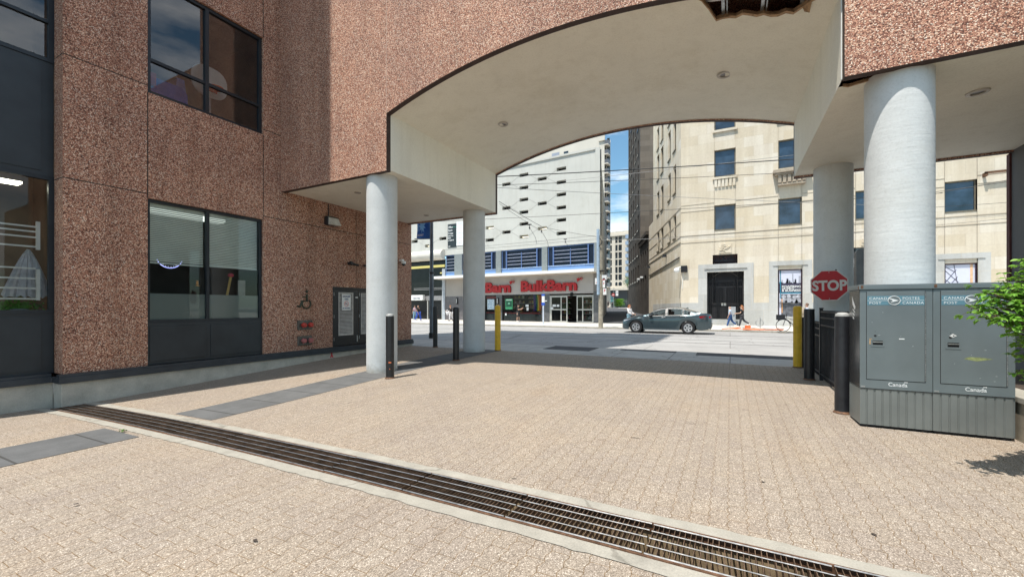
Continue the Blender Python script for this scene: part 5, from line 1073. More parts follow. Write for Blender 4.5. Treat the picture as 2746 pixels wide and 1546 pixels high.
for px, py in ((1787,686),(1743.5,716)): 
    c = G.p(px, py); t_ = thing('wall_light', 'small dark wall light on the lane side, %s' % ('nearer the corner' if px > 1760 else 'farther up the lane'), 'light', group='wall lights along the lane side'); G.put(t_); m = MB(); m.prism_y([(c[0]-.18,c[1]-.1),(c[0]+.18,c[1]-.1),(c[0]+.14,c[1]+.12),(c[0]-.14,c[1]+.12)], -.35, -.002); m.build('shade', BLKW, t_); m = MB(); m.box(c[0]-.12,c[0]+.12,-.3,-.1,c[1]-.13,c[1]-.101); m.build('lens', LET, t_)
m = MB()
for rz in range(7):
    pass
# camera pair on the corner
t_ = thing('corner_camera', 'white dome camera on a dark box at the limestone corner', 'camera', (F.o[0], F.o[1], 0)); c = F.p(1834, 723)
m = MB(); m.box(c[0]-.2,c[0]+.25,-.25,-.001,c[1]-.2,c[1]+.3); m.build('box', BLK, t_); m = MB(); m.ball((c[0]-.5,-.3,c[1]-.05), .22, 8, (1,1,.9)); m.build('dome', WHT, t_, True); m = MB(); m.tube([(c[0]-.5,-.3,c[1]+.12),(c[0]-.2,-.15,c[1]+.2)], .05); m.tube([(c[0]-.05,-.04,c[1]-.2),(c[0]-.12,-.04,c[1]-1.5)], .02, 5); m.build('arm', WHT, t_)
# big posters in the ground floor openings
def poster(name, lab, hole, kind):
    t_ = thing(name, lab, 'poster'); F.put(t_); a, b_, z0, z1 = hole; W = b_-a; H = z1-z0
    m = MB(); m.quad((a+.08,.12,z0),(b_-.08,.12,z0),(b_-.08,.12,z1-.08),(a+.08,.12,z1-.08)); m.build('sheet', plain(kind+'_sky_print', (.60,.62,.74), .4, 0, .05, 1), t_)
    m = MB(); m.box(a,a+.08,.06,.2,z0,z1); m.box(b_-.08,b_,.06,.2,z0,z1); m.box(a+.08,b_-.08,.06,.2,z1-.08,z1); m.build('frame', plain(kind+'_frame', (.05,.025,.04), .5), t_)
    NV = plain(kind+'_navy_print', (.04,.035,.07), .4); TL = plain(kind+'_teal_print', (.02,.20,.30), .4)
    if kind == 'city':
        u = lambda f: a+.08+(W-.16)*f; v = lambda f: z1-.08-(H-.08)*f
        m = MB(); m.box(u(.0),u(1),.112,.119,v(.49),v(.28)); m.build('roof_print', NV, t_)
        m = MB(); rr = random.Random(6)
        for _ in range(26): x = rr.random()*.9; h_ = rr.random()**2*.10+.01; m.box(u(x),u(x+.06+rr.random()*.05),.113,.1185,v(.279),v(.28-h_))
        m.box(u(.60),u(.66),.112,.118,v(.279),v(.06)); m.box(u(.9),u(.99),.112,.118,v(.279),v(.13)); m.build('skyline_print', plain('skyline_grey', (.38,.40,.47), .5), t_)
        m = MB(); m.box(u(.05),u(.09),.105,.111,v(.6),v(.0)); m.box(u(0),u(.1),.104,.110,v(.27),v(.25)); m.box(u(.1),u(1),.105,.111,v(.50),v(.475)); m.build('teal_print', TL, t_)
        for k, tx in enumerate(('POWERING','HOMES','& BUSINESSES')): text_xz('lettering', tx, .23, u(.13), .103, v(.375+.042*k), LET, t_, .002, .006, 'LEFT', .95)
        m = MB(); rr = random.Random(7)
        m.box(u(.1),u(1),.108,.1125,z0,v(.52)); m.build('photo_print', plain('photo_grey', (.10,.105,.12), .5, 0, .6, 4), t_)
        m = MB()
        for (x, y) in ((.22,.57),(.45,.56),(.72,.58),(.9,.57)): m.lathe([(.001,-.002),(.13,0),(.13,.004)], (u(x),.104,v(y)), 12, 'y'); m.prism_y([(u(x)-.25,v(y+.14)),(u(x)+.25,v(y+.14)),(u(x)+.12,v(y+.04)),(u(x)-.12,v(y+.04))], .101, .105)
        m.build('figures_print', plain('photo_light', (.36,.37,.41), .5, 0, .5, 6), t_)
        m = MB(); m.box(u(.12),u(.16),.095,.1,v(.92),v(.62)); m.build('orange_print', plain('orange_print', (.7,.35,.12), .5), t_)
    else:
        u = lambda f: a+.08+(W-.16)*f; v = lambda f: z1-.08-f
        m = MB(); m.box(u(0),u(1),.112,.119,v(4.0),v(1.38)); m.build('navy_print', NV, t_); m = MB(); m.box(u(0),u(1),.105,.111,v(1.75),v(1.6)); m.build('teal_print', TL, t_)
        m = MB(); r_ = .012; A = (u(.42),.108,v(2.0)); 
        for p, q in (((u(.30),v(0)),(u(.5),v(2.0))),((u(0),v(.35)),(u(.45),v(1.1))),((u(0),v(1.1)),(u(.38),v(.3))),((u(0),v(.9)),(u(.5),v(1.6))),((u(.02),v(1.55)),(u(.42),v(.75))),((u(0),v(.1)),(u(.33),v(.45)))): m.tube([(p[0],.108,p[1]),(q[0],.108,q[1])], r_, 4)
        m.build('pylon_print', NV, t_); m = MB(); m.box(u(.84),u(.93),.106,.111,v(1.5),v(.0)); m.build('orange_print', plain('pale_orange_print', (.7,.45,.28), .5), t_)
poster('window_poster', 'tall poster reading POWERING HOMES & BUSINESSES behind the bicycle', pB, 'city')
poster('window_poster', 'poster with transmission tower picture above the right mailbox', pC, 'pylon')
for h in (pB, pC):
    m = MB(); a, b_ = h[0], h[1]; zt4 = h[3]; sw = .55; m.box(a-sw,a-.001,-.05,-.001,.0,zt4+.25); m.box(b_+.001,b_+sw,-.05,-.001,.0,zt4+.25); m.box(a-sw,b_+sw,-.051,-.001,zt4+.251,zt4+.6); m.box(a-.3,b_+.3,-.10,-.052,zt4+.27,zt4+.31)
    m.build('window_surround', GRAN, ls)
t_ = thing('hanging_beam', 'short rusty beam sticking out of the limestone wall at upper right', 'beam'); F.put(t_); a, z = F.p(2634, 467); m = MB(); m.box(a,a+2.6,-.35,-.25,z-.06,z+.06); m.build('beam', RUST, t_); m = MB(); m.box(a,a+.12,-.35,-.001,z-.2,z+.02); m.box(a+2.4,a+2.5,-.25,-.001,z-.06,z+.02); m.build('bracket', RUST, t_)
# ================================================================ BUILDINGS UP THE LANE
dt = thing('dark_tower', 'stone tower coloured dark as in shade, rising beside the lane', 'building'); G.put(dt)
hs = []
for k in range(5):
    x0 = -39.5+k*2.9
    for r in range(9): z = 5.2+r*3.6; hs.append((x0, x0+1.2, z, z+2.2))
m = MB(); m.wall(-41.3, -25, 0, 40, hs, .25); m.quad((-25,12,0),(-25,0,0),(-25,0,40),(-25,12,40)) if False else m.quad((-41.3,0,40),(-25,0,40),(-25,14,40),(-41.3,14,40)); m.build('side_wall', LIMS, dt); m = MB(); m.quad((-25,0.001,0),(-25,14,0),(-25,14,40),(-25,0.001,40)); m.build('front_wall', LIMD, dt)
for h in hs: m = MB(); m.quad((h[0],.24,h[2]),(h[1],.24,h[2]),(h[1],.24,h[3]),(h[0],.24,h[3])); m.box(h[0]-.1,h[1]+.1,-.12,.0,h[2]-.15,h[2]-.001); m.build('window', DGL, dt)
lo_ = thing('low_dark_block', 'low dark block with barred windows between tower and limestone', 'building'); G.put(lo_); zlo = 10.4
hs = [(-24.4,-23.2,2.9,5.2),(-22.6,-21.4,2.9,5.2),(-20.6,-19.2,3.2,5.4),(-24.3,-23.3,6.6,8.6),(-22.4,-21.4,6.6,8.6),(-20.5,-19.5,6.6,8.6),(-18.6,-17.6,6.6,8.6)]
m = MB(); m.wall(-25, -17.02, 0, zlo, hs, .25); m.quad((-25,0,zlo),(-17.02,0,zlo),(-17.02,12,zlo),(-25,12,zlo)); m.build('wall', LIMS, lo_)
for h in hs: m = MB(); m.quad((h[0],.24,h[2]),(h[1],.24,h[2]),(h[1],.24,h[3]),(h[0],.24,h[3])); m.build('window', DGL, lo_)
m = MB(); m.box(-25, -17.02, -.35, 0, zlo-.3, zlo+.1)
for k in range(7): q = -24.6+k*1.15; m.prism_y([(q-.2,zlo-.9),(q+.2,zlo-.9),(q+.25,zlo-.31),(q-.25,zlo-.31)], -.28, -.002)
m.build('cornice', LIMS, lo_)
for k in range(2): 
    t_ = thing('lane_floodlight', '%s of the two pale lane floodlights by the dark wall' % ('lower left', 'upper right')[k], 'light', group='pale floodlights on the dark lane wall'); G.put(t_); c = G.p((1723,1732)[k], (748,743)[k]); m = MB(); m.box(c[0]-.25,c[0]+.25,-.7,-.35,c[1]-.15,c[1]+.1); bevel(m.build('head', LET, t_), .05); m = MB(); m.tube([(c[0],-.36,c[1]),(c[0]+.1,0,c[1]+.4)], .03); m.build('arm', BLKW, t_)
# condominium with the stack of balconies
yc = 115.0; C = Frame(on_y(1632, 800, yc).x, yc, -4.3)
co = thing('condo_tower', 'cream condominium tower with a stack of balconies behind the store', 'building'); C.put(co)
CND = plain('condo_cream', (.60,.56,.49), .8, 0, .06, .2); bx0 = C.X(1621); zct = C.p(1626, 371)[1]
m = MB(); m.prism_z([(C.X(1340),0),(bx0,0),(bx0-14,30),(C.X(1340)-14,30)], 0, zct+1.2); m.prism_z([(bx0-.2,1.6),(0,1.6),(-14,30),(bx0-14.2,30)], 0, zct); m.box(C.X(1606), bx0+.2, -.4, -.001, zct-.5, zct+1.5); m.build('wall', CND, co)
nfl = 16; sp = (zct-6)/nfl
for k in range(nfl):
    z = zct-1.6-k*sp; m = MB(); m.box(bx0+.05, -.05, -.3, 1.59, z-.22, z); b = m.build('balcony', CND, co); m = MB(); m.box(bx0+.1,-.1,-.28,-.22,z+.001,z+1.1); m.box(-.16,-.1,-.21,1.5,z+.001,z+1.1); m.build('balcony_rail', plain('smoked_rail', (.12,.12,.13), .3) if 'smoked_rail' not in bpy.data.materials else bpy.data.materials['smoked_rail'], b)
    m = MB(); m.box(bx0+.2,-.2,1.5,1.595,z+.1,z+2.2); m.build('balcony_door', DGL, b)
m = MB(); m.box(C.X(1480),C.X(1500),-.05,-.001,zct-4,zct-1); m.build('blue_panel', plain('slate_panel', (.30,.33,.40), .5), co); m = MB(); m.box(C.X(1512),C.X(1524),-.05,-.001,zct-4,zct-1.2); m.build('window', DGL, co)
# far apartment block closing the lane
ya = 165.0; A_ = Frame(on_y(1626, 800, ya).x, ya, -4.3); ab = thing('apartment_block', 'cream apartment block with window grid closing the lane', 'building'); A_.put(ab)
aw0, aw1 = 0, A_.X(1700); zat = A_.p(1655, 620)[1]; cols_ = [(1634.8,1640.8),(1649.8,1656.3),(1658.4,1667.6)]; rws = [(631,651.5),(656,672.5),(676,692.7),(695.6,712),(715,732),(735,750.5)]
hs = [(A_.X(a), A_.X(b_), A_.p(1655,y1)[1], A_.p(1655,y0)[1]) for a, b_ in cols_ for y0, y1 in rws]
zgl = A_.p(1655, 772)[1]; m = MB(); m.wall(aw0-2, aw1, zgl, zat, hs, .3); m.quad((aw0-2,0,zat),(aw1,0,zat),(aw1,10,zat),(aw0-2,10,zat)); m.box(aw0-2, aw1, -.6, -.001, zat-1.9, zat-1.2); m.box(aw0-2, aw1, -1.6, -.001, zgl-.9, zgl); m.build('wall', CND, ab)
for h in hs: m = MB(); m.quad((h[0],.28,h[2]),(h[1],.28,h[2]),(h[1],.28,h[3]),(h[0],.28,h[3])); m.box(h[0],h[1],.2,.27,(h[2]+h[3])/2-.05,(h[2]+h[3])/2+.05) ; m.build('window', DGL, ab)
for (a, b_) in cols_:
    m = MB(); m.prism_y([(A_.X(a),A_.p(1655,766)[1]),(A_.X(b_),A_.p(1655,766)[1]),(A_.X(b_),A_.p(1655,758)[1]),((A_.X(a)+A_.X(b_))/2,A_.p(1655,755)[1]),(A_.X(a),A_.p(1655,758)[1])], -.01, .3)
    m.build('arched_window', DGL, ab)
m = MB(); m.box(aw0-2, aw1, .0, .5, 0, zgl-.9); m.build('shopfront', plain('shop_shade', (.10,.11,.12), .4), ab); m = MB(); m.box(A_.X(1621),A_.X(1646),-.06,-.001,A_.p(1655,809)[1],A_.p(1655,791)[1]); m.build('teal_window', plain('teal_glass', (.25,.48,.52), .2), ab)
m = MB(); m.box(A_.X(1618),A_.X(1650),-.3,-.061,0,A_.p(1655,810)[1]); m.build('pale_base', CND, ab)
m = MB(); m.box(aw0-2, aw1, 3, 8, zat, zat+.5); m.build('roof_planting', plain('roof_green', (.06,.12,.05), .8), ab)
for k in range(8): z = A_.p(1682, 640+k*17)[1]; m = MB(); m.box(A_.X(1680),A_.X(1688),-1.5,-.001,z,z+.3); m.box(A_.X(1680),A_.X(1688),-1.5,-1.4,z+.301,z+1.4); m.build('balcony', plain('blue_balcony', (.28,.38,.52), .4) if 'blue_balcony' not in bpy.data.materials else bpy.data.materials['blue_balcony'], ab)
# shrubs on the patio at the end of the lane
rs = random.Random(21)
for k, (px, py, lab) in enumerate(((1655,812,'first patio shrub at the lane end, left'),(1664,812,'middle patio shrub at the lane end'),(1683,764,'tree crown above the patio beside the dark tower'))):
    c = on_y(px, py, 120 if k < 2 else 150); t_ = thing('shrub' if k < 2 else 'tree', lab, 'shrub' if k < 2 else 'tree', (c.x, c.y, 1.1)); m = MB(); h = c.z-1.1+1.2; rr_ = 1.0 if k < 2 else 1.6
    for _ in range(420): p = Vector((rs.gauss(0,rr_*.5), rs.gauss(0,rr_*.5), (h*(.2+.8*rs.random()) if k < 2 else h+rs.gauss(0,1.0)))); a = rs.random()*6.28; leaf(m, p, Vector((math.cos(a),math.sin(a),rs.gauss(0,.4))), Vector((0,.3,1)), .34, .22)
    m.build('foliage', LEAFM, t_); m = MB(); m.tube([(0,0,-.1),(.1,0,h*.5),(0,.1,h)], [.12,.08,.03], 6); m.build('trunk', BARK, t_)
# ================================================================ STREET FURNITURE
def frustum_pole(m, x, y, z0, z1, r0, r1, n=12): m.tube([(x,y,z0),(x,y,z1)], [r0,r1], n)
# lamp post with blue banner
p = on_z(1157.5, 905, .02); lp = thing('lamp_post', 'dark grey steel lamp post at the near kerb seen left of the rear column', 'lamp post', (p.x, p.y, .0))
LPM = plain('weathered_grey_post', (.14,.17,.20), .5, .5, .25, 3); m = MB(); m.tube([(0,0,-.1),(0,0,3.0)], .10, 14); m.tube([(0,0,3.0),(0,0,9)], [.085,.06], 14); m.build('pole', LPM, lp, True)
m = MB(); m.tube([(0,0,0),(0,0,.25)], .13, 14); m.tube([(0,0,2.95),(0,0,3.05)], .115, 14); m.build('collar', BLKW, lp, True)
m = MB(); m.tube([(0,0,8.8),(.4,.6,9.2),(1.0,2.0,9.3)], .04, 8); m.ball((1.1,2.3,9.28), .2, 8, (.8,1.6,.4)); m.build('lamp_arm', LPM, lp, True)
bn = thing('street_banner', 'blue street banner with pale leaf print on the lamp post', 'banner', (p.x, p.y, 0)); q1 = on_y(1121, 640, p.y+.1); q0 = on_y(1151, 600, p.y-.05)
BB = plain('banner_blue', (.02,.14,.55), .6, 0, .15, 2); zt5, zb5 = q0.z+.7, q1.z; x0, x1 = q1.x-p.x, -.09
m = MB(); n = 8
for i in range(n+1):
    f = i/n
    for j in range(7): g_ = j/6; m.v.append((x0+(x1-x0)*f, .06*math.sin(g_*3+f), zb5-.06*f+(zt5-zb5)*g_))
for i in range(n):
    for j in range(6): q = i*7+j; m.f.append((q,q+7,q+8,q+1)); m.m.append(0)
m.build('cloth', BB, bn, True); LBL = plain('pale_blue_print', (.2,.5,.85), .6)
cx_, cz = (x0+x1)/2-.02, zb5+.55; pts = []
for k in range(18): r_ = (.25 if k % 2 else .14)*(1.1 if k % 4 else .9); a = 2*math.pi*k/18; pts.append((cx_+r_*math.cos(a)*.8, cz+r_*math.sin(a)*1.3))
m = MB(); m.prism_y(pts, -.055, -.05); m.build('leaf_print', LBL, bn); text_xz('lettering', 'HEART', .13, x0+.1, -.06, zb5+.08, LET, bn, .002, .003, 'LEFT', .9); text_xz('lettering', 'TORONTO', .14, x0+.09, -.06, zb5+.95, LBL, bn, .002, .003, 'LEFT', .9, rot=R(90))
m = MB(); m.tube([(x0-.12,0,zb5-.02),(0,0,zb5-.08)], .02, 6); m.tube([(x0-.1,0,zt5),(0,0,zt5)], .02, 6); m.build('arm', BLKW, bn)
# timber pole with grey riser and signs
p = on_z(1611, 876.5, .09); wp = thing('utility_pole', 'weathered timber utility pole with pale steel riser at the lane corner', 'utility pole', (p.x, p.y, .05))
WOOD = plain('weathered_timber', (.34,.30,.23), .85, 0, .35, 5, .3); zt6 = on_y(1611, 617, p.y).z
m = MB(); m.tube([(0,0,-.1),(.0,0,3.6),(-.03,0,zt6-.4)], [.15,.135,.12], 14); m.build('pole', WOOD, wp, True)
m = MB(); m.tube([(-.12,-.16,2.2),(-.14,-.15,zt6)], .10, 10); m.build('riser', plain('pale_blue_steel', (.40,.50,.60), .4, .3, .15), wp, True)
m = MB(); m.box(.12,.42,-.15,.05,3.2,3.5); m.build('junction_box', LET, wp); m = MB(); m.box(-.2,.2,-.2,.2,3.75,3.82); m.build('band', BLKW, wp); m = MB(); m.tube([(-.1,-.2,zt6-1.2),(.15,-.2,zt6-.9),(0,-.22,zt6-.6)], .03, 5); m.build('cable_loop', BLKW, wp)
def wall_plate(name, lab, cat, px0, px1, py0, py1, y, mt, txts=(), grp=None):
    a = on_y(px0, py1, y); b_ = on_y(px1, py0, y); t_ = thing(name, lab, cat, (a.x, y, a.z), group=grp); w_, h = b_.x-a.x, b_.z-a.z
    m = MB(); m.box(0,w_,0,.02,0,h); m.build('plate', mt, t_)
    for tx, s, fx, fz, mm in txts: text_xz('lettering', tx, s, fx*w_, -.006, fz*h, mm, t_, .002, .002, 'CENTER')
    m = MB(); m.box(w_*.45,w_*.55,.021,.14,h*.4,h*.6); m.build('bracket', STEEL, t_); return t_
wall_plate('street_sign', 'white regulation sign left of the timber pole', 'sign', 1595.5, 1606.5, 745, 762, p.y-.2, WHT, (('?',.22,.5,.5,BLK),('NO',.1,.5,.2,REDI)))
wall_plate('street_sign', 'white sign lowest on the right side of the timber pole', 'sign', 1617, 1626, 773, 790, p.y-.2, WHT, (('P',.24,.5,.45,REDI),))
wall_plate('street_sign', 'narrow white and red sign high on the right side of the timber pole', 'sign', 1616, 1622.5, 745, 771, p.y-.15, WHT, (('NO',.13,.5,.75,REDI),('P',.15,.5,.35,REDI)))
# transit stop pole
p = on_z(1457, 870.5, .07); tp = thing('transit_stop', 'slim white and blue transit stop pole before the store doors', 'transit stop', (p.x, p.y, .05)); BLU2 = plain('transit_blue', (.03,.10,.50), .4)
zt7 = on_y(1457, 788, p.y).z-.05; zz1, zz2 = on_y(1457, 818, p.y).z-.05, on_y(1457, 793, p.y).z-.05
m = MB(); m.tube([(0,0,0),(0,0,zz1)], .05, 10); m.lathe([(.13,0),(.13,.02),(.06,.05)], (0,0,0), 12); m.build('pole', plain('pole_white', (.62,.68,.78), .4), tp, True)
m = MB(); m.box(-.11,.11,-.06,.06,zz1+.2,zz2); bevel(m.build('panel', WHT, tp), .02); m = MB(); m.box(-.12,.12,-.065,.065,zz1,zz1+.199); m.box(-.12,.12,-.065,.065,zz2+.001,zt7); m.build('blue_band', BLU2, tp)
m = MB(); m.box(.115,.3,-.02,.02,zz1+.3,zz1+.36); m.build('arm', WHT, tp)
# no entry sign up the lane
p = on_y(1644.5, 790, 92); ne = thing('no_entry_sign', 'round red no entry sign up the lane', 'sign', (p.x, 92, 0)); rr_ = 4.2*92/1115
m = MB(); m.lathe([(.001,-.02),(rr_*1.05,-.018),(rr_*1.05,.0)], (0,0,p.z), 20, 'y'); m.build('disc', REDP, ne); m = MB(); m.box(-rr_*.7,rr_*.7,-.04,-.025,p.z-rr_*.18,p.z+rr_*.18); m.build('bar', WHT, ne); m = MB(); m.tube([(0,.05,1),(0.15,.05,p.z+1.6)], .05, 6); m.build('post', STEEL, ne)
wall_plate('street_sign', 'white board sign next to the no entry sign up the lane', 'sign', 1651, 1658, 779, 793, 92.3, WHT, (('TURN',.3,.5,.5,BLK),))
# bike ring post, tree grate, grey cabinet, tan bin
p = on_z(2038.5, 883, .07); br_ = thing('bicycle_stand', 'post and ring bicycle stand on the far pavement', 'bicycle stand', (p.x, p.y, .06)); hz = on_y(2039, 851, p.y).z-.06
m = MB(); m.tube([(0,0,0),(0,0,hz)], .028, 10); m.build('post', STEEL, br_, True); m = MB(); zc_ = on_y(2039,865.5,p.y).z-.06; r_ = 9*1.35*p.y/1.15/1115*.72; m.tube([(r_*math.cos(2*math.pi*i/28)-.03,0,zc_+r_*math.sin(2*math.pi*i/28)) for i in range(29)], .022, 8); m.build('ring', STEEL, br_, True)
c = on_z(2027, 879.5, .07); o = MB().box(-.75,.75,-.4,.4,0,.01).build('cover_plate', plain('cast_cover', (.24,.23,.21), .7, .3, .3, 12)); o.location = (c.x, c.y, .072); tag(o, 'grey steel cover plate in the pavement left of the bicycle stand', 'cover plate')
p = on_z(1963, 873, .07); gc = thing('utility_cabinet', 'tall grey utility cabinet behind the man in the pale blue shirt', 'cabinet', (p.x, p.y+.1, .07)); a = on_y(1953, 822, p.y+.1); b_ = on_y(1973, 822, p.y+.1); w_ = b_.x-a.x; h = a.z-.07
m = MB(); m.box(-w_/2,w_/2,0,.6,0,h); bevel(m.build('casing', plain('cabinet_grey', (.34,.36,.38), .4, .2, .06, 2), gc), .02); m = MB(); m.box(-w_/2+.05,w_/2-.05,-.012,-.001,.15,h-.1); m.build('door', plain('cabinet_door', (.38,.40,.42), .4, .2, .06, 2), gc); m = MB(); m.box(w_/2-.14,w_/2-.1,-.03,-.013,h*.5,h*.6); m.build('handle', BLKW, gc)
p = on_z(2149, 886, .07); tb = thing('litter_bin', 'tan round topped litter bin behind the right yellow bollard', 'bin', (p.x, p.y, .07)); h = on_y(2149, 824, p.y).z-.07; TAN = plain('tan_plastic', (.42,.34,.24), .6)
m = MB(); m.lathe([(.001,0),(.17,0),(.19,h*.72)], (0,0,0), 20); m.build('body', TAN, tb, True); m = MB(); m.lathe([(.22,h*.72),(.24,h*.8),(.22,h*.92),(.14,h),(.001,h)], (0,0,0), 20); m.build('lid', TAN, tb, True)
# fallen orange barricade
p = on_z(2008, 885, .08); fb = thing('fallen_barricade', 'fallen orange and white barricade lying on the far kerb', 'barricade', (p.x, p.y, .09)); ORG = plain('safety_orange', (.72,.16,.04), .5, 0, .15, 4)
m = MB(); m.box(-1.1,1.2,-.12,.1,.05,.09); bevel(m.build('board', ORG, fb), .01)
m = MB()
for k in range(4): m.prism_z([(-.5+k*.42,-.121),(-.3+k*.42,-.121),(-.2+k*.42,.101),(-.4+k*.42,.101)], .0901, .094)
m.build('stripes', WHT, fb)
for (x, y, a) in ((-.9,.3,.5),(1.0,.25,-.4)): m = MB(); m.tube([(x-.5,y-.3,.03),(x+.5,y+.3*a,.12)], .03, 6); m.build('leg', ORG, fb)
m = MB(); m.tube([(-.3,-.3,.05),(1.7,.05,.06)], .04, 6); m.box(-.2,.1,.0,.3,.1,.26); m.build('foot', ORG, fb)
m = MB(); m.box(.3,1.7,-.16,-.1,.1,.13); m.build('white_rail', WHT, fb)

# ================================================================ OVERHEAD WIRES
WIR = plain('wire_black', (.03,.03,.03), .5, .3); WG2 = plain('wire_grey', (.22,.22,.22), .5, .3)
def at_h(px, py, h):
    a, b, c = ray(px, py); k = h/c; return Vector((a*k, b*k, EYE+h))
def wire(pa, pb, H, r=.012, sag=.1, mt=WIR, lab='', ext=.35, mid=None):
    A, Bq = at_h(*pa, H), at_h(*pb, H)
    D = Bq-A; A2 = A-D*ext; B2 = Bq+D*ext; pts = []
    for k in range(17): f = k/16; q = A2.lerp(B2, f); q.z -= sag*4*f*(1-f)-sag*.75; pts.append(q)
    o = MB().tube(pts, r, 5).build('overhead_wire', mt, None, True); return tag(o, lab, 'wire', 'overhead wires across the street')
wire((1338,474),(2137,427), 6.3, .022, .12, lab='thickest black overhead wire, just under the arch at upper right')
wire((1338,496.5),(2076,465.5), 6.0, .011, .08, lab='second overhead wire, running below the thickest one')
wire((1560,515),(2160,543), 5.6, .010, .08, WG2, 'grey overhead wire sloping down to the right across the others', ext=.55)
wire((1338,586),(2160,541), 5.2, .013, .08, lab='overhead wire passing through the middle of the limestone windows')
wire((1684,642),(2160,628), 4.6, .010, .05, WG2, 'lowest grey wire crossing dark tower and limestone', ext=.6)
wire((1760,458),(2137,414.5), 6.6, .009, .05, WG2, 'thin grey wire above the thickest black one', ext=.8)
wire((1827,634),(2160,609), 4.9, .010, .05, lab='wire rising right below the second floor limestone windows', ext=.5)
wire((2500,515.6),(2706,487), 6.2, .013, .03, lab='upper wire of the bundle seen right of the front column')
wire((2500,521),(2706,482), 6.5, .009, .03, lab='steep thin wire crossing the bundle right of the front column')
wire((2500,556),(2706,542.5), 5.4, .010, .03, lab='third wire right of the front column, crossing the window')
wire((2500,589),(2706,577), 4.8, .009, .03, WG2, 'grey wire below the window right of the front column')
wire((2500,605),(2706,585), 4.6, .009, .03, lab='lowest wire right of the front column')
wire((1300,666),(1606,640), 4.8, .011, .04, lab='wire along the top of the blue store windows', ext=.2)
wire((1338,541),(1454,609), 5.0, .013, .03, lab='thick wire slanting down over the dark store slots', ext=.0)
wire((1339,547),(1441,614), 4.95, .009, .03, lab='thin wire just beneath the slanting thick one', ext=.0)
wire((1454,609),(1600,636), 5.0, .011, .03, lab='wire running on from the slanting wires to the pole top', ext=.0)
for k, (px, py, lab) in enumerate(((1420,602,'wire clamp highest left on the slanting trolley wires'),(1452,612,'wire clamp in the middle where trolley wires meet'),(1516,641,'wire clamp lower right on the trolley wires'))):
    q = at_h(px, py, 5.0); t_ = thing('wire_clamp', lab, 'wire clamp', q, group='clamps on the trolley wires'); m = MB(); m.tube([(-.12,0,0),(.12,0,.0)], .04, 6); m.tube([(0,0,0),(.0,0,-.3)], .02, 5); m.ball((0,0,-.18), .05, 6); m.build('insulator', BLK, t_, True); m = MB(); m.tube([(.02,0,-.2),(.35,.1,-.8),(.45,.1,-1.2)], .010, 4); m.build('hanger', WIR, t_)

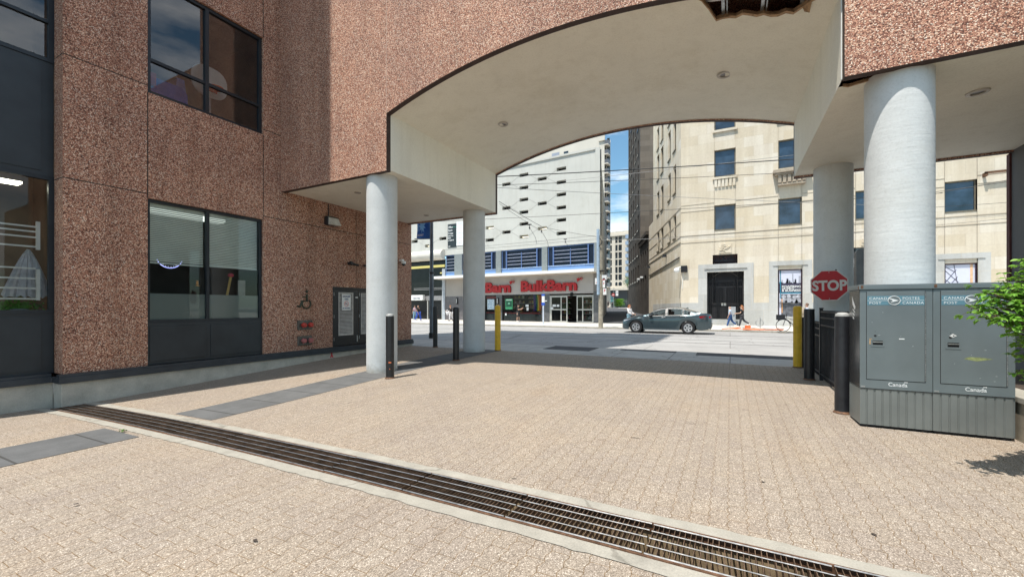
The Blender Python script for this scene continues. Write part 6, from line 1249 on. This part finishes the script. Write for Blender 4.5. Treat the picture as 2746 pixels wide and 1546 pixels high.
# ================================================================ CAR
def build_car():
    yn = 23.75; xf = -5.46; LN = 4.60; HW = .89; car = thing('parked_car', 'dark teal grey four door sedan driving past on the far lane', 'car', (xf, yn+HW, -.005)); car.name = 'sedan_car'
    car.rotation_euler = (0,0,0)
    PAINT, nt, b = base('car_paint', (.06,.09,.10), .28, .6, .5, .9); nt.links.new(ramp(nt, noise(nt, objc(nt), 2, 2), [(.3,(.060,.088,.100)),(.7,(.070,.100,.112))]), b.inputs['Base Color'])
    CG = glass('car_glass', (.50,.56,.58), 1.6); TRIM = plain('car_trim', (.015,.016,.018), .4)
    def interp(tab, x):
        if x <= tab[0][0]: return tab[0][1]
        for (a, u), (c, v) in zip(tab[:-1], tab[1:]):
            if x <= c: t = (x-a)/(c-a); t = t*t*(3-2*t)*.35+t*.65; return u+(v-u)*t
        return tab[-1][1]
    top = [(0,.66),(.06,.74),(.2,.82),(.6,.925),(1.1,.995),(1.35,1.05),(1.7,1.235),(2.05,1.37),(2.45,1.43),(2.9,1.435),(3.25,1.385),(3.6,1.275),(3.95,1.16),(4.2,1.115),(4.5,1.085),(4.56,1.04),(4.6,.92)]
    belt = [(0,.56),(.06,.62),(.2,.70),(.6,.80),(1.1,.88),(1.5,.93),(2.5,.965),(3.5,1.0),(4.2,1.02),(4.5,1.0),(4.6,.86)]
    wid = [(0,.62),(.08,.74),(.3,.83),(.8,.885),(1.5,.89),(3.4,.89),(4.0,.87),(4.4,.82),(4.6,.70)]
    sill = [(0,.26),(.15,.20),(.5,.19),(4.2,.22),(4.45,.27),(4.6,.36)]
    WR, AX = .335, (.80, 3.49)
    xs = sorted(set([0,.03,.06,.12,.2,.3]+[ax+s*.40*math.cos(a) for ax in AX for a in [i*math.pi/10 for i in range(11)] for s in (1,)]+[1.25,1.35,1.5,1.7,1.9,2.05,2.25,2.45,2.7,2.9,3.05,4.0,4.1,4.2,4.35,4.45,4.52,4.56,4.6]))
    def sect(x):
        t, bl, w_, sl_ = interp(top,x), interp(belt,x), interp(wid,x), interp(sill,x); zl_ = sl_; flare = 0
        for ax in AX:
            if abs(x-ax) < .4: zl_ = max(zl_, WR+math.sqrt(max(0,.16-(x-ax)**2))*.97); flare = .012
        zl_ = min(zl_, bl-.07); gh = max(0, t-bl); wr = w_*(.97-.30*min(1, gh/.42)) if gh > .13 else w_*.93
        m1 = zl_+(bl-zl_)*.22; m2 = zl_+(bl-zl_)*.62; m3 = zl_+(bl-zl_)*.86
        return [(w_*.955+flare, zl_), (w_*.985+flare, m1), (w_, m2), (w_*.992, m3), (w_*.955, bl), (w_*.955+(wr-w_*.955)*.5, bl+gh*.47), (wr, t-min(.05, gh*.25)), (wr*.82, t-min(.018, gh*.12)), (wr*.4, t-.003), (0, t)]
    K = 10; body = MB(); 
    for s in (-1, 1):
        base_ = len(body.v)
        for x in xs:
            for (y, z) in sect(x): body.v.append((x, s*y, z))
        for i in range(len(xs)-1):
            xm_ = (xs[i]+xs[i+1])/2
            for j in range(K-1):
                if j in (4,5) and 1.45 < xm_ < 3.62: continue       # side glass
                if j in (6,7,8) and (1.3 < xm_ < 2.05 or 3.25 < xm_ < 4.0): continue   # screens
                q = base_+i*K+j; f = (q, q+K, q+K+1, q+1); body.f.append(f if s < 0 else f[::-1]); body.m.append(0)
        for e in (0, len(xs)-1): body.f.append(tuple(base_+e*K+j for j in range(K))); body.m.append(0)
    bm_ = body.build('body', PAINT, car, True, 50)
    def pt(x, u, s, off=.0):      # u from belt (0) to roof rail (1)
        S_ = sect(x); a, m_, c = S_[4], S_[5], S_[6]; 
        y, z = (a[0]+(m_[0]-a[0])*u*2, a[1]+(m_[1]-a[1])*u*2) if u < .5 else (m_[0]+(c[0]-m_[0])*(u-.5)*2, m_[1]+(c[1]-m_[1])*(u-.5)*2)
        return (x, s*(y+off), z)
    for s in (-1, 1):
        for nm, xa, xb in (('front_side_window', 1.50, 2.34), ('rear_side_window', 2.46, 3.22), ('quarter_window', 3.27, 3.58)):
            m = MB(); n = 8; 
            for i in range(n+1):
                x = xa+(xb-xa)*i/n
                for u in (.08, .5, .90): m.v.append(pt(x, u, s, .002))
            for i in range(n):
                for j in range(2): q = i*3+j; m.f.append((q,q+3,q+4,q+1)); m.m.append(0)
            m.build(nm, CG, car, True)
        for (xa, xb) in ((1.45,1.50),(2.34,2.46),(3.22,3.27),(3.58,3.63)): m = MB(); m.add([pt(xa,0,s),pt(xb,0,s),pt(xb,.5,s),pt(xb,1,s),pt(xa,1,s),pt(xa,.5,s)], [(0,1,2,3,4,5)]); m.build('pillar', TRIM, car)
        m = MB(); xx2 = [1.45+(3.63-1.45)*i/14 for i in range(15)]
        for u0, u1 in ((0,.08),(.90,1)):
            for a, b_ in zip(xx2[:-1], xx2[1:]): m.quad(pt(a,u0,s,.003), pt(b_,u0,s,.003), pt(b_,u1,s,.003), pt(a,u1,s,.003))
        m.build('window_trim', TRIM if s else TRIM, car)
    for nm, xa, xb in (('windscreen', 1.35, 2.05), ('rear_window', 3.25, 3.95)):
        m = MB(); st_ = [x for x in xs if xa-.12 <= x <= xb+.12]
        for x in st_:
            S_ = sect(x); L_ = [(x,-S_[j][0],S_[j][1]) for j in (6,7,8,9)]+[(x,S_[j][0],S_[j][1]) for j in (8,7,6)]; m.v += L_
        for i in range(len(st_)-1):
            for j in range(6): q = i*7+j; m.f.append((q,q+7,q+8,q+1)); m.m.append(0)
        m.build(nm, CG, car, True)
    m = MB(); m.box(.45,4.3,-.70,.70,.24,.30); m.box(1.2,3.8,-.78,.78,.30,.45); m.box(.3,1.25,-.55,.55,.3,.8); m.box(3.9,4.4,-.5,.5,.3,.85); m.build('underbody', DARK, car)
    for (x, y) in ((2.15,-.38),(2.15,.38),(3.0,-.36),(3.0,.36)): m = MB(); m.box(x,x+.45,y-.23,y+.23,.42,.56); m.box(x+.38,x+.52,y-.22,y+.22,.56,1.02); m.box(x+.44,x+.52,y-.11,y+.11,1.04,1.20); bevel(m.build('seat', plain('car_seat', (.03,.03,.03), .8) if 'car_seat' not in bpy.data.materials else bpy.data.materials['car_seat'], car), .03)
    m = MB(); m.tube([(1.78+.04*math.sin(a), -.38+.18*math.cos(a), .93+.17*math.sin(a)) for a in [2*math.pi*i/16 for i in range(17)]], .015, 6); m.build('steering_wheel', TRIM, car, True)
    for s in (-1, 1):
        m = MB(); m.ball((1.62, s*.98, .98), .11, 8, (.9,.9,.65)); m.tube([(1.62,s*.85,.95),(1.62,s*.95,.96)], .03); m.build('mirror', TRIM, car, True)
        for x in (2.26, 3.20): m = MB(); S_ = sect(x); m.tube([(x-.10, s*(S_[3][0]+.018), S_[3][1]+.02),(x+.10, s*(S_[3][0]+.018), S_[3][1]+.03)], .016, 8); m.build('door_handle', STEEL, car, True)
        m = MB(); 
        for x in (1.42, 2.40, 3.36):
            S_ = sect(x); pr = [(x, s*(S_[j][0]+.002), S_[j][1]) for j in (1,2,3,4)] if x != 3.36 else [(x+.0, s*(S_[j][0]+.002), S_[j][1]) for j in (3,4)]
            m.tube(pr, .004, 4)
        xx3 = [.95+i*.3 for i in range(11)]; m.tube([(x, s*(sect(x)[3][0]+.003), sect(x)[3][1]-.01) for x in xx3], .006, 4)
        m.build('door_gaps', TRIM, car)
        m = MB(); m.box(1.25,3.05,s*.80,s*.885,.185,.235); m.build('sill_trim', plain('sill_silver', (.3,.32,.33), .3, .6) if 'sill_silver' not in bpy.data.materials else bpy.data.materials['sill_silver'], car)
        # lights
        m = MB(); L_ = [(.10,.62),(.13,.72),(.32,.765),(.52,.80),(.50,.76),(.30,.69)]
        m.add([(x, s*(interp(wid,x)*.995+.006), z) for x, z in L_], [(0,1,2,3,4,5)]); m.build('headlight', plain('lamp_clear', (.55,.57,.60), .12, .3) if 'lamp_clear' not in bpy.data.materials else bpy.data.materials['lamp_clear'], car)
        m = MB(); L_ = [(4.02,.955),(4.06,.865),(4.3,.84),(4.52,.86),(4.565,.90),(4.55,.955),(4.3,.975)]; m.add([(x, s*(interp(wid,x)+.006), z) for x, z in L_]+[(4.605,s*.45,.86),(4.605,s*.45,.95)], [tuple(range(7)), (3,4,7),(4,5,8,7)]); m.build('tail_light', plain('lamp_red', (.35,.008,.012), .15, 0, .2, 9) if 'lamp_red' not in bpy.data.materials else bpy.data.materials['lamp_red'], car)
        # wheels
        for ax in AX:
            m = MB(); yc_ = s*.775; w_ = .105
            m.lathe([(.215,-w_),(.27,-w_*1.05),(.315,-w_*.98),(WR,-w_*.7),(WR,w_*.7),(.315,w_*.98),(.27,w_*1.05),(.215,w_)], (ax,yc_,WR), 32, 'y'); ty = m.build('wheel', plain('tyre_rubber', (.014,.014,.015), .85) if 'tyre_rubber' not in bpy.data.materials else bpy.data.materials['tyre_rubber'], car, True)
            m = MB(); yo = yc_+s*.088; m.lathe([(.001,0),(.22,0)], (ax,yo,WR), 32, 'y'); m.lathe([(.222,s*.012),(.205,s*.02),(.20,0)], (ax,yo,WR), 32, 'y'); m.build('rim', plain('alloy_silver', (.55,.55,.56), .3, .6) if 'alloy_silver' not in bpy.data.materials else bpy.data.materials['alloy_silver'], ty)
            m = MB()
            for k in range(5): a = 2*math.pi*k/5+.6; m.lathe([(.001,s*.004),(.048,s*.004)], (ax+.128*math.cos(a),yo,WR+.128*math.sin(a)), 14, 'y')
            m.lathe([(.001,s*.008),(.030,s*.008)], (ax,yo,WR), 12, 'y')
            m.build('rim_openings', TRIM, ty)
    m = MB(); m.box(-.012,.05,-.45,.45,.50,.60); m.box(-.015,.04,-.55,.55,.30,.40); m.build('grille', TRIM, car); m = MB(); m.box(-.005,.1,-.6,.6,.25,.27); m.build('front_splitter', bpy.data.materials['sill_silver'], car)
    m = MB(); m.box(4.595,4.615,-.26,.26,.60,.72); m.build('number_plate', WHT, car); m = MB(); m.box(4.3,4.57,-.7,.7,.285,.36); m.build('rear_diffuser', TRIM, car)
    m = MB(); m.prism_y([(3.30,1.38),(3.46,1.34),(3.42,1.42)], -.012, .012); m.build('antenna_fin', PAINT, car)
build_car()

# ================================================================ PEOPLE
def skin_obj(name, verts, edges, radii, mt, parent, sub=1, root=0):
    me = bpy.data.meshes.new(name); me.from_pydata(verts, edges, []); o = bpy.data.objects.new(name, me); S.collection.objects.link(o)
    md = o.modifiers.new('s', 'SKIN'); md.use_smooth_shade = True
    for i, r_ in enumerate(radii): me.skin_vertices[0].data[i].radius = r_ if isinstance(r_, tuple) else (r_, r_)
    me.skin_vertices[0].data[root].use_root = True
    if sub: s_ = o.modifiers.new('u', 'SUBSURF'); s_.levels = sub
    bpy.context.view_layer.update(); m2 = bpy.data.meshes.new_from_object(o.evaluated_get(bpy.context.evaluated_depsgraph_get()))
    bpy.data.objects.remove(o); bpy.data.meshes.remove(me); m2.name = name; m2.materials.clear(); m2.materials.append(mt)
    o = bpy.data.objects.new(name, m2); S.collection.objects.link(o); o.parent = parent; return o
def person(label, x, y, z, H, face, top, bottom, hair, shoes, hairlen='short', legs=(.35,-.35), arms=((.3,.2),(-.3,.3)), lean=0.0, sleeves=True, skin=SKIN, skirt=False, shorts=False, knee=(.0,.45), group=None):
    """local +x is the way the person faces; legs: hip swings of left and right; arms: (shoulder swing, elbow bend)"""
    t_ = thing('person', label, 'person', (x, y, z), R(face), group); u = H/7.6
    def rotp(p, a): return Vector((p.x*math.cos(a)+p.z*math.sin(a), p.y, -p.x*math.sin(a)+p.z*math.cos(a)))
    hip = Vector((0,0,H*.50)); J = {}
    dz = 0
    for s, n, sw, kn in ((1,'l',legs[0],knee[0]),(-1,'r',legs[1],knee[1])):
        h = hip+Vector((0,s*u*.62,-.03)); kn_ = h+rotp(Vector((0,0,-H*.235)), -sw); an = kn_+rotp(Vector((0,0,-H*.225)), -sw+kn); J['h'+n], J['k'+n], J['a'+n] = h, kn_, an; J['t'+n] = an+rotp(Vector((u*.9,0,-u*.22)), -(sw*.4)+kn*.5)
    low = min(J['al'].z, J['ar'].z, J['tl'].z, J['tr'].z)-u*.18
    for k in J: J[k].z -= low
    hip.z -= low
    def up(v): return hip+rotp(v, lean)
    J['p'] = hip; J['w'] = up(Vector((0,0,H*.10))); J['c'] = up(Vector((.01,0,H*.22))); J['n'] = up(Vector((0,0,H*.315))); J['hd'] = up(Vector((.015,0,H*.37))); J['ht'] = up(Vector((.01,0,H*.445)))
    for s, n, (sw, el) in ((1,'l',arms[0]),(-1,'r',arms[1])):
        sh = up(Vector((0,s*u*.86,H*.285))); e = sh+rotp(Vector((0,s*.03,-H*.165)), -sw+lean*.3); wr = e+rotp(Vector((0,-s*.02,-H*.145)), -(sw+el)+lean*.3); hd = wr+(wr-e).normalized()*u*.38; J['s'+n], J['e'+n], J['wr'+n], J['m'+n] = sh, e, wr, hd
    def sk(name, keys, edges, rad, mt, sub=1): return skin_obj(name, [tuple(J[k]) for k in keys], edges, rad, mt, t_, sub)
    ks = ['p','w','c','n','hd','ht','sl','el','wrl','ml','sr','er','wrr','mr','hl','kl','al','tl','hr','kr','ar','tr']
    E = [(0,1),(1,2),(2,3),(3,4),(4,5),(2,6),(6,7),(7,8),(8,9),(2,10),(10,11),(11,12),(12,13),(0,14),(14,15),(15,16),(16,17),(0,18),(18,19),(19,20),(20,21)]
    rr = [u*.50,u*.46,u*.54,u*.24,u*.38,u*.30]+[u*.21,u*.165,u*.11,u*.12]*2+[u*.38,u*.25,u*.16,u*.15]*2
    bd = sk('body', ks, E, rr, skin, 1)
    # fingers
    for n, s in (('l',1),('r',-1)):
        m = MB(); hd = J['m'+n]; d = (J['wr'+n]-J['e'+n]).normalized(); sd = d.cross(Vector((0,1,0))).normalized() if abs(d.y) < .9 else Vector((1,0,0)); 
        for k in range(4): o_ = sd*((k-1.5)*u*.085); L_ = u*(.34,.40,.38,.30)[k]; a0_ = hd+o_+d*u*.04; m.tube([a0_, a0_+d*L_*.5, a0_+d*L_*.85-sd.cross(d)*s*u*.10], [u*.045,u*.04,u*.03], 5)
        m.tube([hd-sd*u*.12-d*u*.15, hd-sd*u*.26+d*u*.05, hd-sd*u*.25+d*u*.2], [u*.05,u*.045,u*.035], 5); m.build('fingers', skin, bd, True)
    # face
    hc = (J['hd']*.55+J['ht']*.45); f = rotp(Vector((1,0,0)), lean); m = MB(); m.tube([hc+f*u*.34+Vector((0,0,u*.06)), hc+f*u*.50-Vector((0,0,u*.08))], [u*.05,u*.09], 6)
    for s in (1,-1): m.ball(hc+Vector((-.01,s*u*.38,-.01)), u*.10, 5, (.6,.4,1))
    m.build('nose_and_ears', skin, bd, True); m = MB()
    for s in (1,-1): m.ball(hc+f*u*.36+Vector((0,s*u*.15,u*.05)), u*.05, 5)
    m.build('eyes', BLK, bd, True); m = MB(); m.tube([hc+f*u*.36+Vector((0,-u*.12,-u*.22)), hc+f*u*.40+Vector((0,0,-u*.23)), hc+f*u*.36+Vector((0,u*.12,-u*.22))], u*.03, 5); m.build('mouth', REDF, bd, True)
    # clothes
    kt = ['p','w','c','sl','el','sr','er']+(['n'] if 0 else []); J['el_'], J['er_'] = J['sl'].lerp(J['el'], .62), J['sr'].lerp(J['er'], .62)
    if sleeves == 'long': kt = ['p','w','c','sl','el','sr','er','wrl','wrr']; ed = [(0,1),(1,2),(2,3),(3,4),(2,5),(5,6),(4,7),(6,8)]; rd = [u*.70,u*.64,u*.74,u*.36,u*.28,u*.36,u*.28,u*.20,u*.20]
    else: kt = ['p','w','c','sl','el_','sr','er_']; ed = [(0,1),(1,2),(2,3),(3,4),(2,5),(5,6)]; rd = [u*.70,u*.64,u*.74,u*.37,u*.31,u*.37,u*.31]
    sk('shirt', kt, ed, rd, top)
    if skirt:
        m = MB(); z1 = J['w'].z; z0 = J['kl'].z+.02; c = J['p']; m.lathe([(u*.7,z1),(u*.85,c.z),(u*.92,z0),(u*.84,z0+.01)], (c.x,c.y,0), 18); m.build('skirt', bottom, t_, True)
    else:
        if shorts: J['al_'], J['ar_'] = J['kl'].copy(), J['kr'].copy(); J['kl_'], J['kr_'] = J['hl'].lerp(J['kl'],.5), J['hr'].lerp(J['kr'],.5); kk = ['p','hl','kl_','al_','hr','kr_','ar_']
        else: kk = ['p','hl','kl','al','hr','kr','ar']
        sk('trousers', kk, [(0,1),(1,2),(2,3),(0,4),(4,5),(5,6)], [u*.68,u*.55,u*.38,u*.28,u*.55,u*.38,u*.28], bottom)
    for n in 'lr':
        m = MB(); m.tube([J['a'+n]+Vector((-u*.2,0,-u*.1)), J['a'+n]*.5+J['t'+n]*.5+Vector((0,0,-u*.02)), J['t'+n]], [u*.17,u*.20,u*.13], 8); m.build('shoe', shoes, t_, True)
    if hair:
        m = MB(); m.ball(J['ht']*.55+J['hd']*.45+f*(-u*.08)+Vector((0,0,u*.12)), u*.46, 8, (1.0,.92,.95))
        if hairlen == 'long': b_ = J['ht']*.3+J['hd']*.7-f*u*.3; m.tube([b_+Vector((0,0,u*.3)), b_-f*u*.12-Vector((0,0,u*.5)), b_-f*u*.2-Vector((0,0,u*1.3))], [u*.36,u*.36,u*.14], 8)
        hm = m.build('hair', hair, t_, True)
        for v in hm.data.vertices:      # keep the face free
            q = v.co-hc; 
            if q.dot(f) > u*.18 and q.z < u*.25: v.co = v.co-f*(q.dot(f)-u*.10)
    return t_
BK = cloth('black_cloth', (.015,.015,.018)); WC = cloth('white_cloth', (.68,.66,.66)); LBS = cloth('pale_blue_cloth', (.50,.58,.72)); JN = cloth('blue_denim', (.03,.08,.22)); BRB = cloth('bright_blue_cloth', (.03,.08,.42)); LJ = cloth('light_denim', (.22,.36,.45)); CHR = cloth('charcoal_denim', (.05,.05,.06)); RDC = cloth('red_cloth', (.60,.045,.05)); PKC = cloth('pink_cloth', (.5,.35,.42)); WSH = plain('white_shoe', (.7,.69,.67), .6)
HR_ = plain('red_hair', (.34,.12,.04), .6); HB = plain('brown_hair', (.10,.05,.03), .6); HK = plain('dark_hair', (.02,.016,.014), .6); HG = plain('cropped_hair', (.16,.10,.07), .8)
def foot(px, py, z=.07): return on_z(px, py, z)
def hgt(px, ytop, P): return on_y(px, ytop, P.y).z-P.z
def stand(px, yf, yt, *a, z=.07, **k): P = foot(px, yf, z); return person(a[0], P.x, P.y, z, hgt(px, yt, P), *a[1:], **k)
w_ = stand(1389.5, 862.5, 815.5, 'woman in black dress holding a phone before the store window', 0, BK, BK, HK, WSH, legs=(.05,-.08), arms=((.5,1.7),(.6,1.4)), skirt=True, knee=(0,0))
o = MB().box(.22,.24,-.04,.04,1.28,1.42).build('phone', BLK, None); o.location = w_.location; tag(o, 'black phone held up by the woman in the black dress', 'phone')
stand(1688, 876, 817, 'woman in white top and jeans by the lane, in front of the car bonnet', -20, WC, LJ, HR_, WSH, hairlen='long', legs=(.1,-.1), arms=((.2,1.0),(.25,1.0)), sleeves='long')
stand(1958, 876, 818.5, 'bald man in pale blue shirt and jeans walking left by the cabinet', 180, LBS, JN, None, WSH, legs=(.30,-.35), arms=((.1,.35),(-.15,.3)), knee=(.05,.5))
stand(1989, 877, 817.5, 'woman with long red hair, black shirt and dark jeans walking left', 180, BK, CHR, HR_, WSH, hairlen='long', legs=(.25,-.45), arms=((.35,1.1),(.3,1.2)), knee=(.05,.6))
stand(2164, 884, 812, 'man in pale blue shirt whose head shows above the black bollard', 180, LBS, JN, HG, BLK, legs=(.15,-.2), arms=((.1,.2),(-.1,.2)), skin=SKIND)
stand(1122, 861, 816, 'man in black shirt and bright blue trousers walking at far left', 0, BK, BRB, None, WSH, legs=(.35,-.3), arms=((-.35,.2),(.15,.3)), knee=(.1,.4), lean=-.08, skin=SKIND)
stand(1112.5, 858, 819, 'woman in pink top half hidden behind the man in blue trousers', 180, PKC, LJ, HB, WSH, legs=(.1,-.1))
stand(1167, 865, 824.5, 'person in bright red top between lamp post and black bollard', 0, RDC, BK, None, BLK, legs=(.08,-.08), arms=((.1,.3),(0,.3)), skin=RDC)
stand(1209.5, 860, 818.5, 'person in black jacket and white trousers beside the granite wall', 180, BK, WC, HR_, BLK, hairlen='short', legs=(.15,-.1), arms=((.6,.9),(.3,1.0)), lean=.15, sleeves='long')
stand(1631, 826.5, 806, 'man in dark clothes and shorts far up the lane', 90, BK, BK, HK, BLK, z=1.06, legs=(.15,-.15), shorts=True)
stand(1643, 826.5, 808.5, 'person in black jacket far up the lane, right of the man', 90, BK, BK, HK, BLK, z=1.06, legs=(.15,-.15), sleeves='long')
# tote bag carried near the granite wall
p = foot(1201, 846); q = on_y(1201, 838, foot(1209.5,860).y); o = MB(); o.prism_y([(-.28,.1),(-.1,-.25),(.22,-.1),(.25,.2),(-.1,.3)], -.06, .06); o = bevel(o.build('tote_bag', WC), .03); o.location = q; tag(o, 'white bag swung by the person beside the granite wall', 'bag')
o = MB(); o.box(-.14,.14,-.05,.05,-.12,.12); o = bevel(o.build('handbag', BK), .03); c = foot(1688,876); o.location = (c.x+.26, c.y-.12, .07+.72); tag(o, 'small black handbag at the hip of the woman in white', 'bag')

# ================================================================ BICYCLE
p1, p2 = on_z(2100, 889, .07), on_z(2155, 889.5, .07); bi = thing('bicycle', 'black bicycle with front basket parked behind the right yellow bollard', 'bicycle', (p1.x, p1.y, .07)); wb = 1.06; r_ = .33
for k, x in enumerate((0, wb)):
    m = MB(); m.tube([(x+r_*math.cos(2*math.pi*i/28),0,r_+.02+r_*math.sin(2*math.pi*i/28)) for i in range(29)], .019, 6); w_ = m.build('wheel', BLK, bi, True)
    m = MB()
    for i in range(14): a = math.pi*2*i/14; m.tube([(x,.015,r_+.02),(x+r_*math.cos(a),0,r_+.02+r_*math.sin(a))], .0025, 3)
    m.tube([(x,-.05,r_+.02),(x,.05,r_+.02)], .02, 6); m.build('spokes', STEEL, w_)
    m = MB(); m.tube([(x+(r_+.035)*math.cos(a),0,r_+.02+(r_+.035)*math.sin(a)) for a in [.3+i*.25 for i in range(9)]], .018, 5); m.build('mudguard', BLK, bi, True)
m = MB(); z = r_+.02; F_ = [((0,0,z),(.14,0,.80)),((.14,0,.80),(.17,0,.98)),((.13,0,.72),(.52,0,z+.0)),((.52,0,z),(.70,0,.80)),((.52,0,z),(wb,0,z)),((wb,0,z),(.68,0,.72)),((.13,0,.78),(.66,0,.60))]
for a, b_ in F_: m.tube([a,b_], .017, 7)
m.build('frame', BLK, bi, True); m = MB(); m.ball((.72,0,.86), .12, 7, (1.2,.7,.35)); m.tube([(.69,0,.78),(.72,0,.84)], .015); m.build('saddle', BLK, bi, True)
m = MB(); m.tube([(.25,-.28,1.0),(.18,-.2,1.0),(.17,0,.99),(.18,.2,1.0),(.25,.28,1.0)], .014, 6); m.build('handlebar', BLKW, bi, True); m = MB(); m.wall(-.32,.08,.66,.94,[],.1,y=-.17); m.wall(-.32,.08,.66,.94,[],.1,y=.17); m.quad((-.32,-.17,.66),(.08,-.17,.66),(.08,.17,.66),(-.32,.17,.66)); m.quad((-.32,-.17,.66),(-.32,.17,.66),(-.32,.17,.94),(-.32,-.17,.94)); m.quad((.08,.17,.66),(.08,-.17,.66),(.08,-.17,.94),(.08,.17,.94)); m.build('basket', BLKW, bi)
m = MB(); m.lathe([(.001,-.03),(.09,-.03),(.09,-.02)], (.52,0,z), 14, 'y'); m.tube([(.52,-.05,z),(.60,-.07,z-.13)], .012); m.build('crank', STEEL, bi)
